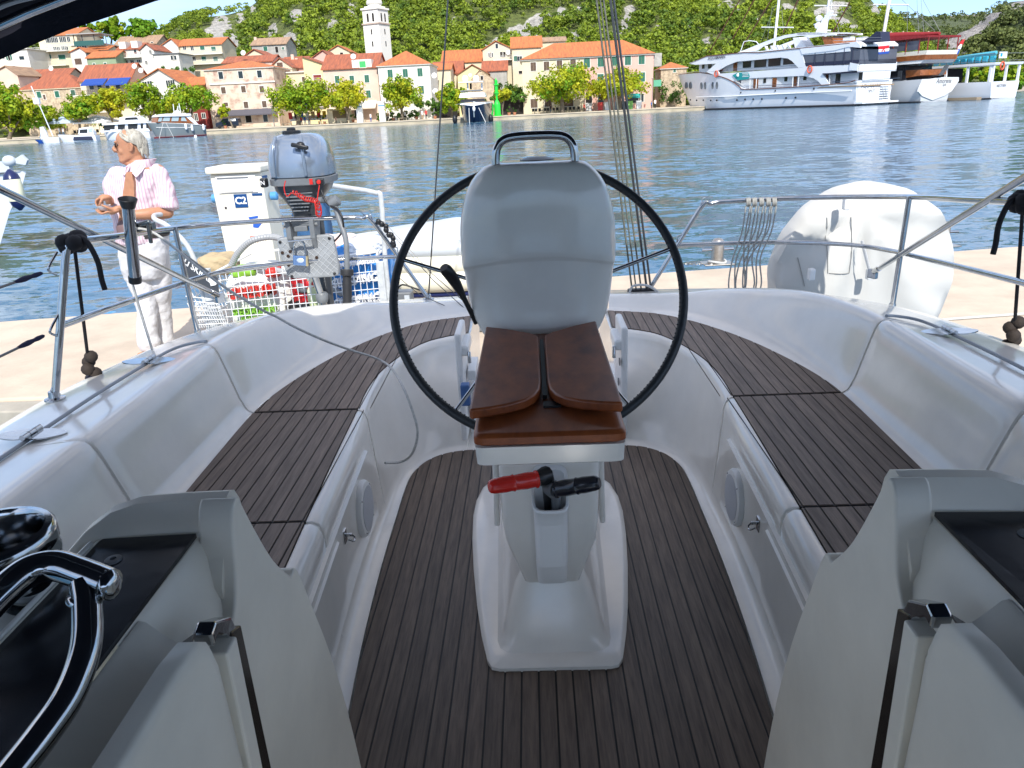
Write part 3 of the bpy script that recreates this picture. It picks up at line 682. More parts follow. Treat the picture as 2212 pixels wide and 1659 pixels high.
# coiled kill cord
P = []
ctrl = catmull([V((-1.335, 4.23, 1.18)), V((-1.345, 4.22, 1.14)), V((-1.335, 4.22, 1.10)), V((-1.30, 4.225, 1.12)), V((-1.265, 4.225, 1.098)), V((-1.235, 4.225, 1.080)), V((-1.205, 4.225, 1.075)), V((-1.180, 4.225, 1.06)), V((-1.175, 4.225, 1.02)), V((-1.178, 4.225, 1.00))], 24)
for i, p in enumerate(ctrl):
    f = 0 if i < 70 else 1; rr = .0125*min(1, max(0, (i-60)/20))+(.010 if i > 160 else 0)*min(1, (i-160)/20 if i > 160 else 0)
    a = i*.62; P.append(p+V((rr*.5*math.cos(a), rr*math.cos(a)*.8, rr*math.sin(a))))
MB().tube(P, .0028, 5).build('kill_cord', RED, om, smooth=60)
MB().tube(catmull([V((-1.178, 4.225, 1.06)), V((-1.168, 4.225, 1.10)), V((-1.155, 4.23, 1.15))], 4), .003, 6).build('cord_end', RED, om, smooth=60)
# clamp bracket, tilt, tiller arm and grip, shaft
mb = MB()
for sx in (-1, 1): mb.prism([V((-1.305+.066*sx-.014, 4.27, .965)), V((-1.305+.066*sx-.014, 4.27, .865)), V((-1.305+.066*sx-.014, 4.30, .80)), V((-1.305+.066*sx-.014, 4.36, .80)), V((-1.305+.066*sx-.014, 4.42, .965))], (.028, 0, 0))
mb.box((-1.305, 4.33, .958), (.15, .09, .035)); mb.box((-1.305, 4.30, .915), (.075, .03, .03)); mb.tube([V((-1.40, 4.30, .935)), V((-1.21, 4.30, .935))], .012, 10)
mb.build('clamp_bracket', GREYP, om, bevel=.006)
MB().tube([V((-1.37, 4.24, .855)), V((-1.24, 4.24, .862))], .006, 8).build('clamp_screw', STEEL, om, smooth=60)
tl = [V((-1.20, 4.33, 1.06)), V((-1.13, 4.30, 1.065)), V((-1.10, 4.27, 1.06)), V((-1.075, 4.24, .97)), V((-1.040, 4.20, .86)), V((-1.045, 4.17, .70))]
MB().tube(catmull(tl, 4), [.018]*9+[.015]*12, 10).build('tiller_arm', GREYP, om, smooth=60)
MB().lathe([(.028, 0), (.030, .01), (.030, .05), (.024, .055)], (-1.118, 4.265, 1.04), 16, Matrix.Rotation(R(60), 3, 'Y')).build('arm_joint', GREYP, om, smooth=40)
gq = (V((-1.062, 4.15, .50))-V((-1.046, 4.17, .70))).to_track_quat('Z', 'Y').to_matrix()
MB().lathe([(.034, 0), (.036, .006), (.036, .030), (.024, .036), (.0235, .06), (.026, .07), (.0245, .10), (.026, .13), (.0245, .16), (.026, .195), (.018, .202)], V((-1.046, 4.17, .70)), 20, gq).build('twist_grip', mat('black_grip', (.014, .015, .018), .6, bump=(150, .4, .002)), om, smooth=30)
wire('throttle_cable', catmull([V((-1.16, 4.27, 1.12)), V((-1.13, 4.25, 1.05)), V((-1.07, 4.22, 1.02)), V((-1.045, 4.20, .97)), V((-1.06, 4.23, .90)), V((-1.15, 4.34, .82))], 5), .0055, BLACKP, om, 8)
wire('drive_shaft', [V((-1.255, 4.46, .95)), V((-1.255, 4.47, .45)), V((-1.25, 4.48, -.05))], [.038, .036, .034], mat('dark_grey_alloy', (.1, .1, .1)), om, 12)
mb = MB().lathe([(.03, 0), (.045, .03), (.02, .2)], (-1.25, 4.5, -.2), 12).box((-1.25, 4.5, -.12), (.012, .22, .18)); mb.build('gearcase', GREYP, om, smooth=40)
# bracket plate (part of the boat, bolted to the rail)
mb = MB(); pl = [(-1.455, .845), (-1.44, .868), (-1.165, .875), (-1.135, .862), (-1.12, .70), (-1.13, .645), (-1.16, .635), (-1.38, .632), (-1.42, .645), (-1.435, .70)]
mb.prism([V((x, 4.30, z)) for x, z in pl[::-1]], (0, .035, 0)); bp_ = mb.build('motor_bracket', mat('grey_bracket', (.27, .29, .31), .5, nz=(12, .25)), boat, bevel=.008)
ribs = MB()
for k in range(-8, 9):
    for sgn in (1, -1):
        # diagonal ribs clipped to the plate
        pts = []
        for t in range(0, 60):
            q = -.2+.4*t/59; x = -1.288+k*.040+q; z = .752+q*sgn
            if -1.43 < x < -1.13 and .645 < z < .862: pts.append((x, z))
        if len(pts) > 4: ribs.tube([V((pts[0][0], 4.299, pts[0][1])), V((pts[-1][0], 4.299, pts[-1][1]))], .0022, 4)
ro = ribs.build('plate_ribs', mat('grey_rib', (.36, .38, .40), .5), bp_); ro['kind'] = 'stuff'
for x, z in ((-1.435, .845), (-1.155, .855), (-1.15, .655), (-1.395, .65)): MB().ball((x, 4.296, z), (.009, .005, .009), 10, 5).build('bolt', BLACKP, bp_, smooth=60)
for x, z in ((-1.43, .785), (-1.40, .765), (-1.385, .79), (-1.405, .715), (-1.24, .75)): MB().lathe([(.010, 0), (.010, .003)], (x, 4.2975, z), 6, Matrix.Rotation(R(90), 3, 'X')).build('hole', mat('rusty_hole', (.03, .016, .01), .9), bp_)
MB().tube([V((-1.285, 4.36, .64)), V((-1.262, 4.40, .45))], .021, 14).build('bracket_post', STEEL, bp_, smooth=60)
MB().lathe([(.03, 0), (.036, .02), (.036, .05), (.028, .06)], (-1.265, 4.39, .47), 16).build('post_clamp', GREYP, bp_, smooth=40)
# padlock
pk = thing('padlock', 'steel and brass padlock hanging through the outboard clamp screws', 'padlock', (-1.32, 4.24, .72))
MB().box((-1.322, 4.255, .745), (.078, .022, .055), M=Matrix.Rotation(R(6), 3, 'Y')).build('lock_body', mat('blued_steel', (.22, .34, .55), .12, .9), pk, bevel=.004)
MB().box((-1.283, 4.255, .741), (.010, .024, .056), M=Matrix.Rotation(R(6), 3, 'Y')).build('brass_edge', mat('brass', (.62, .50, .28), .3, .9), pk)
MB().tube(catmull([V((-1.352, 4.255, .77)), V((-1.345, 4.255, .83)), V((-1.325, 4.255, .852)), V((-1.30, 4.255, .85)), V((-1.286, 4.255, .83)), V((-1.288, 4.255, .77))], 4), .0055, 8).build('shackle', STEEL, pk, smooth=60)
MB().ball((-1.318, 4.243, .747), (.022, .003, .014), 14, 5).build('emblem', mat('emblem_blue', (.55, .62, .75), .3, .5), pk, smooth=60)

# fishing rod holder clamped to the port rail
rh = thing('rod_holder', 'chrome rod holder with flared black mouth clamped to the port stern rail', 'rod holder', (-1.66, 3.0, .95))
b = atY(292, 607, 2.95); t = atY(277, 445, 2.90); q = (t-b).to_track_quat('Z', 'Y').to_matrix(); L = (t-b).length
MB().lathe([(.022, 0), (.0225, L)], b, 20, q, cap=True).build('tube', STEEL, rh, smooth=50)
MB().lathe([(.024, L-.006), (.026, L), (.034, L+.026), (.033, L+.028), (.022, L+.003), (.020, L-.03)], b, 20, q).build('mouth', BLACKP, rh, smooth=40)
MB().lathe([(.0235, -.006), (.0245, 0), (.0245, .02), (.022, .021)], b, 20, q).build('end_cap', BLACKP, rh, smooth=40)
cc = atY(300, 490, 2.97)
MB().box(cc+V((-.01, 0, 0)), (.05, .05, .035)).box(cc+V((.03, .01, .0)), (.05, .035, .03)).tube([cc+V((.02, -.03, .012)), cc+V((.065, -.035, .022))], .010, 8).tube([cc+V((.055, -.035, .02)), cc+V((.05, -.03, -.06))], .008, 8).build('clamp', mat('dark_chrome', (.16, .17, .17), .2, .9), rh, bevel=.005)
# white cable looped from the rail to the cockpit
cab = [atY(290, 700, 3.0), atY(283, 600, 2.97), atY(278, 530, 2.94), atY(284, 500, 2.93), atY(300, 494, 2.93), atY(330, 502, 2.95), atY(370, 530, 2.96), atY(470, 610, 2.98), atY(560, 666, 3.02), atY(597, 684, 3.05)]
z0 = cab[-1].z
cab[0] = atY(330, 760, 3.1)
wh_rope = catmull(cab, 5)
tail = [atY(640, 708, 3.06), atY(700, 735, 3.10), atY(760, 757, 3.20), atZ(815, 775, .445), atZ(845, 795, .440), atY(870, 835, 2.86), atY(890, 885, 2.78), atY(902, 935, 2.76), atY(890, 980, 2.80), atY(865, 998, 2.84), atY(832, 1000, 2.74)]
tail = catmull([cab[-1]]+tail, 5)
rp_ = thing('white_cable', 'thin white cable running from the port rail and looping down the bench front', 'cable', tail[0])
MB().tube(wh_rope+tail[1:], .0052, 8).build('cable_run', ROPEW, rp_, smooth=60)

# black rope knots and hanging bags at the forward ends of both pushpits
def knot_rope(side, lab):
    o = thing('black_mooring_rope', lab, 'rope', (1.56*side, 2.36, .66), 'black ropes hanging from the stern rails')
    c = V((1.505*side, 2.47, 1.15)); m = MB()
    for k in range(9):
        a = k*1.3; m.ball(c+V((.018*math.cos(a), .028*math.sin(a*1.7), .012*math.sin(a))), (.024, .034, .026), 10, 6)
    m.build('knot', ROPEB, o, smooth=60)
    m = MB().tube(catmull([c+V((-.02*side, 0, .015)), c+V((-.05*side, -.01, 0)), c+V((-.075*side, -.02, -.06)), c+V((-.075*side, -.02, -.12)), c+V((-.078*side, -.02, -.155))], 4), .0085, 8); m.build('tail', ROPEB, o, smooth=60)
    b = V((1.68*side, 2.68, .70))
    m = MB().tube([c, c.lerp(b, .5), b], .0058, 8)
    m.build('fall', ROPEB, o, smooth=60)
    m = MB()
    for k in range(5): m.ball(b+V((.012*math.cos(k*2.2), .012*math.sin(k*2.2), -.022*k)), .024, 10, 6)
    m.build('stopper_knot', mat('tarred_rope', (.028, .020, .016), .8, bump=(120, .7, .003)), o, smooth=60)
    return o, b
kL, bL = knot_rope(-1, 'black rope knotted on the port rail end, its short tail hanging beside the post')
kR, bR = knot_rope(1, 'black rope knotted on the starboard rail end above a dark fender')
bag = thing('navy_bag', 'dark navy fabric bag hanging from the black rope by the port rail post', 'bag', bL+V((0, 0, -.25)))
m = MB(); rg = []
for z, r in ((0, .02), (-.03, .035), (-.07, .075), (-.12, .115), (-.2, .15), (-.3, .15)):
    rg.append([bL+V((r*(1+.13*math.sin(j*2.1+z*20))*math.cos(2*pi*j/20), r*(1+.13*math.sin(j*2.1))*math.sin(2*pi*j/20), z-.07)) for j in range(20)])
m.rings(rg); m.build('bag_cloth', mat('navy_nylon', (.008, .009, .022), .4), bag, smooth=70)
fd = thing('navy_fender', 'round navy fender top hanging outside the starboard rail', 'fender', bR+V((0, 0, -.3)))
MB().lathe([(.0, 0), (.05, -.01), (.10, -.05), (.12, -.12), (.12, -.4), (.06, -.5)], bR+V((0, 0, -.10)), 20).build('fender_body', mat('navy_vinyl', (.012, .02, .08), .25), fd, smooth=60)

# coiled line hanging on the starboard rail
cl = thing('coiled_line', 'grey braided line hanging in long loops over the starboard stern rail', 'rope', (1.25, 4.28, .96))
GR = mat('grey_line', (.33, .33, .31), .8, nz=(90, .3), bump=(150, .6, .002))
for k, (x, lw) in enumerate(((1612, .05), (1625, .03), (1640, .06), (1655, .04), (1668, .05))):
    c = atY(x, 436, 4.262); P = []
    m = MB()
    for q in range(3):
        P += [c+V((math.cos(a)*.004+(q+a/6.28)*.008, math.cos(a)*.021, math.sin(a)*.021-.002)) for a in [2*pi*j/10 for j in range(10)]]
    m.tube(P, .0045, 6)
    for sg in (-1, 1):
        x1 = c.x+.01*sg-.035-(.012*k); P = [c+V((.012*sg+.006, -.02, -.02)), V((c.x+.010*sg-.012, 4.235, .80)), V((x1+.02*sg, 4.23, .66)), V((x1+lw*sg*.7, 4.23, .52)), V((x1+lw*.3*sg, 4.23, .43))]
        m.tube(catmull(P, 4), .0042, 6)
    m.build('loop', GR, cl, smooth=60)

# round white cover strapped outside the starboard rail
rc = thing('round_cover', 'big round white fabric cover strapped outside the starboard stern rail', 'cover', (1.93, 4.55, .0))
CW = mat('white_fabric', (.52, .52, .50), .6, nz=(3, .05), bump=(260, .15, .001))
cx, cz, ra = 1.875, .49, .505; m = MB(); rows = []
nr, na = 12, 72
def cov(r, a, back):
    x = cx+r*ra*math.cos(a); z = cz+r*ra*math.sin(a)*1.03
    y = 4.40+.11*(r**4)*(-0)+(.14 if back else 0)
    # gathered folds radiating from the strap point
    px_, pz_ = 1.81, .88; dx, dz = x-px_, z-pz_; dist = math.hypot(dx, dz); th = math.atan2(dx, -dz)
    fold = (.026*math.sin(th*6.5+1.0)+.012*math.sin(th*14+.5+4*dist))*min(1, dist/.22)*(1 if z < pz_ else .35)*math.exp(-.6*dist)
    bulge = .055*(1-r**3)*(1 if not back else -1)
    edge = .010*math.sin(a*15+.7*math.sin(a*3))*(r**4)
    rr_ = 1+.005*math.sin(a*17)*(r**5)
    return V((cx+(x-cx)*rr_, y-(bulge if not back else -.02)+(fold+edge)*(1 if not back else .2)+.25*(z-cz)*0, cz+(z-cz)*rr_))
for i in range(nr+1): rows.append([cov(i/nr, 2*pi*j/na, False) for j in range(na+1)])
for i in range(nr, -1, -3): rows.append([cov(i/nr*(1 if i < nr else 1.005), 2*pi*j/na, True) for j in range(na+1)])
m.grid(rows, flip=True); m.build('cover_cloth', CW, rc, smooth=70)
def strap(p, hgt, nm='strap'):
    return MB().box(p+V((0, -.004, 0)), (.034, .045, hgt)).build(nm, WHITEP, rc, bevel=.008)
strap(atY(1828, 438, 4.265), .075); strap(atY(1752, 592, 4.27), .065); strap(atY(1878, 592, 4.27), .06)
m = MB(); m.tube(catmull([atY(1868, 545, 4.28), atY(1862, 520, 4.27), atY(1872, 560, 4.26), atY(1880, 590, 4.25)], 4), .012, 6, sq=.3); m.build('strap_tail', WHITEP, rc, smooth=50)
TH = mat('grey_thread', (.25, .25, .24), .9)
def onc(px, py):
    p = atY(px, py, 4.34); best = cov(min(.97, math.hypot(p.x-cx, (p.z-cz)/1.03)/ra), math.atan2((p.z-cz)/1.03, p.x-cx), False); return best+V((0, -.004, 0))
for P in ([(1790, 470), (1788, 590)], [(1842, 470), (1835, 590)], [(1790, 590), (1835, 590)], [(1730, 560), (1740, 620)], [(1700, 630), (1770, 660), (1850, 680), (1920, 660)]):
    q_ = []
    for (x0, y0), (x1, y1) in zip(P, P[1:]): q_ += [onc(x0+(x1-x0)*k/6, y0+(y1-y0)*k/6) for k in range(7)]
    MB().tube(q_, .0022, 4).build('stitching', TH, rc)
# ================================================================ WATER, PIER, QUAY, HILLS
def water_material():
    m = bpy.data.materials.new('harbour_water'); m.use_nodes = True; t = m.node_tree; b = t.nodes['Principled BSDF']
    b.inputs['Base Color'].default_value = (.030, .10, .17, 1); b.inputs['Roughness'].default_value = .10; b.inputs['IOR'].default_value = 1.333
    tc = t.nodes.new('ShaderNodeTexCoord'); L = t.links; acc = None
    for sc_, am in ((.10, .05), (.38, .12), (1.3, .24), (4.2, .23), (13, .10)):
        mp = t.nodes.new('ShaderNodeMapping'); mp.inputs['Scale'].default_value = (sc_*.62, sc_*1.25, 1); mp.inputs['Rotation'].default_value = (0, 0, .10+.05*sc_)
        n = t.nodes.new('ShaderNodeTexNoise'); n.inputs['Scale'].default_value = 1; n.inputs['Detail'].default_value = 2; n.inputs['Distortion'].default_value = .5
        L.new(tc.outputs['Object'], mp.inputs['Vector']); L.new(mp.outputs[0], n.inputs['Vector'])
        sb_ = t.nodes.new('ShaderNodeVectorMath'); sb_.operation = 'SUBTRACT'; sb_.inputs[1].default_value = (.5, .5, .5); L.new(n.outputs['Color'], sb_.inputs[0])
        ml = t.nodes.new('ShaderNodeVectorMath'); ml.operation = 'MULTIPLY'; ml.inputs[1].default_value = (am*1.6, am*2.2, 0); L.new(sb_.outputs[0], ml.inputs[0])
        if acc is None: acc = ml
        else:
            ad = t.nodes.new('ShaderNodeVectorMath'); ad.operation = 'ADD'; L.new(acc.outputs[0], ad.inputs[0]); L.new(ml.outputs[0], ad.inputs[1]); acc = ad
    ad = t.nodes.new('ShaderNodeVectorMath'); ad.operation = 'ADD'; ad.inputs[1].default_value = (0, 0, 1); L.new(acc.outputs[0], ad.inputs[0])
    nn = t.nodes.new('ShaderNodeVectorMath'); nn.operation = 'NORMALIZE'; L.new(ad.outputs[0], nn.inputs[0]); L.new(nn.outputs[0], b.inputs['Normal']); return m
WATER = water_material()
mb = MB(); mb.add([(-900, -300, -.7), (1500, -300, -.7), (1500, 900, -.7), (-900, 900, -.7)], [(0, 1, 2, 3)])
wt = mb.build('harbour_water', WATER); wt['kind'] = 'structure'
CONC = mat('pier_concrete', (.55, .46, .36), .85, nz=(2.3, .2), bump=(26, .5, .006))
def pier_far(x): return 8.2+(x*.155)
mb = MB(); P = [V((-14, 4.98, -.28)), V((14, 5.05, -.28)), V((14, pier_far(14), -.28)), V((-14, pier_far(-14)-.1, -.28))]
mb.prism([p-V((0, 0, .34)) for p in P], (0, 0, .34)); pr_ = mb.build('concrete_pier', CONC, bevel=.02); pr_['kind'] = 'structure'
KB = mat('kerb_concrete', (.40, .37, .31), .85, nz=(3, .3), bump=(30, .5, .004))
for x in range(-14, 14, 2):
    MB().hexa([V((x+.005, 4.80, -.5)), V((x+1.995, 4.80, -.5)), V((x+1.995, 4.975, -.5)), V((x+.005, 4.975, -.5)), V((x+.005, 4.80, -.30)), V((x+1.995, 4.80, -.30)), V((x+1.995, 4.975, -.29)), V((x+.005, 4.975, -.29))]).build('edge_block', KB, pr_, bevel=.01)
BLUEP = mat('blue_paint_mark', (.05, .25, .50), .8, nz=(20, .5), col2=(.3, .34, .34), edge=(.3, .55))
def mark(poly, m=BLUEP, z=-.2755):
    o = MB().prism([V((x, y, z)) for x, y in poly], (0, 0, .001)).build('painted_mark', m, pr_)
for px, py in ((224, 672), (236, 676)):
    c = atZ(px, py, -.28); mark([(c.x+.07*math.cos(a), c.y+.05*math.sin(a)) for a in [k*pi/6 for k in range(12)]])
c = atZ(2085, 758, -.28); mark([(c.x+.10*math.cos(a), c.y+.06*math.sin(a)) for a in [k*pi/6 for k in range(12)]])
a = atZ(1880, 705, -.28); b = atZ(2330, 672, -.28)
MB().tube([a+V((0, 0, .01)), a.lerp(b, .5)+V((0, 0, .012)), b+V((0, 0, .01))], .011, 8).build('white_line_rope', ROPEW, None, smooth=60, loc=a)
tag(bpy.data.objects['white_line_rope'], 'taut white rope lying across the pier on the right', 'rope')

def bollard(c, lab, rz):
    o = thing('mooring_bollard', lab, 'bollard', c, 'steel cross bollards on the pier edge')
    ST2 = mat('worn_steel', (.50, .47, .43), .32, .9, nz=(25, .3))
    Mz = Matrix.Rotation(rz, 3, 'Z')
    MB().box(c+V((0, 0, .008)), (.34, .24, .014), rz=rz).build('base_plate', ST2, o, bevel=.004)
    MB().lathe([(.072, .014), (.070, .235), (.066, .262), (.045, .285), (0, .295)], c, 24).build('post', ST2, o, smooth=40)
    MB().tube([c+Mz @ V((-.18, 0, .165)), c+Mz @ V((.18, 0, .165))], .017, 12).build('cross_bar', STEEL, o, smooth=50)
    P = [c+V((.095*math.cos(a), .095*math.sin(a), .03+.008*math.sin(2*a))) for a in [2*pi*k/20 for k in range(20)]]
    MB().tube(P, .014, 8, closed=True).build('rope_turn', ROPEW, o, smooth=60)
    m = MB()
    for k in range(9):
        q = c+Mz @ V((-.10-.035*k, -.10+.012*k, .018)); m.tube([q+V((.02*math.cos(a+k*1.5), .012*math.sin(a), .010*math.cos(a))) for a in [2*pi*j/8 for j in range(8)]], .005, 5, closed=True)
    ch = m.build('mooring_chain', ST2, o, smooth=50); ch['kind'] = 'stuff'
bollard(atZ(1549, 570, -.28), 'steel cross bollard on the pier edge left of the round white cover', .06)
bollard(atZ(2034, 532, -.28), 'steel cross bollard on the pier edge right of the round white cover', .10)

# service pedestal C2
sp = thing('service_pedestal', 'white marina service pedestal numbered C2 standing behind the trolley', 'pedestal', (-2.46, 6.6, -.28))
PED = mat('ivory_panel', (.74, .72, .62), .5, nz=(3, .05))
def pedx(px, py, dy=0): return atY(px, py, 6.5+dy)
TLp, TRp, BLp, BRp = pedx(459, 384), pedx(571, 378), pedx(494, 640), pedx(603, 640)
def pd(u, v, dy=0):
    zt, zb = 1.085, -.28; xt0, xt1, xb0, xb1 = -2.665, -2.235, -2.60, -2.205
    z = zt+(zb-zt)*v; x0 = xt0+(xb0-xt0)*v; x1 = xt1+(xb1-xt1)*v
    return V((x0+(x1-x0)*u, 6.5+dy+.02*v*0, z))
mb = MB(); mb.hexa([pd(0, 1), pd(1, 1), pd(1, 1, .34), pd(0, 1, .34), pd(0, 0), pd(1, 0), pd(1, 0, .34), pd(0, 0, .34)]); mb.build('column', PED, sp, bevel=.012)
mb = MB(); mb.box((-2.45, 6.655, 1.115), (.46, .40, .055)); mb.build('cap', PED, sp, bevel=.015)
mb = MB(); mb.hexa([pd(.11, .115, -.012), pd(.89, .115, -.012), pd(.89, .115, 0), pd(.11, .115, 0), pd(.11, .012, -.012), pd(.89, .012, -.012), pd(.89, .012, 0), pd(.11, .012, 0)]); mb.build('screen_frame', WHITEP, sp, bevel=.006)
mb = MB(); mb.hexa([pd(.18, .108, -.018), pd(.80, .108, -.018), pd(.80, .108, -.012), pd(.18, .108, -.012), pd(.16, .035, -.018), pd(.84, .035, -.018), pd(.84, .035, -.012), pd(.16, .035, -.012)]); mb.build('screen_panel', mat('ivory_light', (.78, .77, .70), .35), sp)
MB().box(pd(.45, .024, -.016), (.26, .008, .008)).build('vent_slot', GREYP, sp)
BLUE = mat('sign_blue', (.005, .055, .19), .4)
plt = MB().box(pd(.52, .162, -.004), (.108, .008, .108)).build('number_plate', BLUE, sp)
MB().box(pd(1.02, .03, .06), (.008, .10, .02)).build('blue_band', BLUE, sp); MB().box(pd(.86, .128, -.004), (.085, .006, .018)).build('blue_band', BLUE, sp)
def text(name, s, m, parent, loc, size, rot, th=.001, align='CENTER', sx=1.0, shear=0, bold=0.0):
    c = bpy.data.curves.new(name, 'FONT'); c.body = s; c.size = size; c.extrude = th; c.align_x = align; c.align_y = 'CENTER'; c.shear = shear; c.offset = bold; c.resolution_u = 3
    o = bpy.data.objects.new(name, c); COL.objects.link(o); bpy.context.view_layer.update()
    me = bpy.data.meshes.new_from_object(o.evaluated_get(bpy.context.evaluated_depsgraph_get())); bpy.data.objects.remove(o)
    me.materials.clear(); me.materials.append(m)
    n = bpy.data.objects.new(name, me); COL.objects.link(n); o0 = ORG[parent] if parent else V()
    n.parent = parent; n.matrix_local = Matrix.Translation(V(loc)-o0) @ rot.to_matrix().to_4x4() @ Matrix.Diagonal((sx, 1, 1, 1)); return n
FACE = Euler((R(90), 0, 0)); WL = mat('lettering_white', (.8, .8, .8), .6)
text('lettering', 'N', WL, om, V((-1.475, 4.273, 1.17)), .032, FACE, .001)
text('lettering', 'C2', WL, sp, pd(.52, .162, -.0095), .080, FACE, .001, bold=.002)
for u, sx in ((1.03, 1), (-.03, -1)):
    c = pd(u, .150, .12); MB().lathe([(.034, 0), (.036, .05), (.028, .055), (0, .06)], c, 16, Matrix.Rotation(R(90*sx), 3, 'Y')).build('power_socket', mat('socket_blue', (.08, .28, .55), .4), sp, smooth=40)
MB().lathe([(.012, 0), (.010, .006), (0, .006)], pd(.19, .20), 14, Matrix.Rotation(R(90), 3, 'X')).build('lock', STEEL, sp, smooth=40)
mb = MB().prism([pd(.68, .29, -.003), pd(.86, .30, -.003), pd(.76, .33, -.003), pd(.66, .325, -.003)], (0, .003, 0)); mb.build('blue_sticker', mat('sticker_blue', (.02, .10, .45), .5), sp)
MB().prism([pd(.60, .262, -.003), pd(.80, .255, -.003), pd(.79, .270, -.003), pd(.62, .276, -.003)], (0, .003, 0)).build('blue_sticker', MATS['sticker_blue'], sp)
m = MB()
for a, b in (((.56, .38), (.70, .38)), ((.70, .38), (.70, .42)), ((.56, .38), (.56, .42))): m.tube([pd(*a, -.003), pd(*b, -.003)], .0022, 4)
m.build('red_outline', RED, sp); text('lettering', 'L', RED, sp, pd(.63, .40, -.003), .045, FACE)

# trolley with shopping
TW = mat('white_wire', (.74, .75, .76), .45); TG = mat('galvanised_white', (.55, .58, .60), .5, nz=(20, .25))
tr = thing('luggage_trolley', 'white wire mesh marina trolley loaded with shopping bags', 'trolley', (-1.75, 5.6, -.28))
x0, x1, y0, y1, zb, zt_ = -2.22, -1.08, 5.18, 5.95, .0, .515
def tilt_(x): return .085*(x-x0)   # basket rises a little to the right
def bar(a, b, r=.0030, nm='mesh_wire', m=TW, n=6): return MB().tube([a, b], r, n).build(nm, m, tr, smooth=60)
fr = MB().tube(catmull([V((x0, y0, zt_)), V((x0+.3, y0, zt_+tilt_(x0+.3))), V((x1-.05, y0, zt_+tilt_(x1))), V((x1, y0, zt_+tilt_(x1)-.04)), V((x1, y0, zb))], 4)+[V((x0, y0, zb)), V((x0, y0, zt_))], .010, 8)
fr.build('front_frame', TW, tr, smooth=60)
bar(V((x0, y1, zt_)), V((x1, y1, zt_+tilt_(x1))), .009, 'rear_frame'); bar(V((x1, y0, zt_+tilt_(x1)-.02)), V((x1, y1, zt_+tilt_(x1)-.02)), .009, 'side_frame'); bar(V((x0, y0, zt_)), V((x0, y1, zt_)), .009, 'side_frame')
nx_ = 26
for i in range(1, nx_):
    x = x0+(x1-x0)*i/nx_; bar(V((x, y0, zb)), V((x, y0, zt_+tilt_(x))))
for j in range(0, 10):
    z = zb+(zt_-zb)*j/10; bar(V((x0, y0-.004, z)), V((x1, y0-.004, z+tilt_(x1)*j/10)))
for i in range(1, nx_, 2):
    x = x0+(x1-x0)*i/nx_; bar(V((x, y1, .1)), V((x, y1, zt_+tilt_(x))))
for j in (0, 3, 6, 8): bar(V((x0, y1, zb+.052*j)), V((x1, y1, zb+.052*j)))
for j in range(0, 10, 2): bar(V((x1, y0, zb+.055*j)), V((x1, y1, zb+.055*j)))
# left end with tall handle posts
for P in ([V((-2.335, 5.18, -.1)), V((-2.32, 5.20, .30)), V((-2.36, 5.22, .66)), V((-2.50, 5.26, .83)), V((-2.62, 5.34, .875)), V((-2.70, 5.5, .885)), V((-2.70, 5.6, .88))],):
    MB().tube(catmull(P, 5), .017, 12).build('handle_tube', TG, tr, smooth=60)
MB().tube(catmull([V((-1.02, 5.20, -.1)), V((-1.03, 5.20, .5)), V((-1.02, 5.22, .95)), V((-1.06, 5.24, 1.0)), V((-1.30, 5.4, 1.03)), V((-1.62, 5.75, 1.04)), V((-1.66, 5.8, .98)), V((-1.66, 5.82, .5))], 5), .017, 12).build('handle_tube', TG, tr, smooth=60)
mb = MB().box((-2.27, 5.19, .22), (.06, .04, .66)); mb.build('corner_post', TG, tr, bevel=.004)
MB().box((-1.065, 5.19, .25), (.05, .04, .60)).build('corner_post', TG, tr, bevel=.004)
MB().box((-1.65, 5.55, -.02), (1.2, .8, .03)).build('tray', TG, tr)
# side mesh panel on the left end
for k in range(12):
    y = 5.22+.06*k; bar(V((-2.31-.0*k, y, .02)), V((-2.42, y, .42)), .004)
for k in range(8):
    bar(V((-2.31-.014*k, 5.2, .02+.055*k)), V((-2.31-.014*k, 5.9, .02+.055*k)), .004)
def mesh_wedge():
    for k in range(13):
        t = k/12; a = atY(405+68*t, 655+ 2*t, 5.10+.0); b = atY(432+58*t, 708-6*t, 5.16)
        bar(a, b, .004)
    for k in range(7):
        t = k/6; a = atY(401+26*t, 640+62*t, 5.10); b = atY(470+22*t, 648+50*t, 5.16); bar(a, b, .004)
mesh_wedge()
for x, y in ((-2.1, 5.25), (-1.2, 5.25), (-2.1, 5.9), (-1.2, 5.9)): MB().lathe([(.03, -.02), (.085, -.02), (.085, .02), (.03, .02)], (x, y, -.195), 18, Matrix.Rotation(R(90), 3, 'Y')).build('wheel', BLACKP, tr, smooth=30)
# sign on the trolley's left end
sg = MB(); a_, b_, c_, d_ = atY(392, 543, 5.12), atY(470, 600, 5.05), atY(474, 642, 5.05), atY(392, 606, 5.12)
sg.prism([a_, b_, c_, d_][::-1], (0, .006, 0)); sgo = sg.build('sign_board', mat('dark_sign', (.05, .055, .065), .5), tr, bevel=.002)
vx = (b_-a_).normalized(); vz = (a_-d_).normalized(); vn = vx.cross(vz).normalized(); rm = Matrix((vx, vz, vn)).transposed()
class RM:
    def __init__(s, m): s.m = m
    def to_matrix(s): return s.m
text('lettering', 'ALI SKRAD', WL, sgo, a_.lerp(c_, .40)+vn*.004+vx*.0, .060, RM(Matrix((vx, (vn.cross(vx)).normalized(), vn)).transposed()), .0008, bold=.001)
hp_ = []
hc = a_.lerp(b_, .80).lerp(c_, .28)-vz*.02+vn*.004
for k in range(24):
    a = 2*pi*k/24; hp_.append(hc+vx*(.0019*16*math.sin(a)**3)+(vn.cross(vx)).normalized()*(.0019*(13*math.cos(a)-5*math.cos(2*a)-2*math.cos(3*a)-math.cos(4*a))))
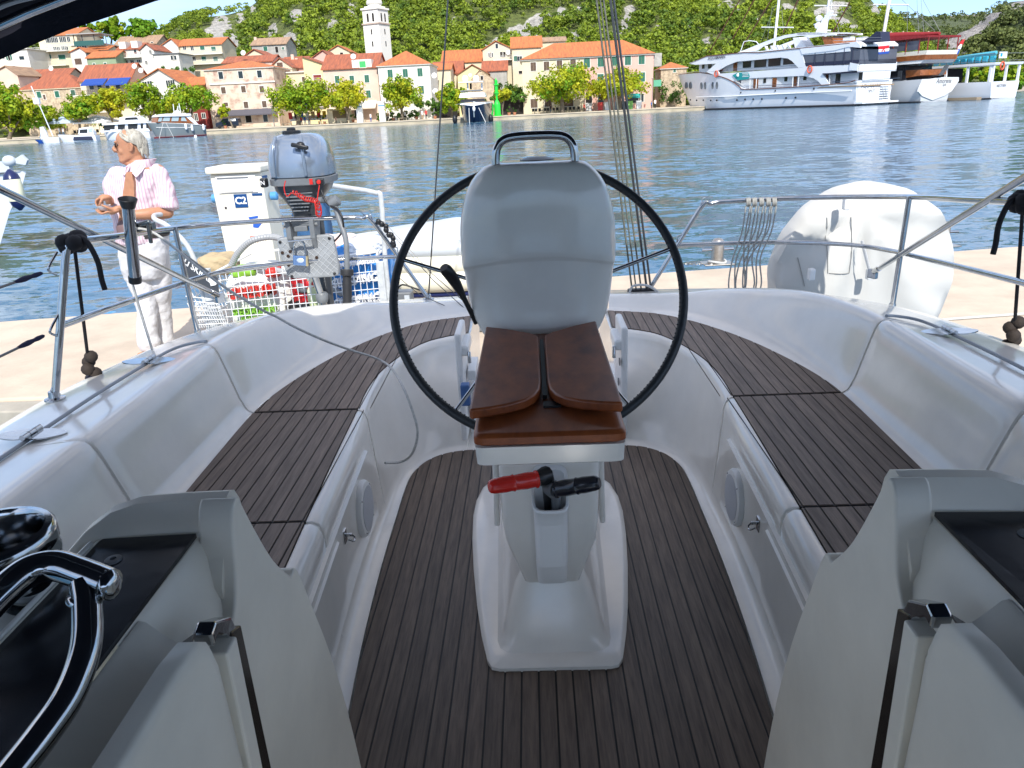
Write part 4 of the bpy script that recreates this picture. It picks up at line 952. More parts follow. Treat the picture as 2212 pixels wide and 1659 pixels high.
MB().prism(hp_[::-1], vn*.001).build('heart_mark', WL, sgo)
# bags: lumpy cloth sacks
def sack(name, lab, c, s, m, seed, n=40, k=26, lump=.10, parent=None, pinch=0, amp2=.05):
    rnd = random.Random(seed); ph = [rnd.uniform(0, 6) for _ in range(8)]; M_ = MB(); rows = []
    c = V(c)
    for i in range(k+1):
        v = -pi/2+pi*i/k; row = []
        for j in range(n):
            u = 2*pi*j/n; cu, su, cv, sv = math.cos(u), math.sin(u), max(1e-4, math.cos(v)), math.sin(v)
            f = lambda q: abs(q)**.62*(1 if q > 0 else -1)
            d = 1+lump*math.sin(3*u+ph[0]+2*sv)+lump*.6*math.sin(5*u-ph[1]+4*v)+amp2*math.sin(9*u+ph[2]+7*v+2*math.sin(3*v))+amp2*.6*math.sin(14*u+ph[3]-11*v)
            d *= (1-pinch*max(0, sv)**3)
            row.append(c+V((s[0]*f(cu)*cv**.6*d, s[1]*f(su)*cv**.6*d, s[2]*f(sv)*(1+.5*lump*math.sin(4*u+ph[4])))))
        rows.append(row)
    M_.rings(rows)
    if parent: return M_.build(name, m, parent, smooth=75)
    o = M_.build(name, m, None, smooth=75, loc=c-V((0, 0, s[2]))); return o
BG = 'bags in the trolley'
CRK = (22, .5, .012)
b1 = sack('shopping_bag', '', (-1.99, 5.52, .24), (.26, .22, .27), mat('bag_white_plastic', (.72, .74, .70), .35, bump=CRK), 1); tag(b1, 'white shopping bag with red and green lettering at the left of the trolley', 'bag', BG)
REDP = mat('print_red', (.55, .03, .02), .5); GRNP = mat('print_green', (.22, .48, .05), .5)
def onbag(s, m, par, x, z, y, sz, rz=0, sx=1, bold=.003): 
    return text('lettering', s, m, par, V((x, 5.225, z)), sz, Euler((R(90), R(rz), 0)), .034, sx=sx, bold=bold*.2)
onbag('ONZUM', REDP, b1, -1.985, .365, 5.252, .105, -4, .85, .001); onbag('SPECIJALIRAN', GRNP, b1, -1.985, .235, 5.250, .058, -3, .85, .002); onbag('UVAM PUIRO', GRNP, b1, -1.97, .185, 5.250, .038, -3)
g1 = sack('print', '', (-2.07, 5.40, .485), (.085, .10, .04), GRNP, 5, parent=b1, n=20, k=10); g2 = sack('print', '', (-1.86, 5.38, .48), (.05, .10, .04), REDP, 6, parent=b1, n=20, k=10)
g3 = sack('print', '', (-2.0, 5.30, .075), (.18, .06, .025), GRNP, 7, parent=b1, n=20, k=10)
b2 = sack('backpack', '', (-1.60, 5.50, .33), (.17, .22, .17), mat('bag_red', (.45, .012, .018), .5, bump=CRK), 2); tag(b2, 'red and black backpack in the middle of the trolley', 'backpack', BG)
sack('lower_panel', '', (-1.60, 5.47, .20), (.165, .21, .10), mat('bag_black', (.015, .015, .018), .6, bump=CRK), 12, parent=b2); sack('pocket', '', (-1.64, 5.31, .37), (.055, .05, .04), GREYP, 13, parent=b2, n=16, k=8)
b3 = sack('beige_sack', '', (-1.72, 5.42, .03), (.22, .18, .13), mat('bag_beige', (.45, .32, .18), .8, bump=CRK), 3); tag(b3, 'beige cloth sack lying low in the trolley beneath the backpack', 'bag', BG)
b4 = sack('green_bag', '', (-1.53, 5.47, .29), (.09, .22, .24), mat('bag_lime', (.42, .55, .20), .4, nz=(7, .5), col2=(.75, .70, .62), bump=CRK), 4); tag(b4, 'lime green printed bag squeezed beside the blue bags', 'bag', BG)
b5 = sack('pink_bag', '', (-1.47, 5.62, .60), (.17, .15, .08), mat('bag_pink', (.75, .48, .42), .4, nz=(9, .4), col2=(.7, .65, .6), bump=CRK), 5); tag(b5, 'pale pink patterned bag on top behind the outboard bracket', 'bag', BG)
b6 = sack('blue_bag', '', (-1.27, 5.50, .30), (.25, .21, .33), mat('bag_blue', (.02, .20, .55), .35, bump=CRK), 6); tag(b6, 'bright blue sleeping bag sack with white capital lettering', 'bag', BG)
BF = 5.245
for s, z, sz, sx in (('SCANDINAVIAN', .535, .060, 1.0), ('SLEEPING', .42, .115, .85), ('SLEEPING', .27, .15, .65), ('SCANDINAVIAN', .145, .055, 1.0), ('SLEEPING', .055, .115, .85)):
    onbag(s, WL, b6, -1.25, z, BF, sz*.72, -7, sx*1.1, 0)
sack('bag_top', '', (-1.20, 5.50, .62), (.14, .2, .05), mat('bag_white2', (.7, .75, .82), .4, bump=CRK), 16, parent=b6)
b7 = sack('terracotta_bag', '', (-1.47, 5.33, .06), (.12, .10, .09), mat('bag_terracotta', (.42, .16, .10), .7, bump=CRK), 8); tag(b7, 'terracotta coloured bag at the bottom front of the trolley', 'bag', BG)
b8 = sack('jeans_bag', '', (-1.68, 5.88, .72), (.13, .12, .28), mat('bag_denim', (.03, .10, .22), .8, bump=CRK), 9, lump=.06); tag(b8, 'denim blue bag standing at the back of the trolley', 'bag', BG)
b9 = sack('brown_sack', '', (-2.40, 5.75, .48), (.14, .15, .08), mat('bag_tan', (.42, .33, .20), .85, bump=CRK), 10); tag(b9, 'tan sack at the far left end of the trolley', 'bag', BG)
hs = thing('corrugated_hose', 'grey corrugated hose looped over the bags in the trolley', 'hose', (-1.9, 5.45, .6))
for P in ([V((-2.18, 5.42, .52)), V((-2.10, 5.40, .62)), V((-1.98, 5.38, .70)), V((-1.82, 5.38, .715)), V((-1.70, 5.38, .64)), V((-1.66, 5.38, .50))], [V((-2.15, 5.38, .50)), V((-1.95, 5.34, .52)), V((-1.75, 5.32, .47)), V((-1.55, 5.32, .42)), V((-1.38, 5.33, .30))]):
    c = catmull(P, 16); MB().tube(c, [.021+.003*(k % 2) for k in range(len(c))], 12).build('hose_run', mat('hose_grey', (.30, .31, .32), .45), hs, smooth=25)
# upturned dinghy beyond the trolley
dg = thing('inflatable_dinghy', 'pale cream and grey dinghy lying beyond the trolley behind the wheel', 'dinghy', (-.62, 6.6, -.28))
def dink(z0, r, m, nm, xr=.95, n_=2.2):
    P = []
    for k in range(41):
        a = 2*pi*k/40; P.append(V((-.80+xr*abs(math.cos(a))**(2/n_)*(1 if math.cos(a) > 0 else -1), 6.75+.42*math.sin(a), z0)))
    return MB().tube(P[:-1], r, 12, closed=True).build(nm, m, dg, smooth=60)
CRM = mat('cream_vinyl', (.72, .70, .58), .4); GVN = mat('grey_vinyl', (.48, .52, .55), .45)
dink(.16, .10, CRM, 'tube_lower'); dink(.30, .085, CRM, 'tube_middle', .92); dink(.42, .07, GVN, 'tube_upper', .86); dink(.05, .03, mat('navy_strip', (.01, .02, .10), .5), 'rub_strip', 1.02)
m = MB(); rg = []
for t, z in ((1, .44), (.85, .52), (.6, .57), (.25, .59)): rg.append([V((-.85+.80*t*math.cos(a), 6.75+.40*t*math.sin(a), z+.03*math.cos(a))) for a in [2*pi*k/28 for k in range(28)]])
m.rings(rg); m.build('hull_bottom', GVN, dg, smooth=60)
MB().box((-.62, 6.4, -.2), (.5, .3, .15)).build('chock', GREYP, dg, bevel=.01)
eb = thing('electric_box', 'small grey electrical box with cable beside the trolley', 'box', atZ(868, 655, .0))
c = atY(868, 652, 5.3); MB().box(c+V((0, 0, -.02)), (.16, .12, .20)).build('housing', GREYP, eb, bevel=.01); MB().box(c+V((.05, -.062, 0)), (.035, .01, .12)).build('hinge_plate', GVN, eb)
MB().tube(catmull([c+V((-.02, -.06, .09)), c+V((.03, -.08, .14)), c+V((.14, -.08, .10)), c+V((.18, -.05, .09))], 4), .006, 8).build('cable', BLACKP, eb, smooth=60)

# neighbouring yacht, bow only, at the left edge
DX = .95
ny_ = thing('neighbour_yacht', 'grey bow of a moored yacht with anchor roller at the left edge', 'yacht', (-11.6, 15.2, -.7))
m = MB(); rg = []
bowt = atY(16, 400, 14.5)
HG = mat('pale_hull', (.58, .62, .66), .25, coat=.5)
for z, yy, xx in ((-.8, 13.9, -10.9), (-.45, 14.0, -10.75), (.1, 14.2, -10.55), (.5, 14.4, -10.35), (.78, 14.5, -10.25)):
    row = []
    for k in range(9):
        t = k/8; row.append(V((xx+DX-5.2*t, yy-1.9*(t**.6)-.2*t, z)))
    row2 = [V((p.x, yy+(yy-p.y), p.z)) for p in row[::-1]]
    rg.append(row+row2[:-1])
m.rings(rg); m.build('hull', HG, ny_, smooth=40)
m = MB(); m.tube([V((-10.80+DX-5.2*t, 13.98-1.9*t**.6-.2*t, -.60)) for t in [k/8 for k in range(9)]], .03, 6); m.build('boot_stripe', mat('stripe_dark', (.02, .03, .05), .4), ny_)
m = MB(); m.tube([V((-10.36+DX-5.2*t, 14.36-1.9*t**.6-.2*t, .78)) for t in [k/8 for k in range(9)]], .018, 6); m.build('rubbing_line', GREYP, ny_)
m = MB(); m.tube([V((-10.1, 14.2, .8)), V((-9.8, 14.2, 1.35)), V((-9.8, 14.7, 1.35)), V((-10.2, 14.8, .8))], .02, 8); m.tube([V((-9.8, 14.45, 1.35)), V((-11.0, 14.4, 1.35))], .02, 8); m.build('pulpit', STEEL, ny_, smooth=60)
m = MB(); c = atY(20, 348, 14.3); m.ball(c, (.12, .10, .10), 12, 7); m.prism([c+V((.0, 0, -.02)), c+V((.25, 0, .10)), c+V((.33, 0, 0)), c+V((.28, 0, -.08))], (0, .06, 0)); m.box(c+V((-.15, 0, -.25)), (.3, .1, .5)); m.build('anchor_roller', GVN, ny_, smooth=40)
f = thing('bow_fender', 'cream fender with navy ends hanging from the neighbouring yacht bow', 'fender', atY(45, 455, 13.8))
a = atY(20, 368, 12.9); b = atY(44, 452, 12.9); q = (b-a).to_track_quat('Z', 'Y').to_matrix(); L = (b-a).length
MB().lathe([(.09, .08), (.125, .14), (.13, L*.5), (.125, L-.14), (.10, L-.09)], a, 20, q).build('body', mat('cream_fender', (.75, .73, .52), .35), f, smooth=60)
for z0, z1, dr in ((-.02, .14, 1), (L+.02, L-.14, -1)): MB().lathe([(.02, z0), (.05, z0+.03*dr), (.105, z0+.08*dr), (.128, z1)], a, 20, q).build('end_cap', MATS['navy_vinyl'], f, smooth=60)

# ================================================================ FAR SHORE
STONE = mat('quay_stone', (.50, .43, .31), .9, nz=(.5, .3), bump=(3, .5, .05))
PAVE = mat('quay_paving', (.58, .50, .38), .9, nz=(.3, .2))
def quayY(x): return 147+.12*x if x < 0 else 147+.22*x
xs = [-260, -130, -85, -40, 0, 30, 60, 90]
mb = MB()
for i in range(len(xs)-1):
    a, b = xs[i], xs[i+1]
    mb.hexa([V((a, quayY(a), -3)), V((b, quayY(b), -3)), V((b, quayY(b)+60, -3)), V((a, quayY(a)+60, -3)), V((a, quayY(a), -.12)), V((b, quayY(b), -.12)), V((b, quayY(b)+60, -.12)), V((a, quayY(a)+60, -.12))])
q = mb.build('stone_quay', STONE); q['kind'] = 'structure'
mb = MB()
for i in range(len(xs)-1):
    a, b = xs[i], xs[i+1]
    mb.hexa([V((a, quayY(a)-.12, -.12)), V((b, quayY(b)-.12, -.12)), V((b, quayY(b)+60, -.12)), V((a, quayY(a)+60, -.12)), V((a, quayY(a)-.12, 0)), V((b, quayY(b)-.12, 0)), V((b, quayY(b)+60, 0)), V((a, quayY(a)+60, 0))])
q = mb.build('quay_pavement', PAVE); q['kind'] = 'structure'

# ---- hills
from mathutils import noise as mn
def fbm(x, y, s=1., o=4): return mn.fractal(V((x*s, y*s, 3.3)), 1.0, 2.0, o)
def interp(tab, x):
    if x <= tab[0][0]: return tab[0][1]
    for (a, b), (c, d) in zip(tab, tab[1:]):
        if x <= c: return b+(d-b)*(x-a)/(c-a)
    return tab[-1][1]
ROCKM = bpy.data.materials.new('hillside_rock_and_scrub'); ROCKM.use_nodes = True
def rockmat(m, rock=(.52, .50, .46), scrub=(.12, .15, .035), thr=(.50, .60)):
    t = m.node_tree; L = t.links; b = t.nodes['Principled BSDF']; b.inputs['Roughness'].default_value = .95
    tc = t.nodes.new('ShaderNodeTexCoord')
    n1 = t.nodes.new('ShaderNodeTexNoise'); n1.inputs['Scale'].default_value = .045; n1.inputs['Detail'].default_value = 7; n1.inputs['Roughness'].default_value = .6
    n2 = t.nodes.new('ShaderNodeTexNoise'); n2.inputs['Scale'].default_value = .55; n2.inputs['Detail'].default_value = 6; n2.inputs['Roughness'].default_value = .7
    at = t.nodes.new('ShaderNodeAttribute'); at.attribute_name = 'rock'
    add = t.nodes.new('ShaderNodeMath'); add.operation = 'ADD'
    for n in (n1, n2): L.new(tc.outputs['Object'], n.inputs['Vector'])
    ml = t.nodes.new('ShaderNodeMath'); ml.operation = 'MULTIPLY'; ml.inputs[1].default_value = .35; L.new(n2.outputs['Fac'], ml.inputs[0])
    L.new(at.outputs['Fac'], add.inputs[0]); L.new(ml.outputs[0], add.inputs[1])
    r = t.nodes.new('ShaderNodeValToRGB'); r.color_ramp.elements[0].position = thr[0]; r.color_ramp.elements[1].position = thr[1]; L.new(add.outputs[0], r.inputs['Fac'])
    rr = t.nodes.new('ShaderNodeValToRGB'); rr.color_ramp.elements[0].position = .35; rr.color_ramp.elements[1].position = .62
    rr.color_ramp.elements[0].color = (*[x*.42 for x in rock], 1); rr.color_ramp.elements[1].color = (*rock, 1); L.new(n2.outputs['Fac'], rr.inputs['Fac'])
    sr = t.nodes.new('ShaderNodeValToRGB'); sr.color_ramp.elements[0].position = .35; sr.color_ramp.elements[1].position = .65
    sr.color_ramp.elements[0].color = (*[x*.5 for x in scrub], 1); sr.color_ramp.elements[1].color = (*[x*1.3 for x in scrub], 1); L.new(n2.outputs['Fac'], sr.inputs['Fac'])
    mx = t.nodes.new('ShaderNodeMix'); mx.data_type = 'RGBA'; L.new(r.outputs['Color'], mx.inputs['Factor']); L.new(sr.outputs['Color'], mx.inputs['A']); L.new(rr.outputs['Color'], mx.inputs['B'])
    L.new(mx.outputs['Result'], b.inputs['Base Color'])
    bp = t.nodes.new('ShaderNodeBump'); bp.inputs['Distance'].default_value = 2.0; bp.inputs['Strength'].default_value = .9; L.new(n2.outputs['Fac'], bp.inputs['Height']); L.new(bp.outputs[0], b.inputs['Normal'])
rockmat(ROCKM)
# rock patches, given as ellipses in viewing direction: (px, py, rx, ry)
ROCKS = [(478, 62, 20, 26), (488, 90, 24, 20), (455, 70, 14, 10), (590, 62, 9, 10), (640, 30, 12, 10), (720, 52, 10, 12), (548, 20, 8, 7), (625, 85, 14, 14), (640, 98, 12, 8), (760, 18, 7, 10),
 (1118, 62, 20, 7), (1150, 48, 16, 9), (1170, 36, 18, 6), (1120, 76, 22, 7), (1085, 85, 20, 7), (1212, 28, 10, 12), (1255, 22, 14, 6), (1160, 70, 8, 6), (1240, 75, 10, 6), (1060, 100, 20, 5), (1350, 48, 8, 10), (1330, 75, 10, 7),
 (1420, 60, 7, 8), (1490, 52, 8, 6), (1525, 92, 8, 9), (1548, 20, 8, 8), (1575, 10, 20, 5), (1585, 30, 14, 5), (1600, 22, 10, 5), (1640, 45, 14, 8), (1780, 30, 20, 14), (1805, 48, 28, 10), (1815, 10, 22, 6), (1840, 62, 12, 8), (1885, 22, 14, 10), (1360, 20, 10, 8), (1700, 20, 18, 10), (520, 35, 10, 8), (840, 40, 8, 8), (980, 50, 6, 10)]
def rockness(px, py):
    v = 0
    for a, b, rx, ry in ROCKS:
        d = ((px-a)/rx)**2+((py-b)/ry)**2
        if py > b: d = (px-a)**2/rx**2+((py-b)/(ry+9))**2
        if d < 2.1: v = max(v, 1-d/2.1)
    return v
HILLS = {}
def hill(name, px0, px1, npx, Y0, Y1, nt, ridge, foot, shape, m, amp, nsc, rockf=None, back=True):
    rows = []; info = []; vals = []
    for i in range(nt+1):
        t = i/nt; row = []; ri = []
        for j in range(npx+1):
            px = px0+(px1-px0)*j/npx
            Y = Y0+(Y1-Y0)*t
            zr = atY(px, interp(ridge, px), Y1).z; z0 = interp(foot, px)
            p = atY(px, 200, Y); p.z = z0+(zr-z0)*shape(t)
            n = fbm(p.x, p.y, nsc); p.z += amp*n*max(0, math.sin(pi*min(1, t)))**.6*(1 if t < .999 else .5)
            row.append(p)
        rows.append(row)
    if back: rows.append([p+V((0, 60, -40)) for p in rows[-1]])
    M_ = MB().grid(rows); o = M_.build(name, m, None, smooth=80); o['kind'] = 'structure'
    at = o.data.attributes.new('rock', 'FLOAT', 'POINT'); vals = []
    for r in rows:
        for p in r:
            q_ = (p-CAM); w_ = q_.dot(CF); px = 1106+FPX*q_.dot(CR)/w_; py = 829.5-FPX*q_.dot(CU)/w_
            vals.append((rockf or rockness)(px, py))
    at.data.foreach_set('value', vals)
    HILLS[name] = (rows, vals, px0, px1, npx)
    return o
# the left slope under the upper town, then the big hill, the far ridge and the cliff
hill('town_slope', -260, 380, 60, 166, 262, 30, [(-260, 75), (0, 75), (200, 92), (262, 96), (330, 98), (380, 118)], [(-300, 0), (3000, 0)], lambda t: max(0, t-.12)/.88-(.01 if t < .12 else 0), ROCKM, 1.2, .03)
hill('wooded_hill', 270, 2020, 180, 182, 470, 60, [(270, 160), (310, 130), (340, 106), (372, 82), (400, 62), (425, 44), (450, 38), (520, 30), (560, 18), (600, -10), (650, -60), (800, -120), (1500, -140), (1700, -100), (1800, -60), (1860, 0), (1900, 40), (1935, 66), (1975, 95), (2020, 150)], [(0, 1), (900, 1), (1500, -1), (2100, -1)], lambda t: t**1.12, ROCKM, 9, .016)
FARM = bpy.data.materials.new('far_ridge_scrub'); FARM.use_nodes = True; rockmat(FARM, (.34, .31, .27), (.085, .11, .045), (.55, .7))
def rk_far(px, py):
    return max(0, 1-((px-2050)/110)**2/1.-((py-33-(px-2050)*-.02)/5)**2/2)+.2*max(0, 1-abs(py-26)/3)
hill('far_ridge', 1780, 2500, 60, 520, 1000, 30, [(1780, 52), (1920, 40), (1980, 38), (2056, 34), (2120, 30), (2212, 12), (2500, -30)], [(0, -2), (3000, -2)], lambda t: t**.9, FARM, 12, .006, rk_far)
CLIFFM = bpy.data.materials.new('limestone_cliff'); CLIFFM.use_nodes = True; rockmat(CLIFFM, (.38, .36, .35), (.05, .075, .025), (.40, .52))
def rk_cl(px, py):
    # limestone face falling from upper right to lower left
    d = abs((py-52)+(px-2130)*.75)/1.2; v = max(0, 1-d/30) if 2040 < px < 2160 else 0
    if px > 2170 and py < 50: v = max(v, .8-abs((py-18)-(2200-px)*.4)/30)
    if 2000 < px < 2080 and 80 < py < 108: v = max(v, .8)
    return v
hill('limestone_cliff', 1930, 2500, 90, 330, 560, 40, [(1930, 175), (2000, 120), (2050, 88), (2078, 62), (2110, 34), (2150, 6), (2190, 2), (2212, -10), (2300, -40), (2500, -80)], [(0, -2), (3000, -2)], lambda t: t**.75, CLIFFM, 14, .02, rk_cl)
# low shore on the right
mb = MB(); a = atZ(2020, 208, -.7); mb.prism([V((70, 225, -.9)), V((420, 300, -.9)), V((420, 420, -.9)), V((60, 420, -.9))], (0, 0, 1.5)); q = mb.build('right_shore', mat('shore_sand', (.46, .40, .31), .95, nz=(.3, .3))); q['kind'] = 'structure'

# ---- forest: one mass of small pines, built as leaf clumps
def foliage_mat(name, c1, c2, tr=.25):
    m = bpy.data.materials.new(name); m.use_nodes = True; t = m.node_tree; L = t.links; b = t.nodes['Principled BSDF']; b.inputs['Roughness'].default_value = .6; b.inputs['Specular IOR Level'].default_value = .25
    at = t.nodes.new('ShaderNodeAttribute'); at.attribute_name = 'tint'; g = t.nodes.new('ShaderNodeNewGeometry')
    mx = t.nodes.new('ShaderNodeMix'); mx.data_type = 'RGBA'; mx.inputs['A'].default_value = (*c1, 1); mx.inputs['B'].default_value = (*c2, 1); L.new(at.outputs['Fac'], mx.inputs['Factor'])
    mr = t.nodes.new('ShaderNodeMapRange'); mr.inputs['To Min'].default_value = .7; mr.inputs['To Max'].default_value = 1.3; L.new(g.outputs['Random Per Island'], mr.inputs['Value'])
    m2 = t.nodes.new('ShaderNodeMix'); m2.data_type = 'RGBA'; m2.blend_type = 'MULTIPLY'; m2.inputs['Factor'].default_value = 1; L.new(mx.outputs['Result'], m2.inputs['A']); L.new(mr.outputs[0], m2.inputs['B'])
    L.new(m2.outputs['Result'], b.inputs['Base Color'])
    tl = t.nodes.new('ShaderNodeBsdfTranslucent'); L.new(m2.outputs['Result'], tl.inputs['Color']); ms = t.nodes.new('ShaderNodeMixShader'); ms.inputs[0].default_value = tr
    L.new(b.outputs[0], ms.inputs[1]); L.new(tl.outputs[0], ms.inputs[2]); L.new(ms.outputs[0], t.nodes['Material Output'].inputs['Surface'])
    return m
def leaf_mesh(name, C, N, S, T, m, parent=None, loc=None, kind=None):
    """quads centred at C with normals N, size S, tint T"""
    n = len(C); rng = np.random.default_rng(len(C)); N = N/np.maximum(1e-6, np.linalg.norm(N, axis=1))[:, None]
    r = rng.normal(size=(n, 3)); u = np.cross(N, r); u /= np.maximum(1e-6, np.linalg.norm(u, axis=1))[:, None]; v = np.cross(N, u)
    S = S[:, None]; q = np.stack([C-u*S, C-v*S*.7, C+u*S, C+v*S*.7+N*S*.25], 1)
    o0 = np.array(ORG.get(parent, V())) if parent else (np.array(V(loc)) if loc is not None else np.zeros(3))
    co = (q-o0).reshape(-1, 3).astype(np.float32); me = bpy.data.meshes.new(name); me.vertices.add(4*n); me.vertices.foreach_set('co', co.ravel())
    me.loops.add(4*n); me.loops.foreach_set('vertex_index', np.arange(4*n, dtype=np.int32)); me.polygons.add(n)
    me.polygons.foreach_set('loop_start', np.arange(0, 4*n, 4, dtype=np.int32)); me.polygons.foreach_set('loop_total', np.full(n, 4, dtype=np.int32))
    me.update(); at = me.attributes.new('tint', 'FLOAT', 'FACE'); at.data.foreach_set('value', T.astype(np.float32)); me.materials.append(m)
    o = bpy.data.objects.new(name, me); COL.objects.link(o)
    if parent: o.parent = parent
    else: o.location = tuple(o0)
    if kind: o['kind'] = kind
    return o
PINE = foliage_mat('pine_foliage', (.065, .125, .015), (.26, .33, .025))
PINEF = foliage_mat('far_pine_foliage', (.055, .085, .028), (.15, .18, .05))
def forest(name, hname, n, hmin, hmax, per, m, thr=.18, leaf=.5, pyl=(-60, 400), seed=3, dens=.0):
    rows, vals, px0, px1, npx = HILLS[hname]; rng = np.random.default_rng(seed); rr = random.Random(seed)
    P = np.array([[tuple(p) for p in r] for r in rows]); Vv = np.array(vals).reshape(len(rows), -1); ni, nj = P.shape[0]-2, P.shape[1]-1
    pts = []; tries = 0
    while len(pts) < n and tries < n*12:
        tries += 1; fi = rr.random()**1.0*ni; fj = rr.random()*nj; i, j = int(fi), int(fj); a, b = fi-i, fj-j
        p = P[i, j]*(1-a)*(1-b)+P[i+1, j]*a*(1-b)+P[i, j+1]*(1-a)*b+P[i+1, j+1]*a*b; rk = Vv[i, j]*(1-a)*(1-b)+Vv[i+1, j]*a*(1-b)+Vv[i, j+1]*(1-a)*b+Vv[i+1, j+1]*a*b
        q_ = V(p)-CAM; w_ = q_.dot(CF); px = 1106+FPX*q_.dot(CR)/w_; py = 829.5-FPX*q_.dot(CU)/w_
        if not (-60 < px < 2280 and pyl[0] < py < pyl[1]): continue
        if rk > thr and rr.random() < min(.97, .5+rk): continue
        if fbm(p[0], p[1], .05)+rr.random()*.5 < dens-.2: continue
        pts.append(p)
    pts = np.array(pts); k = len(pts); h = rng.uniform(hmin, hmax, k)
    ncl = 6; per_c = per//ncl
    C = []; N = []; S = []; T = []
    tt = np.clip(rng.normal(.55, .22, k)+.3*np.array([fbm(p[0], p[1], .02) for p in pts]), 0, 1)
    for c in range(ncl):
        a = rng.uniform(0, 2*np.pi, k); rad = h*rng.uniform(.10, .30, k)*(0 if c == 0 else 1); cz = h*(rng.uniform(.45, .85, k) if c else .85)
        cc = pts+np.stack([rad*np.cos(a), rad*np.sin(a), cz], 1); cr = h*rng.uniform(.16, .27, k)
        d = rng.normal(size=(k, per_c, 3)); d /= np.linalg.norm(d, axis=2)[:, :, None]; d[:, :, 2] = np.abs(d[:, :, 2])*1.0-.35*(rng.random((k, per_c)) < .5)
        q_ = cc[:, None, :]+d*cr[:, None, None]*np.array([1, 1, .62])*rng.uniform(.75, 1.05, (k, per_c, 1))
        nn = d+rng.normal(size=d.shape)*.45+np.array([0, 0, .3])
        C.append(q_.reshape(-1, 3)); N.append(nn.reshape(-1, 3)); S.append(np.repeat(h, per_c)*leaf*.11*rng.uniform(.6, 1.3, k*per_c))
        T.append(np.clip(np.repeat(tt, per_c)+rng.normal(0, .15, k*per_c), 0, 1))
    C, N, S, T = map(np.concatenate, (C, N, S, T))
    return leaf_mesh(name, C, N, S, T, m, kind='stuff')
forest('hillside_pine_wood', 'wooded_hill', 11500, 2.4, 5.4, 66, PINE, leaf=.85, thr=.05)
forest('slope_shrubs', 'town_slope', 130, 3, 6, 72, PINE, leaf=.9, seed=5)
forest('far_ridge_wood', 'far_ridge', 1500, 4, 8, 30, PINEF, leaf=1.2, seed=8, thr=.3)
forest('cliff_foot_wood', 'limestone_cliff', 1300, 4, 8, 60, PINEF, thr=.08, leaf=.9, seed=9)
def crown(name, parent, blobs, n, size, m, tint=(.6, .25), seed=1, flat=.8):
    rng = np.random.default_rng(seed); C = []; N = []; S = []; T = []
    vol = [b[3]*b[4]*b[5] for b in blobs]; tot = sum(vol)
    for b, v_ in zip(blobs, vol):
        k = max(30, int(n*v_/tot)); ns = max(3, int(k/38)); ct = rng.normal(size=(ns, 3)); ct /= np.linalg.norm(ct, axis=1)[:, None]
        ct = np.array(b[:3])+ct*np.array(b[3:6])*rng.uniform(.45, .98, (ns, 1)); idx = rng.integers(0, ns, k)
        d = rng.normal(size=(k, 3)); d /= np.linalg.norm(d, axis=1)[:, None]; rr_ = (b[3]*b[4]*b[5])**(1/3)*.36
        p = ct[idx]+d*rr_*rng.uniform(.5, 1.1, (k, 1)); out = p-np.array(b[:3])
        C.append(p); N.append(d+.6*out/np.linalg.norm(out, axis=1)[:, None]+rng.normal(size=(k, 3))*.5+np.array([0, 0, .25])); S.append(size*rng.uniform(.6, 1.3, k))
        tb_ = rng.normal(tint[0], tint[1], ns)[idx]; T.append(np.clip(tb_+rng.normal(0, .08, k), 0, 1))
    C, N, S, T = map(np.concatenate, (C, N, S, T)); return leaf_mesh(name, C, N, S, T, m, parent)
PLANE = foliage_mat('plane_tree_foliage', (.12, .27, .012), (.50, .48, .02), .35)
BARK = mat('plane_bark', (.22, .18, .13), .9, nz=(2, .5), bump=(5, .6, .03))
def leafy(name, lab, px, pyb, Y, cpy, w, h, n=2200, tint=(.35, .25), seed=1, group=None, lean=0, size=.26, z0=0, blobs=None):
    """tree with trunk foot at (px,pyb) and crown centre at row cpy, w x h pixels"""
    base = atY(px, pyb, Y); base.z = z0; c = atY(px+lean, cpy, Y); k = Y/FPX*1.06
    o = thing(name, lab, 'tree', base, group); W, H = w*k/2, h*k/2; rnd = random.Random(seed)
    bl = []
    for i in range(7):
        a = 2*pi*i/7+rnd.random(); bl.append((c.x+.52*W*math.cos(a), Y+.5*W*math.sin(a), c.z+H*rnd.uniform(-.5, .4), W*.62, W*.58, H*.62))
    bl.append((c.x, Y, c.z+.35*H, W*.6, W*.5, H*.6))
    if blobs: bl = [(c.x+a*W, Y+rnd.uniform(-.3, .3)*W, c.z+b_*H, W*r1, W*r1, H*r2) for a, b_, r1, r2 in blobs]
    crown('crown', o, bl, int(n*1.5), size, PLANE, tint, seed)
    fork = V((base.x+(c.x-base.x)*.5, Y, max(base.z+.9, min(base.z+2.4, c.z-.9*H)))); r = max(.13, W*.07)
    m = MB(); m.tube([base-V((0, 0, .1)), base.lerp(fork, .5)+V((.05, 0, 0)), fork], [r*1.25, r, r*.85], 8)
    m.build('trunk', BARK, o, smooth=60)
    for b_ in bl: 
        e = V(b_[:3]); MB().tube([fork-V((0, 0, .15)), fork.lerp(e, .5)+V((0, 0, .25)), e], [r*.55, r*.35, r*.1], 6).build('limb', BARK, o, smooth=60)
    return o
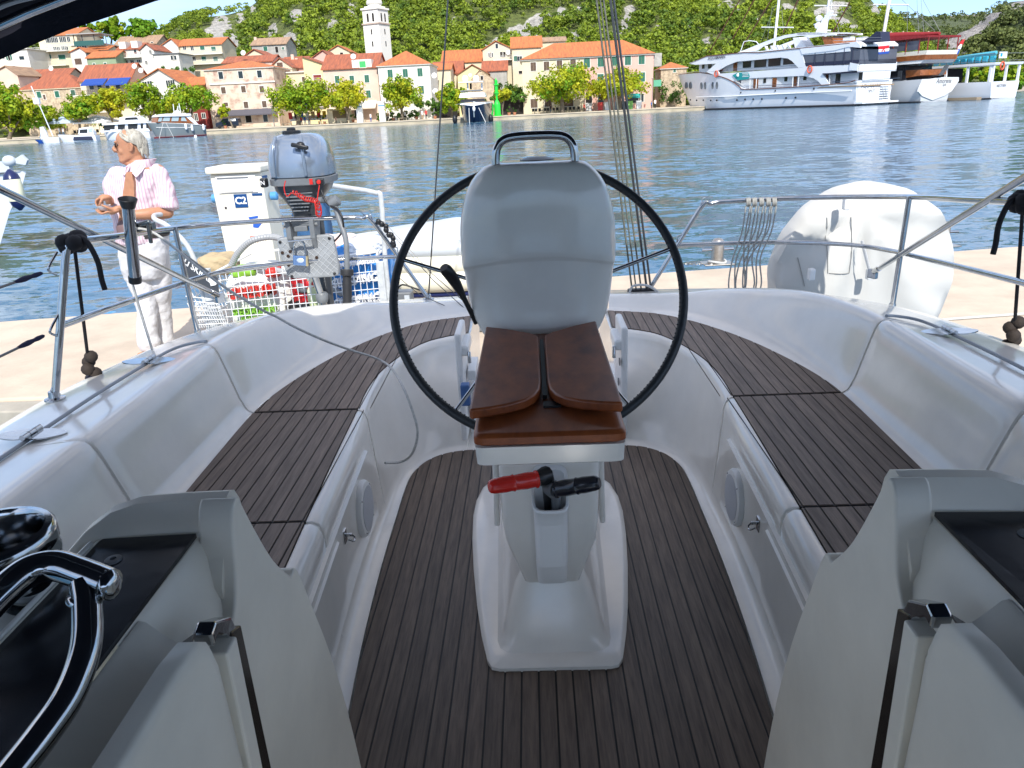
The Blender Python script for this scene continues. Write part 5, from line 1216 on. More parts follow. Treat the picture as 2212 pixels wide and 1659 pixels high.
# ================================================================ THE TOWN
def c1(x, y): return x*.2197, y*.2197
def c2(x, y): return 432+x*.2441, y*.2441
def c3(x, y): return 918.1+x*.2441, y*.2441
def c4(x, y): return 1350+x*.2197, y*.2197
def c5(x, y): return 1728+x*.21876, y*.21876
def pm(Y): return Y*1.06/FPX*.94      # metres per pixel near the horizon at depth Y
def tilem(n, c, c_2): return mat(n, c, .85, nz=(.9, .35), col2=c_2, bump=(2.2, .8, .08), st=(3.2, .5, .5))
TILE_O = tilem('orange_roof_tiles', (.50, .17, .055), (.34, .11, .045)); TILE_R = tilem('red_roof_tiles', (.38, .115, .055), (.22, .075, .045)); TILE_T = tilem('old_tan_tiles', (.40, .26, .16), (.24, .16, .11))
def stucco(n, c, c_2, e=(.35, .65), s=.35): return mat(n, c, .9, nz=(s, .2), col2=c_2, edge=e, bump=(2, .3, .02))
W_WHITE = stucco('white_render', (.70, .68, .62), (.62, .59, .52)); W_CREAM = stucco('cream_render', (.66, .58, .42), (.58, .50, .35)); W_PINK = stucco('pale_pink_render', (.66, .50, .40), (.56, .42, .34))
W_OLD = stucco('peeling_pink_render', (.62, .50, .39), (.36, .23, .18), (.36, .52), .55); W_YEL = stucco('yellow_render', (.70, .60, .33), (.64, .54, .30)); W_PINK2 = stucco('rose_render', (.66, .40, .33), (.60, .36, .30))
W_GREY = stucco('grey_render', (.42, .40, .36), (.30, .29, .26), s=.8); W_STONE = mat('rubble_stone', (.52, .42, .29), .95, nz=(1.6, .4), col2=(.34, .27, .19), bump=(3, .8, .06), edge=(.42, .58)); W_GREEN = stucco('green_mesh_wall', (.28, .36, .22), (.22, .29, .18)); W_BRICK = mat('hollow_brick', (.42, .17, .08), .9, nz=(2, .2))
GLS = mat('window_glass', (.02, .03, .035), .12); SHG = mat('green_shutter_paint', (.02, .13, .085), .6, nz=(6, .2)); SHB = mat('brown_shutter_wood', (.13, .085, .06), .8, nz=(6, .4)); FRW = mat('window_frame_white', (.66, .64, .58), .6); DRK = mat('dark_opening', (.018, .015, .013), .9)
GRN = mat('bright_green_door', (.06, .42, .12), .5); REDD = mat('dark_red_paint', (.20, .025, .02), .6)
WK = {'s': SHG, 'b': SHB, 'd': GLS, 'o': DRK, 'w': GLS, 'g': GRN, 'r': REDD}
def opening(par, x, y, z, w, h, kind, name='window', sill=True):
    """a window or door on a wall facing the camera; (x,z) centre, y wall plane"""
    t = .10 if kind != 'o' else .07
    def rr_(w_, h_, yy): return [V((x-w_/2, yy, z-h_/2)), V((x+w_/2, yy, z-h_/2)), V((x+w_/2, yy, z+h_/2)), V((x-w_/2, yy, z+h_/2))]
    m = MB().rings([rr_(w, h, y-.02), rr_(w, h, y-.07), rr_(w+2*t, h+2*t, y-.07), rr_(w+2*t, h+2*t, y+.02)], cap=False)
    o = m.build(name, FRW, par)
    if kind in 'sb':
        for sx in (-1, 1): MB().box((x+sx*w/4, y-.045, z), (w/2-.03, .05, h-.02)).build('shutter', WK[kind], o)
    else:
        MB().box((x, y-.015, z), (w, .03, h)).build('pane' if kind in 'dw' else 'opening', WK[kind], o)
        if kind == 'w':
            MB().box((x, y-.04, z), (.07, .04, h)).build('mullion', FRW, o)
    return o
def house(lab, pL, pR, ye, yb, Y, depth, wall, roofm, yr=None, roof='x', wins=(), apex=None, over=.35, name='house', cat='house', doors=(), sidew=None, extra_base=6, group=None, chim=(), dishes=(), cornice=None):
    ym = (ye+yb)/2; xL = atY(pL, ym, Y).x; xR = atY(pR, ym, Y).x; pmid = (pL+pR)/2
    ze = atY(pmid, ye, Y).z; zb = atY(pmid, yb, Y).z; zbb = max(-.05, zb-extra_base) if zb > 1.5 else -.05; Yb = Y+depth
    o = thing(name, lab, cat, V(((xL+xR)/2, Y, max(0, zb) if zb > 1.5 else 0)), group)
    zr = None
    if roof == 'x': zr = atY(pmid, yr, Y+depth/2).z
    elif roof == 'hip': zr = atY(pmid, yr, Y+depth/2).z
    elif roof == 'y': pa = apex if apex is not None else pmid; zr = atY(pa, yr, Y).z; xa = atY(pa, yr, Y).x
    m = MB()
    if roof == 'x':
        ym_ = Y+depth/2
        prof = [(Y, zbb), (Yb, zbb), (Yb, ze), (ym_, zr-.15), (Y, ze)]; m.prism([V((xL, a, b)) for a, b in prof], (xR-xL, 0, 0))
        m.build('wall', wall, o)
        s = (zr-ze)/(depth/2); th = .16
        pr = [V((xL-over, Y-over, ze-s*over)), V((xL-over, ym_, zr)), V((xL-over, Yb+over, ze-s*over)), V((xL-over, Yb+over, ze-s*over+th)), V((xL-over, ym_, zr+th)), V((xL-over, Y-over, ze-s*over+th))]
        ro = MB().prism(pr, (xR-xL+2*over, 0, 0)).build('roof', roofm, o)
    elif roof == 'y':
        m.prism([V((xL, Y, zbb)), V((xR, Y, zbb)), V((xR, Y, ze)), V((xa, Y, zr-.15)), V((xL, Y, ze))], (0, depth, 0)); m.build('wall', wall, o)
        sL = (zr-ze)/(xa-xL); sR = (zr-ze)/(xR-xa); th = .16
        pr = [V((xL-over, Y-over, ze-sL*over)), V((xa, Y-over, zr)), V((xR+over, Y-over, ze-sR*over)), V((xR+over, Y-over, ze-sR*over+th)), V((xa, Y-over, zr+th)), V((xL-over, Y-over, ze-sL*over+th))]
        ro = MB().prism(pr[::-1], (0, depth+2*over, 0)).build('roof', roofm, o)
    elif roof == 'hip':
        m.box(((xL+xR)/2, Y+depth/2, (zbb+ze)/2), (xR-xL, depth, ze-zbb)); m.build('wall', wall, o)
        a = [V((xL-over, Y-over, ze)), V((xR+over, Y-over, ze)), V((xR+over, Yb+over, ze)), V((xL-over, Yb+over, ze))]
        hw = max(.1, (xR-xL)/2-depth/2); xm = (xL+xR)/2
        if apex: xm, hw = atY(apex, yr, Y+depth/2).x, .1
        b = [V((xm-hw, Y+depth/2-.05, zr)), V((xm+hw, Y+depth/2-.05, zr)), V((xm+hw, Y+depth/2+.05, zr)), V((xm-hw, Y+depth/2+.05, zr))]
        ro = MB().hexa([p+V((0, 0, .0)) for p in a]+b).build('roof', roofm, o)
        MB().box(((xL+xR)/2, Y+depth/2, ze-.08), (xR-xL+2*over-.1, depth+2*over-.1, .14)).build('eave', cornice or FRW, o)
    elif roof == 'shed':
        z2 = atY(pR, yr, Y).z
        m.prism([V((xL, Y, zbb)), V((xR, Y, zbb)), V((xR, Y, z2)), V((xL, Y, ze))], (0, depth, 0)); m.build('wall', wall, o)
        ro = MB().prism([V((xL-.2, Y-over, ze+.02)), V((xL-.2, Y-over, ze+.2)), V((xR+.3, Y-over, z2+.15)), V((xR+.3, Y-over, z2-.03))], (0, depth+2*over, 0)).build('roof', roofm, o)
    else:
        m.box(((xL+xR)/2, Y+depth/2, (zbb+ze)/2), (xR-xL, depth, ze-zbb)); m.build('wall', wall, o)
        ro = MB().box(((xL+xR)/2, Y+depth/2, ze+.1), (xR-xL+2*over, depth+2*over, .2)).build('roof', roofm or FRW, o)
    k = Y/FPX*1.0
    for w_ in wins:
        px, py, ww, hh, kd = w_; p = atY(px, py, Y); opening(o, p.x, Y, p.z, ww*k, hh*k*.95, kd)
    for w_ in doors:
        px, py, ww, hh, kd = w_; p = atY(px, py, Y); opening(o, p.x, Y, max(p.z, hh*k*.5), ww*k, hh*k*.95, kd, 'door')
    for px, py in chim:
        p = atY(px, py, Y+depth*.4); MB().box(p+V((0, 0, -.5)), (.6, .6, 1.8)).build('chimney', W_PINK, o)
    for px, py in dishes:
        p = atY(px, py, Y-.4); MB().lathe([(.0, .12), (.3, .08), (.52, 0), (.50, -.02), (.28, .05), (0, .09)], p, 16, Matrix.Rotation(R(75), 3, 'X')).build('satellite_dish', WHITEP, o, smooth=50)
    o['fy'] = Y
    return o
def balcony(h, pL, pR, py, hpx=9, out_=1.2, m=FRW, rail=True, railm=None):
    Y = h['fy']; a = atY(pL, py, Y); b = atY(pR, py, Y); w_ = b.x-a.x; z = (a.z+b.z)/2
    bo_ = MB().box(((a.x+b.x)/2, Y-out_/2, z), (w_, out_, .16)).build('balcony', m, h)
    if rail:
        hh = .95; rm_ = railm or mat('balcony_rail', (.5, .5, .46), .6)
        for q in (.25, .6, .95): MB().box(((a.x+b.x)/2, Y-out_+.03, z+.08+hh*q), (w_, .05, .06)).build('rail', rm_, bo_)
        n = max(3, int(w_/.45))
        for i in range(n+1): MB().box((a.x+.03+(w_-.06)*i/n, Y-out_+.03, z+.08+hh/2), (.04, .04, hh)).build('baluster', rm_, bo_)
    return bo_
def awning(h, pL, pR, py0, py1, m, out_=2.0, name='awning'):
    Y = h['fy']; a = atY(pL, py0, Y); b = atY(pR, py0, Y); z1 = atY((pL+pR)/2, py1, Y-out_).z; z0 = (a.z+b.z)/2
    return MB().prism([V((a.x, Y-.02, z0)), V((a.x, Y-out_, z1)), V((a.x, Y-out_, z1-.22)), V((a.x, Y-out_+.05, z1-.06)), V((a.x, Y-.02, z0-.08))], (b.x-a.x, 0, 0)).build(name, m, h)
def W(cf, L, w_, h_, k): return [(*cf(*p), w_, h_, k) for p in L]
AWN = mat('beige_awning', (.60, .50, .38), .8); AWB = mat('blue_awning', (.015, .06, .28), .7); AWD = mat('charcoal_awning', (.09, .085, .10), .8)
# front row, left to right
house('low stone house with long red hipped roof behind the leftmost quay trees', 50, 183, 191, 275, 172, 9, W_STONE, TILE_R, 160, 'hip', W(c1, [(385, 932), (562, 927), (720, 916)], 9, 13, 's')+W(c1, [(438, 955)], 5, 10, 'b'), cornice=W_CREAM)
h = house('house with two blue awnings over its roof terrace and a wide red roof', 180, 290, 172, 262, 171, 9, W_CREAM, TILE_R, 140, 'x', W(c1, [(900, 850), (980, 850), (1060, 850), (1160, 850)], 9, 12, 'd')+W(c1, [(960, 1030), (1110, 1020)], 12, 14, 'b'), dishes=((290, 143), (304, 152)))
awning(h, 184, 233, 170, 182, AWB, 2.4); awning(h, 236, 283, 168, 181, AWB, 2.4)
balcony(h, 168, 283, 205, m=FRW, railm=SHB, out_=2.2); balcony(h, 190, 283, 219, m=FRW, railm=SHB, out_=1.6); balcony(h, 190, 262, 242, m=FRW, railm=SHB)
house('white gabled house with dark orange roof and air conditioners on its front', 284, 408, 187, 275, 168, 14, W_WHITE, TILE_O, 149, 'y', W(c1, [(1425, 835), (1475, 830)], 9, 13, 'w')+W(c1, [(1655, 825), (1700, 822)], 8, 14, 'w'), apex=343, over=.5)
house('small orange brick annex below the white gabled house', 400, 447, 183, 262, 171.5, 8, W_BRICK, TILE_O, 168, 'x')
h = house('three storey peeling pink house with brown shutters and a charcoal shop awning', 449, 597, 147, 266, 160, 12, W_OLD, TILE_O, 132, 'hip', W(c2, [(185, 668), (360, 662), (527, 655)], 9, 14, 'd')+W(c2, [(208, 800), (385, 790), (548, 790), (408, 928), (570, 922)], 9, 13, 'b')+W(c2, [(230, 925)], 9, 8, 'b'), doors=W(c2, [(430, 1052)], 12, 15, 'o')+W(c2, [(580, 1045)], 9, 15, 'd'))
MB().box((atY(523, 180, 159.8).x, 159.9, atY(523, 179, 160).z), (12.9, .2, .25)).build('string_course', FRW, h)
awning(h, 470, 600, 236, 247, AWD, 1.6)
house('yellow house with brown doored balconies between pink house and long peach house', 661, 704, 121, 258, 166, 10, W_YEL, TILE_R, 139, 'shed', W(c2, [(1040, 690), (1075, 810)], 16, 12, 'r'))
h = bpy.data.objects['house.004'] if 'house.004' in bpy.data.objects else h
hy = [o for o in bpy.data.objects if o.get('label', '').startswith('yellow house')][0]; balcony(hy, 670, 704, 180); balcony(hy, 672, 704, 207)
h = house('long peach house with green shutters and white dormer next to the white pyramid roofed house', 703, 820, 147, 259, 161, 11, W_PINK, TILE_R, 118, 'x', W(c2, [(1215, 705), (1345, 703), (1477, 697)], 9, 15, 's')+W(c2, [(1492, 833)], 9, 15, 's'), doors=W(c2, [(1200, 1010), (1290, 1010)], 22, 17, 'b')+W(c2, [(1400, 1005)], 14, 19, 'o'), dishes=((763, 122),))
MB().box((atY(781, 138, 160.6).x, 162.5, atY(781, 138, 160.6).z), (3.8, 3.6, 1.6)).build('dormer', W_WHITE, h); p = atY(783, 139, 160.6); opening(h, p.x, 160.7, p.z, 1.2, 1.1, 'g', 'dormer_door')
awning(h, 781, 814, 217, 232, mat('cream_awning', (.68, .58, .46), .8), 2.2); awning(h, 712, 780, 228, 236, AWN, 2.0)
house('white house with green shutters and orange pyramid roof', 821, 932, 140, 256, 160, 13, W_WHITE, TILE_O, 110, 'hip', W(c2, [(1683, 652), (1817, 647), (1947, 640), (1960, 795), (1700, 800), (1830, 797)], 10, 16, 's'), apex=877, dishes=((938, 163), (940, 197)))
house('low yellow gabled house behind the beacon', 990, 1056, 160, 230, 181, 8, W_YEL, TILE_R, 140, 'y', apex=1020)
house('low red roofed house with cream wall left of the yellow gable', 938, 1000, 158, 230, 184, 8, W_CREAM, TILE_R, 134, 'x', chim=((985, 150),))
house('low red roofed grey walled house right of the yellow gable', 1045, 1096, 152, 230, 185, 8, W_GREY, TILE_R, 132, 'x')
house('roofless rubble stone gable beside the green beacon', 1019, 1067, 172, 212, 172, 7, W_STONE, TILE_T, 152, 'y', W(c3, [(503, 690)], 5, 8, 'o'), apex=1036, over=.05)
# the big two tone building on the right
h = house('long cream and rose quayside building with one orange hipped roof', 1129, 1262, 126, 243, 163, 14, W_CREAM, None, 0, 'flatx', W(c3, [(958, 590), (1075, 583)], 11, 17, 'b')+W(c3, [(1190, 573), (1310, 565)], 11, 17, 'b')+W(c3, [(965, 742)], 11, 15, 'b'), doors=W(c3, [(965, 915), (1090, 905)], 14, 18, 'b')+W(c3, [(1265, 905)], 22, 17, 'b'))
xL, xR, xM = atY(1129, 180, 163).x, atY(1411, 170, 163).x, atY(1262, 175, 163).x; ze = (atY(1129, 131, 163).z+atY(1411, 113, 163).z)/2
for o_ in list(h.children):
    if o_.name.startswith('roof'): bpy.data.objects.remove(o_)
    elif o_.name.startswith('wall'): bpy.data.objects.remove(o_)
MB().box(((xL+xM)/2, 170, ze/2-.02), (xM-xL, 14, ze)).build('wall', W_CREAM, h); ww_ = MB().box(((xR+xM)/2+.002, 170, ze/2-.02), (xR-xM-.004, 14.02, ze)).build('wall', W_PINK2, h)
a = [V((xL-.4, 162.5, ze)), V((xR+.4, 162.5, ze)), V((xR+.4, 177.5, ze)), V((xL-.4, 177.5, ze))]; zr = (atY(1200, 93, 170).z+atY(1340, 87, 170).z)/2
xa_, xb_ = atY(1196, 93, 170).x, atY(1345, 87, 170).x
MB().hexa(a+[V((xa_, 169.9, zr)), V((xb_, 169.9, zr)), V((xb_, 170.1, zr)), V((xa_, 170.1, zr))]).build('roof', TILE_O, h)
MB().box(((xL+xR)/2, 170, ze-.12), (xR-xL+.6, 14.6, .22)).build('eave', FRW, h)
for (px, py), w_, h_ in [(c3(1433, 557), 12, 18), (c3(1555, 549), 12, 18), (c3(1680, 541), 12, 18), (c3(1795, 534), 12, 18), (c3(1917, 526), 12, 18), (c3(1553, 697), 12, 18), (c3(1920, 682), 12, 18)]:
    p = atY(px, py, 163); opening(h, p.x, 163, p.z, w_*.098, h_*.095, 's')
for (px, py), w_, h_, k in [(c3(1450, 880), 13, 25, 'o'), (c3(1555, 885), 11, 20, 'd'), (c3(1850, 870), 26, 18, 'd'), (c3(1915, 865), 9, 16, 'd')]:
    p = atY(px, py, 163); opening(h, p.x, 163, max(p.z, h_*.05), w_*.098, h_*.095, k, 'shopfront')
h['fy'] = 163; awning(h, 1356, 1381, 203, 209, mat('teal_awning', (.01, .30, .28), .7), 1.3)
p = atY(1418, 130, 165); MB().box(p, (1.6, 3.0, 2.4)).build('bay_window', W_GREY, h); p = atY(1418, 180, 165); MB().box(p, (1.5, 2.6, 1.2)).build('green_balcony', mat('green_balcony_paint', (.10, .35, .22), .6), h)
MB().tube([V((xM, 162.93, 0)), V((xM, 162.93, ze-.3))], .06, 6).build('downpipe', GREYP, h)
# second row
house('big orange roofed hall behind the yellow gables', 957, 1044, 134, 200, 197, 12, W_CREAM, TILE_O, 109, 'x')
h = house('cream gabled house with balcony below the rocky path', 1044, 1107, 106, 175, 190, 9, W_CREAM, TILE_O, 89, 'y', W(c3, [(635, 408)], 5, 9, 'd')+W(c3, [(573, 487), (590, 487)], 5, 8, 'w')+W(c3, [(678, 482), (700, 482)], 6, 10, 'o'), apex=1071, dishes=((1098, 113),)); balcony(h, 1066, 1106, 130)
house('tall cream house with orange roof and one green shutter', 1107, 1170, 102, 175, 188, 9, W_CREAM, TILE_O, 80, 'x', W(c3, [(800, 519)], 6, 10, 's')+W(c3, [(838, 519)], 9, 9, 'w')+W(c3, [(845, 640)], 7, 6, 'o'))
house('cream wing with two tiny green windows beside the tall cream house', 1140, 1222, 90, 160, 193, 9, W_CREAM, TILE_T, 82, 'x', W(c3, [(942, 414), (1001, 406)], 5, 7, 's'))
house('small stone house with red roof at the right end of the quay', 1427, 1482, 147, 222, 172, 8, W_STONE, TILE_O, 134, 'hip', W(c4, [(488, 690)], 5, 8, 's'))
# church tower
tw = thing('bell_tower', 'tall white church bell tower with an onion dome above the roofs', 'bell tower', (0, 0, 0))
TY = 196; bx = atY(820, 130, TY).x; MT = Matrix.Rotation(R(-24), 3, 'Z'); TWM = mat('white_limestone', (.74, .72, .66), .85, nz=(.5, .06), bump=(1.5, .2, .02)); Bz = atY(818, 140, TY).z-14
def tz(py): return atY(815, py, TY).z
def tbox(z0, z1, w_, nm, m=TWM, par=None): return MB().box((bx, TY, (z0+z1)/2), (w_, w_, z1-z0), M=MT).build(nm, m, par or tw)
k = TY/FPX; W0 = 48*k/1.32
tbox(Bz, tz(53), W0*1.02, 'shaft'); tbox(tz(54), tz(51), W0*1.12, 'string_course', mat('worn_stone_band', (.45, .36, .30), .9)); tbox(tz(51), tz(22), W0*.98, 'belfry'); tbox(tz(22), tz(18), W0*1.10, 'cornice'); tbox(tz(18), tz(14), W0*.8, 'drum_base')
MB().lathe([(W0*.40, tz(15)), (W0*.36, tz(12)), (W0*.37, tz(11)), (W0*.43, tz(8)), (W0*.42, tz(3)), (W0*.34, tz(-2)), (W0*.30, tz(-6)), (W0*.30, tz(-16)), (W0*.34, tz(-17)), (W0*.22, tz(-24)), (.15, tz(-32)), (.08, tz(-42))], (bx, TY, 0), 16).build('onion_dome', TWM, tw, smooth=30)
for face, xs_ in ((0, (-.17, .17)), (1, (-.17, .17))):
    Mf = MT @ Matrix.Rotation(R(90*face), 3, 'Z')
    for u in xs_:
        c = V((bx, TY, 0))+Mf @ V((u*W0, -.49*W0*.985, 0)); z = tz(38)
        pl = [V((-.42, 0, -1.6)), V((.42, 0, -1.6)), V((.42, 0, .8)), V((.30, 0, 1.15)), V((0, 0, 1.32)), V((-.30, 0, 1.15)), V((-.42, 0, .8))]
        MB().prism([c+V((0, 0, z))+Mf @ (p*.62) for p in pl], Mf @ V((0, -.05, 0))).build('belfry_arch', DRK, tw)
    for py in (70, 96):
        c = V((bx, TY, tz(py)))+Mf @ V((0, -.51*W0, 0)); MB().box(c, (.32, .08, 1.1), M=Mf).build('slit_window', DRK, tw)
tw.location = (bx, TY, Bz)
for ch in tw.children: ch.data.transform(Matrix.Translation(V((-bx, -TY, -Bz))))
# upper town
h = house('big cream villa with white framed windows and an orange roof, highest at left', 88, 172, 76, 147, 207, 12, W_CREAM, TILE_O, 63, 'x', W(c1, [(460, 395), (488, 395)], 5, 10, 'w')+W(c1, [(520, 393), (555, 393), (600, 390), (635, 388), (675, 386)], 6, 10, 'w')+W(c1, [(540, 478), (575, 478), (620, 474), (655, 474)], 6, 7, 'w')+W(c1, [(470, 558), (610, 562)], 14, 9, 's')+W(c1, [(375, 660)], 9, 7, 'd'))
balcony(h, 66, 152, 112, out_=1.6); balcony(h, 66, 150, 143, out_=1.4)
h2 = house('covered roof terrace with glass railing beside the cream villa', 158, 230, 97, 140, 206, 9, W_CREAM, None, 0, 'flat', W(c1, [(780, 463), (830, 460)], 9, 4, 'w'))
p0, p1 = atY(158, 73, 205), atY(230, 78, 205); MB().box((p0+p1)/2, ((p1-p0).x, 7, .2)).build('terrace_roof', mat('sheet_grey', (.35, .35, .34), .6), h2)
for px in (160, 178, 204, 229): p = atY(px, 86, 203); MB().box(p, (.15, .15, 2.8)).build('post', GREYP, h2)
MB().box(atY(192, 93, 201.5), (7.4, .08, 1.1)).build('glass_railing', mat('green_glass', (.03, .10, .09), .15), h2)
house('cream balcony house at the far left under the canopy', -25, 62, 108, 142, 198, 9, W_WHITE, FRW, 0, 'flat', W(c1, [(80, 565), (100, 565)], 8, 10, 's')+W(c1, [(215, 570), (20, 560)], 10, 7, 'd')+W(c1, [(120, 660)], 12, 5, 'o'))
house('pale pink gabled house at the far left edge', -20, 44, 162, 215, 178, 9, W_PINK, TILE_T, 143, 'y', apex=12)
house('low house with long red roof behind the stone house', 42, 150, 168, 215, 186, 8, W_PINK, TILE_R, 151, 'x', dishes=((110, 148),))
house('small white plastered house with little tiled porch', 156, 188, 112, 152, 194, 7, W_WHITE, TILE_O, 103, 'y', W(c1, [(770, 605)], 14, 12, 'b'))
house('narrow cream house with sloping wall above the small white house', 186, 236, 108, 135, 202, 7, W_CREAM, TILE_O, 101, 'x')
house('house wrapped in green netting with orange roof', 190, 252, 124, 152, 191, 8, W_GREEN, TILE_O, 112, 'x', W(c1, [(925, 632), (1035, 626)], 5, 4, 's'))
house('old stone barn with tan tiled roof on the upper slope', 250, 340, 96, 125, 218, 10, W_STONE, TILE_T, 79, 'x', W(c1, [(1497, 428)], 4, 6, 'd'))
h = house('white house with two dormers and pink balcony', 258, 307, 106, 152, 196, 8, W_WHITE, TILE_R, 95, 'x', W(c1, [(1213, 495), (1328, 497)], 5, 12, 'd')+W(c1, [(1240, 610), (1300, 607), (1365, 603)], 7, 6, 'w')); balcony(h, 256, 307, 125, railm=mat('pink_rail', (.55, .3, .27), .6))
for px, py in ((265, 99), (291, 97)): p = atY(px, py, 196); MB().box(p+V((0, 1.0, .1)), (1.6, 2.4, 1.5)).build('dormer', W_WHITE, h)
house('white blind gable wall next to the dormered house', 307, 336, 107, 155, 195.5, 9, W_WHITE, TILE_R, 95, 'y', W(c1, [(1480, 512), (1440, 615)], 4, 7, 'w'), apex=316)
house('plain white modern house with flat roof and hanging laundry', 334, 388, 117, 150, 195, 8, W_WHITE, GREYP, 0, 'flat', W(c1, [(1695, 568), (1720, 568)], 6, 8, 'd'), over=.3)
h = house('orange roofed apartment block with two rows of balconies', 387, 482, 97, 148, 207, 10, W_CREAM, TILE_O, 84, 'x', W(c1, [(1815, 470), (1890, 475), (1910, 580)], 6, 8, 'w')+W(c1, [(1990, 474), (2100, 480), (2005, 576), (2120, 582)], 9, 8, 's')); balcony(h, 392, 484, 118); balcony(h, 392, 484, 139)
house('white end gable of the apartment block', 351, 388, 99, 145, 206.5, 10, W_WHITE, TILE_O, 84, 'y', apex=370)
h = house('grey green house with tan roof alone under the wooded hill', 545, 619, 96, 125, 206, 9, W_GREY, TILE_T, 83, 'x', W(c2, [(580, 432)], 8, 9, 's')+W(c2, [(735, 428)], 4, 5, 's')+W(c2, [(680, 440)], 6, 12, 'o'), chim=((552, 84),))
house('low red roofed row left of the bell tower houses', 484, 590, 134, 165, 176, 8, W_PINK, TILE_R, 122, 'x', dishes=((525, 114),)); house('cream gable behind the low red roofed row', 527, 580, 122, 150, 184, 8, W_CREAM, TILE_R, 107, 'y', apex=549)
house('small cream gable right of the peeling pink house', 586, 634, 145, 200, 173, 8, W_CREAM, TILE_R, 126, 'y', W(c2, [(707, 573)], 12, 9, 'b'), apex=604); house('dark red walled house with chimney between the gables', 612, 662, 146, 200, 177, 8, W_PINK2, TILE_R, 124, 'x', chim=((632, 122), (641, 130)))
house('orange roofed cream gable in front of the wooded hill', 708, 757, 112, 150, 193, 9, W_CREAM, TILE_O, 98, 'y', W(c2, [(1253, 478)], 6, 6, 'o'), apex=730); house('pink gable left of the long peach house', 676, 716, 124, 150, 184, 8, W_PINK2, TILE_R, 109, 'y', apex=697)
h = house('terraced cream house with wide balcony slab beside the yellow house', 618, 662, 157, 215, 168, 7, W_CREAM, FRW, 0, 'flat', W(c2, [(925, 700)], 10, 9, 'b'))
house('orange roofed low building right of the pyramid roofed house', 930, 975, 150, 215, 176, 8, W_CREAM, TILE_O, 138, 'x'); house('red painted shop beside the peeling pink house', 418, 449, 222, 266, 162, 6, REDD, GREYP, 0, 'flat', doors=((424, 253, 6, 14, 'w'), (440, 250, 7, 10, 'w')))

# ---- quay furniture
def fig(px, pyf, hp, col, leg, lab, Y=None, sit=False):
    """small far-off person: one continuous skinned body plus clothes colours"""
    Y = Y or quayY(0)+3; f = atY(px, pyf, Y); f.z = .0; s = hp/1.75
    o = thing('person', lab, 'person', f); SK = mat('skin_far', (.45, .24, .15), .6)
    def ring(z, rx, ry, dx=0, dy=0): return [f+V((dx*s+rx*s*math.cos(a), dy*s+ry*s*math.sin(a), z*s)) for a in [2*pi*j/8 for j in range(8)]]
    m = MB()
    m.rings([ring(.84, .15, .10), ring(1.0, .16, .11), ring(1.25, .19, .12), ring(1.42, .20, .11), ring(1.48, .07, .07), ring(1.53, .055, .06), ring(1.58, .07, .085), ring(1.66, .082, .095), ring(1.74, .06, .07), ring(1.76, .02, .02)])
    b_ = m.build('body', SK, o, smooth=60)
    MB().rings([ring(.82, .165, .12), ring(1.0, .17, .12), ring(1.25, .20, .13), ring(1.43, .21, .12), ring(1.475, .09, .09)]).build('top', col, o, smooth=60)
    for sx in (-1, 1):
        if sit: MB().tube([f+V((.08*s*sx, 0, .84*s)), f+V((.10*s*sx, -.38*s, .80*s)), f+V((.10*s*sx, -.45*s, .42*s)), f+V((.10*s*sx, -.48*s, .0))], [.09*s, .08*s, .06*s, .05*s], 8).build('leg', leg, o, smooth=60)
        else: MB().tube([f+V((.07*s*sx, 0, .88*s)), f+V((.09*s*sx, .04*sx*s, .46*s)), f+V((.09*s*sx, .10*sx*s, .05*s)), f+V((.09*s*sx, .02*s+.10*sx*s, 0))], [.095*s, .07*s, .05*s, .05*s], 8).build('leg', leg, o, smooth=60)
        MB().tube([f+V((.20*s*sx, 0, 1.40*s)), f+V((.26*s*sx, 0, 1.12*s)), f+V((.22*s*sx, -.12*s, .92*s))], [.05*s, .042*s, .035*s], 6).build('arm', SK, o, smooth=60)
    MB().ball(f+V((0, .02*s, 1.69*s)), (.09*s, .10*s, .085*s), 10, 6).build('hair', mat('hair_dark', (.03, .02, .015), .7), o, smooth=60)
    return o
CWh = mat('cloth_white', (.7, .7, .7), .8); CBl = mat('cloth_blue', (.05, .13, .35), .8); CRd = mat('cloth_red', (.45, .04, .04), .8); CBk = mat('cloth_black', (.02, .02, .025), .8); CDn = mat('cloth_denim', (.07, .13, .22), .8); CTn = mat('cloth_tan', (.42, .30, .18), .8)
for a in ((131, 296, 1.7, CWh, CDn, 'person in white top and jeans leaning by the left quay trees', 150), (139, 296, 1.68, CWh, CDn, 'person in pale top and jeans leaning right of the other jeans wearer', 150),
          (651, 262, 1.7, CRd, CDn, 'person in red top beside the dark trunked plane tree', 152), (659, 262, 1.75, CBl, CWh, 'person in blue top and white trousers among the stall shoppers', 153), (669, 261, 1.6, CTn, CWh, 'person in tan top at the right of the stall shoppers', 154), (642, 263, 1.65, CBk, CRd, 'person in black top left of the stall shoppers', 156),
          (726, 262, 1.1, CBk, CBk, 'seated person in black on the quay bench', 149), (801, 258, 1.6, CWh, CBl, 'person in striped top between the two white kiosk posts', 152), (839, 257, 1.7, CTn, CBk, 'person in tan top walking behind the hedge', 154), (875, 254, 1.75, CWh, CBk, 'person in white top carrying a bag by the hedge', 154),
          (913, 256, 1.75, CWh, CTn, 'person in white shirt walking left of the red shirted one', 151), (921, 256, 1.8, CRd, CBk, 'person in red shirt and black shorts on the quay', 150.5), (1407, 230, 1.3, CBl, CBk, 'seated person in blue at the right end of the quay', 158), (1415, 230, 1.75, CWh, CBk, 'person in white shirt and black shorts at the right end of the quay', 158),
          (1036, 245, 1.6, CWh, CBl, 'person in white near the green beacon', 160), (1190, 240, 1.5, CBk, CDn, 'person in black among the cafe tables', 159), (1262, 240, 1.5, CRd, CBk, 'person in red seated under the spreading plane tree', 159)):
    fig(*a)
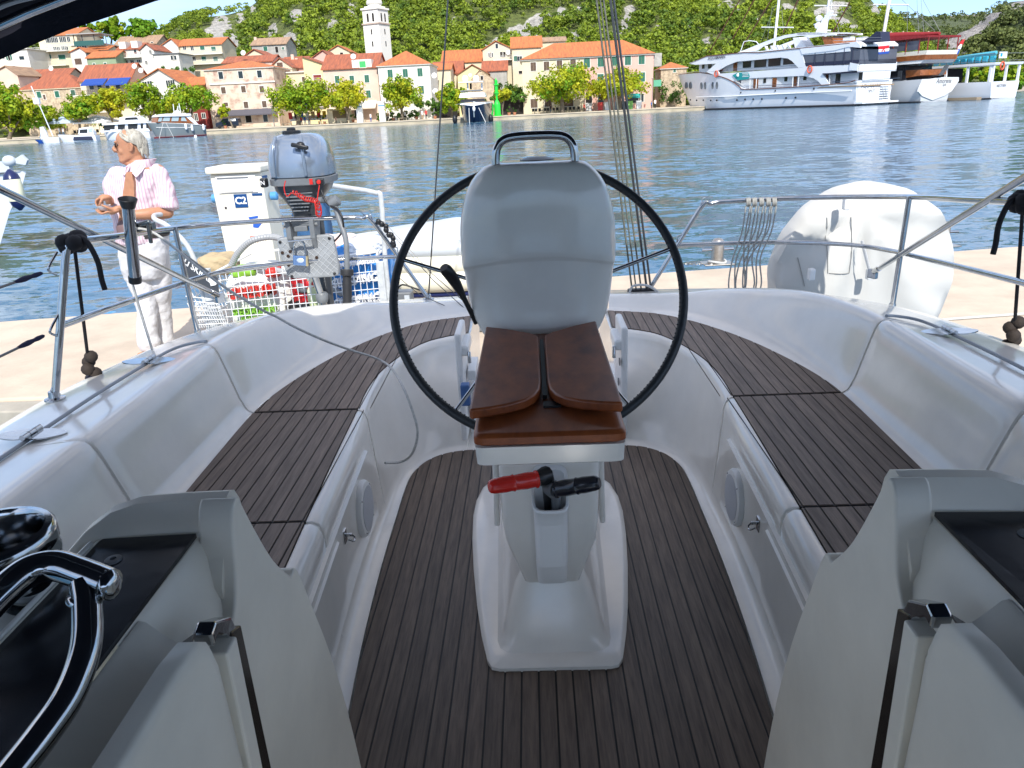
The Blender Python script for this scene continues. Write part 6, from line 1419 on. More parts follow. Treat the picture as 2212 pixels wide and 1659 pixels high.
def simple(name, lab, cat, px, py, Y, fn, group=None):
    c = atY(px, py, Y); c.z = 0; o = thing(name, lab, cat, c, group); fn(o, c); return o
def parasol(px, py_top, py_rim, Y, hw, m, lab, name='parasol'):
    c = atY(px, py_rim, Y); zt = atY(px, py_top, Y).z; o = thing(name, lab, 'parasol', V((c.x, Y, 0)), 'cafe parasols on the left quay')
    MB().rings([[V((c.x+hw*f*a, Y+hw*f*b, z)) for a, b in ((-1, -1), (0, -1.0), (1, -1), (1, 0), (1, 1), (0, 1.0), (-1, 1), (-1, 0))] for f, z in ((1, c.z-.25), (1.0, c.z), (.05, zt))], cap=False).build('canopy', m, o)
    MB().tube([V((c.x, Y, 0)), V((c.x, Y, zt-.1))], .05, 6).build('pole', GREYP, o)
parasol(137+0, 252, 264, 152, 3.0, mat('pale_blue_canvas', (.45, .55, .66), .7), 'pale blue cafe parasol left of the white one'); parasol(212, 249, 263, 153, 3.2, mat('white_canvas', (.75, .76, .80), .7), 'large white cafe parasol at the left quay')
def table_set(o, c):
    MB().lathe([(.25, 0), (.04, .04), (.04, .70), (.40, .71), (.40, .75)], c, 12).build('table', GREYP, o, smooth=30)
def chair(px, Y, m, lab='dark wicker cafe chair on the far quay', g='cafe chairs on the far quay'):
    c = atY(px, 240, Y); c.z = 0; o = thing('cafe_chair', lab, 'chair', c, g)
    MB().box(c+V((0, 0, .45)), (.5, .5, .08)).build('seat', m, o); MB().box(c+V((0, .24, .72)), (.5, .06, .5)).build('backrest', m, o)
    for sx in (-1, 1):
        for sy in (-1, 1): MB().box(c+V((.21*sx, .21*sy, .21)), (.05, .05, .41)).build('leg', m, o)
DW = mat('dark_wicker', (.03, .028, .026), .7); LW = mat('light_wicker', (.45, .40, .32), .7)
for px in (1152, 1158, 1166, 1178, 1184, 1196, 1204, 1212, 1222, 1232, 1240, 1250): chair(px, 159.5+(px % 3), DW)
for px in (150, 158, 166, 178, 192, 200, 238, 246): chair(px, 151+(px % 3), DW, 'dark cafe chair under the left parasols', 'cafe chairs under the left parasols')
for i, px in enumerate((1160, 1188, 1218, 1245)): simple('cafe_table', 'small grey cafe table under the spreading plane tree, ' + ['leftmost', 'second from left', 'third from left', 'rightmost'][i], 'table', px, 240, 159, table_set, 'cafe tables by the cream building')
def board(c_):
    def f(o, c):
        MB().box(c+V((0, 0, .8)), (1.1, .12, 1.5)).build('panel', c_, o); 
        for sx in (-1, 1): MB().box(c+V((.5*sx, 0, .4)), (.08, .14, .8)).build('foot', GREYP, o)
    return f
for px, m_, lab in ((1272, mat('zebra_board', (.5, .5, .5), .6, nz=(3, .9), col2=(.06, .06, .06), edge=(.46, .52)), 'tall white and grey patterned board left of the red board'), (1297, mat('red_board', (.5, .04, .03), .5), 'red advertising board before the rose building'), (1312, WHITEP, 'white ice cream freezer before the rose building'), (1334, mat('blue_grey_board', (.3, .34, .40), .5), 'blue grey round topped board before the rose building'), (1348, CBk, 'black bin by the pink doorway'), (1361, mat('lime_board', (.2, .45, .10), .5), 'lime green box by the pink doorway'), (1380, WHITEP, 'white sandwich board under the teal awning')):
    simple('display_board', lab, 'board', px, 240, 158, board(m_))
def bench(o, c):
    MB().box(c+V((0, 0, .42)), (1.7, .5, .08)).build('seat', STONE, o)
    for sx in (-1, 1): MB().box(c+V((.7*sx, 0, .19)), (.2, .45, .38)).build('foot', STONE, o)
for px, l_ in ((618, 'left of the dark trunked plane tree'), (700, 'between the stall and the memorial wall'), (745, 'before the memorial wall'), (780, 'left of the white kiosk gate'), (870, 'under the tree before the white house')): simple('stone_bench', 'pale stone quay bench '+l_, 'bench', px, 258, 150.5, bench, 'stone benches along the quay')
def planter(o, c):
    MB().lathe([(.22, 0), (.34, .5), (.36, .52), (.3, .52)], c, 12).build('pot', mat('terracotta_pot', (.42, .18, .10), .8), o, smooth=30)
    crown('foliage', o, [(c.x, c.y, 1.0, .5, .5, .55)], 90, .12, PINE_G, (.4, .2), int(c.x*7) % 99+3)
PINE_G = foliage_mat('shrub_foliage', (.03, .09, .012), (.12, .24, .03))
for px, l_ in ((484, 'by the dark blue van'), (690, 'right of the clothes stall'), (700, 'left of the memorial wall'), (762, 'right of the memorial wall'), (825, 'right of the kiosk gate'), (850, 'before the clipped hedge'), (900, 'at the right end of the hedge'), (940, 'left of the orange tree'), (1100, 'right of the green beacon'), (1112, 'left of the cream quayside building')): simple('potted_shrub', 'green shrub in a terracotta pot '+l_, 'plant', px, 255, 153, planter, 'potted shrubs on the quay')
def hedge(lab, px0, px1, pyt, Y, n=900, tint=(.4, .2), m=None, depth=2.0, pyb=None, name='hedge'):
    a, b = atY(px0, pyt, Y), atY(px1, pyt, Y); zb = 0 if pyb is None else atY(px0, pyb, Y).z; o = thing(name, lab, 'hedge', V(((a.x+b.x)/2, Y, max(0, zb))))
    k = max(2, int((b.x-a.x)/1.6)); zt = (a.z+b.z)/2; h_ = (zt-zb)/2
    crown('foliage', o, [(a.x+(b.x-a.x)*(i+.5)/k, Y, zb+h_, (b.x-a.x)/k*.62, depth*.5, h_) for i in range(k)], n, .2, m or PINE_G, tint, int(px0)); return o
hedge('clipped green hedge behind the walkers', 812, 905, 238, 155, 1200); hedge('vine pergola hedge linking the white house to the beacon', 898, 965, 213, 158, 1300, (.7, .2), pyb=235); hedge('leafy vine pergola beside the cream building', 1062, 1137, 199, 162, 1500, (.7, .25), pyb=222)
hedge('wild shrubs climbing behind the stone gable', 1070, 1130, 178, 175, 900, (.4, .3), pyb=212, depth=4); hedge('garden bushes between the left roofs', 345, 430, 143, 192, 700, (.5, .3), pyb=162, depth=4); hedge('olive bushes right of the rose building', 1420, 1480, 172, 170, 900, (.3, .2), depth=5); hedge('dark garden bushes behind the left parasols', 205, 262, 262, 158, 500, (.3, .2)); hedge('vine covered cafe front between tree and beacon', 930, 990, 215, 160, 900, (.6, .3), pyb=250)
MB().box(V((atY(1100, 230, 163.5).x, 163.5, 1.5)), (6, .3, 3.0)).build('cafe_back_wall', DRK, None, loc=(atY(1100, 230, 163.5).x, 163.5, 0)); tag(bpy.data.objects['cafe_back_wall'], 'dark open cafe front under the vine pergola', 'cafe front')
MB().box(V((atY(945, 245, 163.5).x, 163.5, 1.5)), (8, .3, 3.0)).build('arbour_wall', DRK, None, loc=(atY(945, 245, 163.5).x, 163.5, 0)); tag(bpy.data.objects['arbour_wall'], 'dark panel standing for the arbour shade behind the red shirted walker', 'arbour')  # near-black slab puts the arbour's shade into colour
# kiosk posts, shop stall, wall with stone panel
def gatef(o, c):
    for sx in (-1, 1):
        MB().box(c+V((2.1*sx, 0, 1.75)), (1.1, .8, 3.5)).build('pillar', WHITEP, o); MB().box(c+V((2.1*sx, -.42, 2.75)), (1.12, .04, .22)).build('blue_band', BLUEP, o)
    MB().box(c+V((0, 0, 3.35)), (3.1, .8, .3)).build('lintel', WHITEP, o)
simple('kiosk_gate', 'white gate of two pillars with blue bands on the quay', 'gate', 803, 259, 150.5, gatef)
def wallf(o, c):
    MB().box(c+V((0, 0, 1.3)), (4.6, .5, 2.6)).build('block', W_CREAM, o, bevel=.15); MB().box(c+V((.2, -.27, 1.6)), (2.8, .06, 1.4)).build('plaque', mat('bronze_plaque', (.16, .11, .05), .6), o)
simple('memorial_wall', 'cream memorial wall with a bronze plaque left of the kiosk gate', 'wall', 735, 262, 153, wallf)
def stall(o, c):
    MB().box(c+V((0, 1, 1.2)), (7, 1.2, .9)).build('counter', CWh, o)
    MB().prism([c+V((-4, 2, 3.3)), c+V((-4, -1.2, 2.7)), c+V((-4, -1.2, 2.6)), c+V((-4, 2, 3.2))], (8, 0, 0)).build('canopy', mat('cream_awning', (.68, .58, .46)), o)
    for i, m_ in enumerate((CRd, CBk, CBl, CWh, CTn, CRd, mat('cloth_yellow', (.6, .4, .03), .8))): MB().box(c+V((-3.3+1.1*i, .2, 1.75)), (.7, .3, 1.2)).build('garment', m_, o, bevel=.1)
simple('market_stall', 'clothes stall with cream canopy behind the dark trunked tree', 'stall', 665, 262, 156, stall)
def lamp(px, pyt, Y, lab, lean=0):
    c = atY(px, 260, Y); c.z = 0; zt = atY(px, pyt, Y).z; o = thing('street_lamp', lab, 'lamp', c); MB().tube([c, c+V((lean, 0, zt))], [.09, .05], 8).build('pole', GREYP, o, smooth=60)
    MB().box(c+V((lean, -.1, zt)), (.35, .5, .15)).build('lamp_head', GREYP, o, bevel=.03); return o
lamp(591, 230, 150, 'grey street lamp in front of the charcoal awning'); lamp(666, 225, 150, 'thin dark lamp post right of the stall tree'); lamp(1408, 170, 158, 'grey lamp post at the right end of the quay'); lamp(395, 215, 156, 'lamp post behind the grey motor cruiser')
# green beacon
bc = atY(1075, 251, 150); bc.z = 0; bo2 = thing('green_beacon', 'bright green harbour light beacon on the quay edge', 'beacon', bc); GB = mat('beacon_green', (.02, .55, .05), .45); zt = atY(1072, 168, 150).z
MB().lathe([(.85, 0), (.85, .12), (.62, .16), (.60, 2.0), (.58, 2.1), (.28, 2.7), (.20, 2.8), (.18, zt-3.2), (.28, zt-2.9), (.5, zt-2.6), (.5, zt-2.5), (.12, zt-2.45)], bc, 20).build('column', GB, bo2, smooth=30)
MB().lathe([(.28, zt-2.45), (.30, zt-1.3), (.5, zt-1.25), (.5, zt-1.1), (.25, zt-1.0), (.3, zt-.5), (.1, zt-.3), (.05, zt)], bc, 14).build('lantern', GB, bo2, smooth=30); MB().box(bc+V((.75, 0, zt-2.1)), (.9, .8, .08), M=Matrix.Rotation(R(20), 3, 'Y')).build('solar_panel', CBk, bo2)
# parked dark van
vc = atY(490, 266, 154); vc.z = 0; van = thing('parked_van', 'dark blue van parked behind the bare trunked tree', 'van', vc); DB = mat('dark_blue_paint', (.012, .02, .04), .2, coat=.6)
pr = [(-2.2, .35), (2.2, .35), (2.25, 1.0), (2.15, 1.75), (1.9, 1.85), (-.6, 1.85), (-1.3, 1.25), (-2.1, 1.05), (-2.25, .8)]
MB().prism([vc+V((a, 0, b)) for a, b in pr], (0, 1.8, 0)).build('body', DB, van, bevel=.08)
MB().prism([vc+V((a, -.012, b)) for a, b in ((-.62, 1.72), (-1.15, 1.28), (.2, 1.28), (.2, 1.72))], (0, .02, 0)).build('side_window', GLS, van); MB().prism([vc+V((a, -.012, b)) for a, b in ((.4, 1.72), (.4, 1.28), (1.8, 1.28), (1.8, 1.72))], (0, .02, 0)).build('side_window', WHITEP, van)
for x in (-1.45, 1.45): MB().lathe([(.12, -.02), (.33, -.02), (.34, .15), (.1, .16)], vc+V((x, .02, .34)), 16, Matrix.Rotation(R(90), 3, 'X')).build('wheel', BLACKP, van, smooth=30)

# ---- plane trees along the quay
TG_ = 'plane trees along the quay'
leafy('plane_tree', 'huge dense plane tree at the left edge of the quay', 22, 312, 142, 236, 105, 95, 3600, (.30, .2), 11, TG_, -3, .30, blobs=[(-.5, .1, .6, .6), (.2, .3, .6, .6), (-.2, -.35, .6, .55), (.45, -.2, .5, .6), (-.8, -.2, .5, .6), (.1, .7, .4, .35)])
leafy('plane_tree', 'slim trunked tree beside the huge leftmost plane tree', 88, 296, 148, 248, 55, 46, 1400, (.25, .18), 12, TG_)
leafy('plane_tree', 'round green plane tree between the lamp and the white parasol', 170, 283, 150, 229, 72, 52, 2200, (.30, .2), 13, TG_)
leafy('plane_tree', 'yellowing plane tree over the white parasol', 240, 280, 152, 222, 62, 60, 1900, (.85, .2), 14, TG_)
leafy('plane_tree', 'green plane tree above the small white cruiser', 322, 275, 152, 213, 92, 58, 3000, (.32, .22), 15, TG_)
leafy('plane_tree', 'green plane tree above the grey motor cruiser', 408, 270, 153, 210, 92, 60, 2800, (.28, .2), 16, TG_)
leafy('plane_tree', 'bare trunked young tree with a tuft of leaves beside the van', 503, 272, 152, 238, 24, 28, 420, (.5, .2), 17, TG_, -20)
leafy('plane_tree', 'dark trunked spreading plane tree by the stall', 644, 268, 151, 208, 112, 72, 3800, (.30, .2), 18, TG_, -3)
leafy('plane_tree', 'yellow leaved plane tree before the peach house', 752, 262, 151, 207, 84, 60, 2400, (.75, .2), 19, TG_, -6)
leafy('plane_tree', 'green and yellow plane tree before the white house', 868, 257, 151, 203, 82, 64, 2800, (.5, .25), 20, TG_, -2)
leafy('fruit_tree', 'bright green orange tree left of the blue yacht', 975, 252, 152, 208, 56, 56, 2200, (.35, .2), 21, None)
leafy('plane_tree', 'spreading yellow green plane tree before the cream building', 1214, 247, 155, 180, 122, 66, 4200, (.45, .28), 22, TG_)
leafy('plane_tree', 'yellow plane tree behind the backstay ropes', 1338, 242, 157, 178, 106, 54, 3400, (.68, .25), 23, TG_)
leafy('small_tree', 'yellow leaved shrub beside the beacon', 1085, 246, 153, 212, 34, 48, 900, (.8, .2), 24, None); 
leafy('pine_tree', 'big round dark green pine on the skyline at the left', 303, 100, 225, 60, 58, 44, 1800, (.0, .06), 31, None, z0=atY(303, 98, 225).z, size=.45)
leafy('pine_tree', 'broad green tree left of the round skyline pine', 240, 100, 226, 62, 52, 42, 1500, (.12, .1), 32, None, z0=atY(240, 98, 226).z, size=.45); leafy('pine_tree', 'small green tree beside the canopy on the skyline', 190, 90, 226, 62, 26, 26, 700, (.12, .1), 33, None, z0=atY(190, 88, 226).z, size=.4)
for i, (px, py, s) in enumerate(((2170, 150, 34), (2205, 160, 36), (2140, 165, 26), (1905, 150, 40), (2080, 160, 28))): leafy('shore_tree', ('yellow green tree on the right shore, ' + ['second from the edge', 'nearest the right edge', 'beside the tour boat sign', 'behind the gulet masts', 'over the tour boat roof'][i]), px, py+28, 228, py, s*1.6, s*1.5, 900, (.25, .15), 41+i, 'trees on the right shore', size=.5)
# ================================================================ BOATS ACROSS THE HARBOUR
class Frame:
    """local frame of a hull: S runs bow to stern along the near side, T across it away from the camera"""
    def __init__(s, P0, P1):
        s.P = V((P0.x, P0.y, -.7)); d = V((P1.x-P0.x, P1.y-P0.y, 0)); s.L = d.length; s.S = d.normalized(); s.T = V((-s.S.y, s.S.x, 0))
        if s.T.y < 0: s.T = -s.T
    def at(s, a, t, z): return s.P+s.S*a+s.T*t+V((0, 0, z))
    def side(s, px, py, t=0):      # -> (s, z above water)
        r = ray(px, py); o = s.P+s.T*t; k = (o-CAM).dot(s.T)/r.dot(s.T); q = CAM+r*k-s.P; return q.dot(s.S), q.z
    def end(s, px, py, a):
        r = ray(px, py); o = s.P+s.S*a; k = (o-CAM).dot(s.S)/r.dot(s.S); q = CAM+r*k-s.P; return q.dot(s.T), q.z
    amax = 1e9
    def slab(s, mb, poly, t0, t1):
        poly = [(min(a, s.amax), z) for a, z in poly]; mb.prism([s.at(a, t0, z) for a, z in poly], s.T*(t1-t0)); return mb
    def endslab(s, mb, poly, a0, a1): mb.prism([s.at(a0, t, z) for t, z in poly], s.S*(a1-a0)); return mb
    def box(s, mb, a, t, z, da, dt, dz):
        p = [s.at(a+x*da/2, t+y*dt/2, z+w_*dz/2) for w_ in (-1, 1) for x, y in ((-1, -1), (1, -1), (1, 1), (-1, 1))]; mb.hexa(p); return mb
    def rot(s, kind): 
        X, N = (s.T, s.S) if kind == 'end' else (s.S, -s.T)
        return RM(Matrix((X, V((0, 0, 1)), N)).transposed())
def hull(fr, par, B, sheer, m, bowfrac=.3, rake=.0, wlb=.86, nm='hull', smooth=45, n=20, stern=.92, full=.55):
    """sheer: list of (s, z) along the rail. rake: how far the stem at the water lies aft of the stem head"""
    L = sheer[-1][0]; M_ = MB(); rg = []
    for i in range(n+1):
        u = (i/n)**1.3; a = sheer[0][0]+(L-sheer[0][0])*u; zs = interp(sheer, a); hb = B/2*min(1, (u/bowfrac)**full if u < bowfrac else 1)*(1-(1-stern)*max(0, (u-.6)/.4)**2)
        hb = max(.03, hb); ring = []
        for f, zf in ((1, 1.0), (.985, .62), (.93, .30), (wlb, .10), (wlb*.9, -.12)):
            z = zs*zf if zf >= 0 else -.4; sh = rake*(1-zf)*max(0, 1-u*3); fl = f if u > bowfrac else 1-(1-f)*(1+1.2*(1-u/bowfrac)); ring.append((a+sh, hb*max(.05, fl), z))
        rg.append([fr.at(a_, B/2-h_, z_) for a_, h_, z_ in ring]+[fr.at(a_, B/2+h_, z_) for a_, h_, z_ in ring[::-1]])
    M_.rings(rg); return M_.build(nm, m, par, smooth=smooth)
SHIPW = mat('ship_white', (.74, .77, .81), .3, coat=.3, nz=(.4, .05)); SHIPD = mat('ship_dark_glass', (.018, .020, .026), .1); NAVY = mat('ship_navy_canvas', (.018, .024, .055), .7); MESHG = mat('tinted_mesh', (.09, .10, .13), .25); WOODS = mat('ship_varnish', (.30, .10, .03), .35, nz=(2, .4)); DKB = mat('boot_black', (.02, .02, .025), .5); RAILM = mat('rail_brown', (.14, .05, .03), .5)
fr = Frame(atY(1472, 239, 158), atY(1842, 228, 124)); L = fr.L; B = 8.6
fr.amax = L+.3
ship = thing('cruise_yacht', 'long white multi deck cruise yacht with rounded arches and navy aft enclosure', 'cruise yacht', fr.at(L/2, B/2, 0))
def s4(*P): return [fr.side(*c4(x, y)) for x, y in P]
def s5(*P): return [fr.side(*c5(x, y)) for x, y in P]
bt = fr.side(*c4(320, 745))
sheer = [(bt[0]+1.2, bt[1]*1.0)]+s4((690, 718), (900, 745), (1040, 795), (1130, 858), (1190, 882), (1700, 858), (2150, 822))+[(L, fr.side(*c5(500, 800))[1])]
hull(fr, ship, B, sheer, SHIPW, .36, 4.6, .93, n=30, stern=.95)
m = MB(); fr.slab(m, [(4.5, -.3), (L, -.3), (L, .28), (6.5, .28)], .28, B-.28); m.build('boot_top', DKB, ship)
m = MB(); P = s4((650, 958), (1000, 950), (1500, 925), (2212, 895))+s5((510, 893)); m.tube([fr.at(a, -.02+.8*max(0, (12-a)/12)**1.4*2.2, z) for a, z in P], .10, 6); m.build('rubbing_strake', WHITEP, ship)
m = MB(); P = [(a, z+.06) for a, z in sheer]
def offs(a): 
    u = max(0, (a-sheer[0][0])/(L-sheer[0][0])); return B/2*(1-min(1, (u/.36)**.55))
m.tube([fr.at(a, offs(a), z) for a, z in catmull([V((p[0], p[1], 0)) for p in P], 4) for a, z in [(a, z)]] if False else [fr.at(q.x, offs(q.x)-.03, q.y) for q in catmull([V((p[0], p[1], 0)) for p in P], 4)], .07, 6); m.build('cap_rail', RAILM, ship)
# decks and walls behind the side openings
m = MB(); a0, z0 = s4((1100, 905))[0]; fr.slab(m, [(a0-2, z0-.1), (L+.5, z0-.1), (L+.5, z0+.05), (a0-2, z0+.05)], .1, B-.1); m.build('main_deck', mat('deck_teak', (.35, .24, .14), .7), ship)
wall = s4((1090, 900), (2212, 838))+s5((880, 780), (880, 690))+s4((1740, 728), (1090, 770)); m = MB(); fr.slab(m, wall, 1.25, B-1.25); m.build('main_deck_house', SHIPW, ship)
wall = s4((680, 716), (1740, 672), (1740, 555), (680, 630)); m = MB(); fr.slab(m, wall, 1.2, B-1.2); m.build('upper_deck_house', SHIPW, ship)
for lst, hh, t_ in (([(1275, 825, 22, 92), (1300, 823, 18, 92), (1470, 812, 38, 95), (1675, 800, 30, 95), (2095, 770, 45, 90), (1985, 775, 22, 90)], 0, 1.22), ([(1375, 793, 24, 44), (1582, 778, 28, 44), (1770, 768, 28, 40)], 0, 1.22), ([(770, 655, 22, 40), (835, 650, 34, 48), (1085, 655, 36, 95), (945, 690, 30, 60)], 0, 1.17), ([(1200, 635, 78, 62), (1330, 625, 115, 72), (1470, 612, 118, 75), (1620, 602, 125, 60)], 0, 1.17)):
    for x, y, w_, h_ in lst:
        a, z = fr.side(*c4(x, y), t_); k = fr.side(*c4(x+w_/2, y), t_)[0]-fr.side(*c4(x-w_/2, y), t_)[0]; kz = abs(fr.side(*c4(x, y-h_/2), t_)[1]-fr.side(*c4(x, y+h_/2), t_)[1])
        m = MB(); fr.box(m, a, t_, z, k, .10, kz); m.build('door' if h_ > 80 else 'window', SHIPD if w_ > 40 or h_ < 70 else WOODS, ship)
for x, w_ in ((550, 20), (935, 20)): 
    m = MB(); P = s5((x, 700), (x+w_*.6, 790)); fr.box(m, P[0][0], 1.22, (P[0][1]+P[1][1])/2, .6, .1, P[0][1]-P[1][1]); m.build('window', SHIPD, ship)
# side shells, 25 cm thick on both sides
bandA = s4((630, 622), (800, 550), (1180, 512), (1310, 514), (1700, 468), (2212, 425), (2212, 505), (1745, 543), (1775, 655), (1705, 668), (1640, 600), (1600, 575), (1530, 566), (1100, 606), (1000, 645), (915, 695), (800, 708), (895, 625), (690, 637))
bandB = s4((800, 708), (915, 700), (925, 724), (1705, 670), (1775, 655), (2212, 628))+s5((700, 610), (930, 606), (1000, 680), (600, 695), (235, 726))+s4((1945, 730), (2010, 828), (1930, 834), (1895, 795), (1850, 768), (1750, 745), (1240, 768), (1130, 785), (1075, 800), (1040, 795), (930, 752), (880, 740))
for nm, pl in (('upper_side_shell', bandA), ('lower_side_shell', bandB)):
    for t0 in (0, B-.25):
        m = MB(); fr.slab(m, pl, t0+(.02 if t0 == 0 else 0), t0+.25); m.build(nm, SHIPW, ship)
top = s4((640, 618), (800, 552), (1180, 514), (2212, 428))+s5((350, 430), (560, 410), (842, 415)); m = MB(); fr.slab(m, top+[(a, z-.25) for a, z in top[::-1]], .2, B-.2); m.build('sun_deck', SHIPW, ship)
m = MB(); fr.slab(m, s5((0, 470), (350, 432), (560, 410), (842, 416), (845, 446), (480, 462), (340, 498), (20, 535)), -.05, .3); m.build('roof_fascia', SHIPW, ship)
m = MB(); fr.slab(m, s4((640, 622), (800, 556), (1180, 518), (1310, 520), (2212, 428), (2212, 421), (1310, 512), (1180, 510), (800, 547)), -.06, -.0); m.build('deck_edge_stripe', RAILM, ship)
# upper deck aft: canvas enclosure
m = MB(); fr.slab(m, s5((30, 545), (350, 500), (480, 465), (975, 452), (975, 605), (60, 655)), .1, B-.3); m.build('aft_enclosure', MESHG, ship)
m = MB(); fr.slab(m, s5((48, 622), (975, 555), (978, 607), (60, 657)), .02, B-.2); m.build('canvas_skirt', NAVY, ship)
for x in (150, 248, 350, 440, 520):
    m = MB(); P = s5((x, 470 if x > 400 else 515), (x-8, 640)); m.tube([fr.at(P[0][0], .04, P[0][1]), fr.at(P[1][0], .0, P[1][1])], .06, 6); m.build('enclosure_batten', NAVY, ship)
m = MB(); fr.slab(m, s5((500, 618), (940, 605), (1015, 682), (700, 690), (490, 690)), -.12, B-.1); m.build('aft_deck_fascia', SHIPW, ship)
m = MB(); fr.slab(m, s5((225, 724), (1015, 678), (1015, 688), (235, 735)), -.16, .5); m.build('awning_edge', NAVY, ship)
# transom with steps and platform
def e5(*P): return [fr.end(*c5(x, y), L) for x, y in P]
tr_ = [(0.1, 3.6), (B-.1, 3.6), (B-.5, .4), (.5, .4)]; zt_s = fr.side(*c5(500, 800))[1]
m = MB(); fr.endslab(m, [(.12, zt_s), (B-1.0, zt_s-.1), (B-.9, .55), (.5, .55)], L-.2, L+.12); m.build('transom', SHIPW, ship)
m = MB(); fr.box(m, L+.55, B/2+.2, .42, 1.5, B-.4, .24); m.build('swim_platform', SHIPW, ship)
for k_ in range(8):
    m = MB(); fr.box(m, L+.55-.06*k_, B-2.2, .65+.34*k_, .45, 1.9, .16); m.build('stair_step', SHIPW, ship)
m = MB(); fr.slab(m, [(L-.3, zt_s-.1), (L+.25, zt_s-.3), (L+1.1, .5), (L-.3, .5)], B-1.1, B-.75); m.build('stair_wing', SHIPW, ship)
m = MB()
for t_ in (B-2.9, B-2.3): m.tube([fr.at(L+.2, t_, 3.2), fr.at(L+.9, t_, 1.0)], .03, 5)
for k_ in range(6): m.tube([fr.at(L+.25+.1*k_, B-2.9, 3.0-.38*k_), fr.at(L+.25+.1*k_, B-2.3, 3.0-.38*k_)], .025, 5)
lad = m.build('boarding_ladder', GREYP, ship); lad['kind'] = 'stuff'
LETT = mat('lettering_grey', (.16, .16, .18), .5)
text('lettering', 'AQUAMARIN', LETT, ship, fr.at(L+.14, 3.6, 2.75), .78, fr.rot('end'), .01, sx=1.0, bold=.01); text('lettering', 'SPLIT', LETT, ship, fr.at(L+.14, 3.7, 2.0), .58, fr.rot('end'), .01, sx=1.1, bold=.01)
a, z = s4((902, 566))[0]; text('lettering', 'AQUAMARIN', LETT, ship, fr.at(a, -.06, z), .75, fr.rot('side'), .01, bold=.005)
# portholes
for x, y in ((515, 842), (571, 842), (712, 843), (758, 843), (850, 840), (900, 838)):
    a, z = s4((x, y))[0]; c = fr.at(a, offs(a)-.03+.12, z); m = MB()
    m.rings([[c-fr.T*d+fr.S*(.28*r_*math.cos(q))+V((0, 0, .55*r_*math.sin(q))) for q in [2*pi*j/16 for j in range(16)]] for r_, d in ((1.1, -.2), (1.1, .12), (.9, .14), (.85, .05))]); m.build('porthole', GREYP, ship)
for x, y in ((575, 985), (655, 988), (737, 987), (826, 988), (896, 987), (1097, 983), (1177, 978), (1258, 976), (1343, 973), (1580, 964), (1673, 960), (1138, 910), (1477, 893), (1855, 872)):
    a, z = s4((x, y))[0]; m = MB(); c = fr.at(a, offs(a)+.06, z); m.ball(c, (.16, .16, .16), 8, 5); m.build('porthole', SHIPD, ship)
for x, y, kk in ((898, 727, 4), (1817, 683, 4)):
    a, z = fr.side(*c4(x, y), -.15); m = MB().tube([fr.at(a+.42*math.cos(q), -.18, z+.5*math.sin(q)) for q in [2*pi*j/18 for j in range(18)]], .11, 8, closed=True); m.build('lifebuoy', mat('lifebuoy_orange', (.65, .12, .06), .5), ship, smooth=60)
a = s4((1060, 740), (1110, 715), (1215, 712), (1228, 748), (1215, 778), (1110, 790)); m = MB(); fr.slab(m, a, -.10, -.02); bn = m.build('banner', mat('banner_teal', (.01, .28, .28), .6), ship)
q = s4((1190, 735))[0]; 
for i, (w_, dz) in enumerate(((1.6, .25), (1.3, -.05), (1.5, -.35))): m = MB(); fr.box(m, q[0], -.11, q[1]+dz*.8, w_, .02, .10); m.build('banner_line', WHITEP, bn)
m = MB(); q = s4((1120, 738))[0]; m.ball(fr.at(q[0], -.11, q[1]), (.35, .1, .3), 10, 5); m.build('banner_shell', WHITEP, bn)
for p0, p1 in (((1225, 770), (1222, 880)), ((1290, 765), (1282, 878)), ((1648, 748), (1640, 860)), ((1706, 745), (1694, 858)), ((2010, 735), (2005, 828))):
    P = s4(p0, p1); m = MB().tube([fr.at(P[0][0], .12, P[0][1]), fr.at(P[1][0], .12, P[1][1])], .07, 6); m.build('deck_post', WHITEP, ship)
for q0, q1, nm_ in ((s4((935, 688), (1700, 640)), None, 'upper_rail'), (s4((1190, 852), (2212, 795))+s5((980, 770)), None, 'main_rail'), (s5((330, 375), (800, 370)), None, 'top_rail'), (s4((700, 700), (330, 728)), None, 'bow_rail')):
    for dz in (0, -.35): m = MB().tube([fr.at(a, max(.15, offs(a)+.1), z+dz) for a, z in q0], .035, 5); m.build(nm_, STEEL, ship)
# arch, radar mast, sun deck furniture
P = s4((1050, 520), (1130, 490), (1260, 435), (1400, 380), (1520, 345), (1650, 325), (1850, 322), (2012, 328)); Q = s4((2012, 345), (1860, 355), (1650, 352), (1520, 372), (1400, 410), (1290, 460), (1240, 500), (1140, 515))
for t0 in (1.2, B-1.6): m = MB(); fr.slab(m, P+Q, t0, t0+.4); m.build('roof_arch', SHIPW, ship, smooth=30)
P = s4((1640, 325), (1700, 320), (1860, 320), (1980, 330), (1860, 342), (1640, 345)); m = MB(); fr.slab(m, P, 1.2, B-1.2); m.build('arch_roof', SHIPW, ship)
m = MB(); fr.slab(m, s4((1508, 372), (1570, 366), (1640, 470), (1530, 485)), B/2-1, B/2+1); m.build('arch_leg', SHIPW, ship)
m = MB(); fr.slab(m, s4((1870, 358), (1940, 365), (2005, 440), (1900, 440)), 1.4, B-1.4); m.build('stair_house', WOODS, ship)
P = s4((1700, 318), (1765, 190), (1835, 95), (1850, 110), (1790, 215), (1760, 318)); m = MB(); fr.slab(m, P, B/2-.35, B/2+.35); m.build('radar_mast', SHIPW, ship)
for p0, p1 in (((1775, 150), (1890, 145)), ((1670, 240), (1730, 230)), ((1750, 300), (1830, 300))): P = s4(p0, p1); m = MB(); m.tube([fr.at(*(P[0][0], B/2, P[0][1])), fr.at(P[1][0], B/2, P[1][1])], .12, 6); m.build('mast_arm', SHIPW, ship)
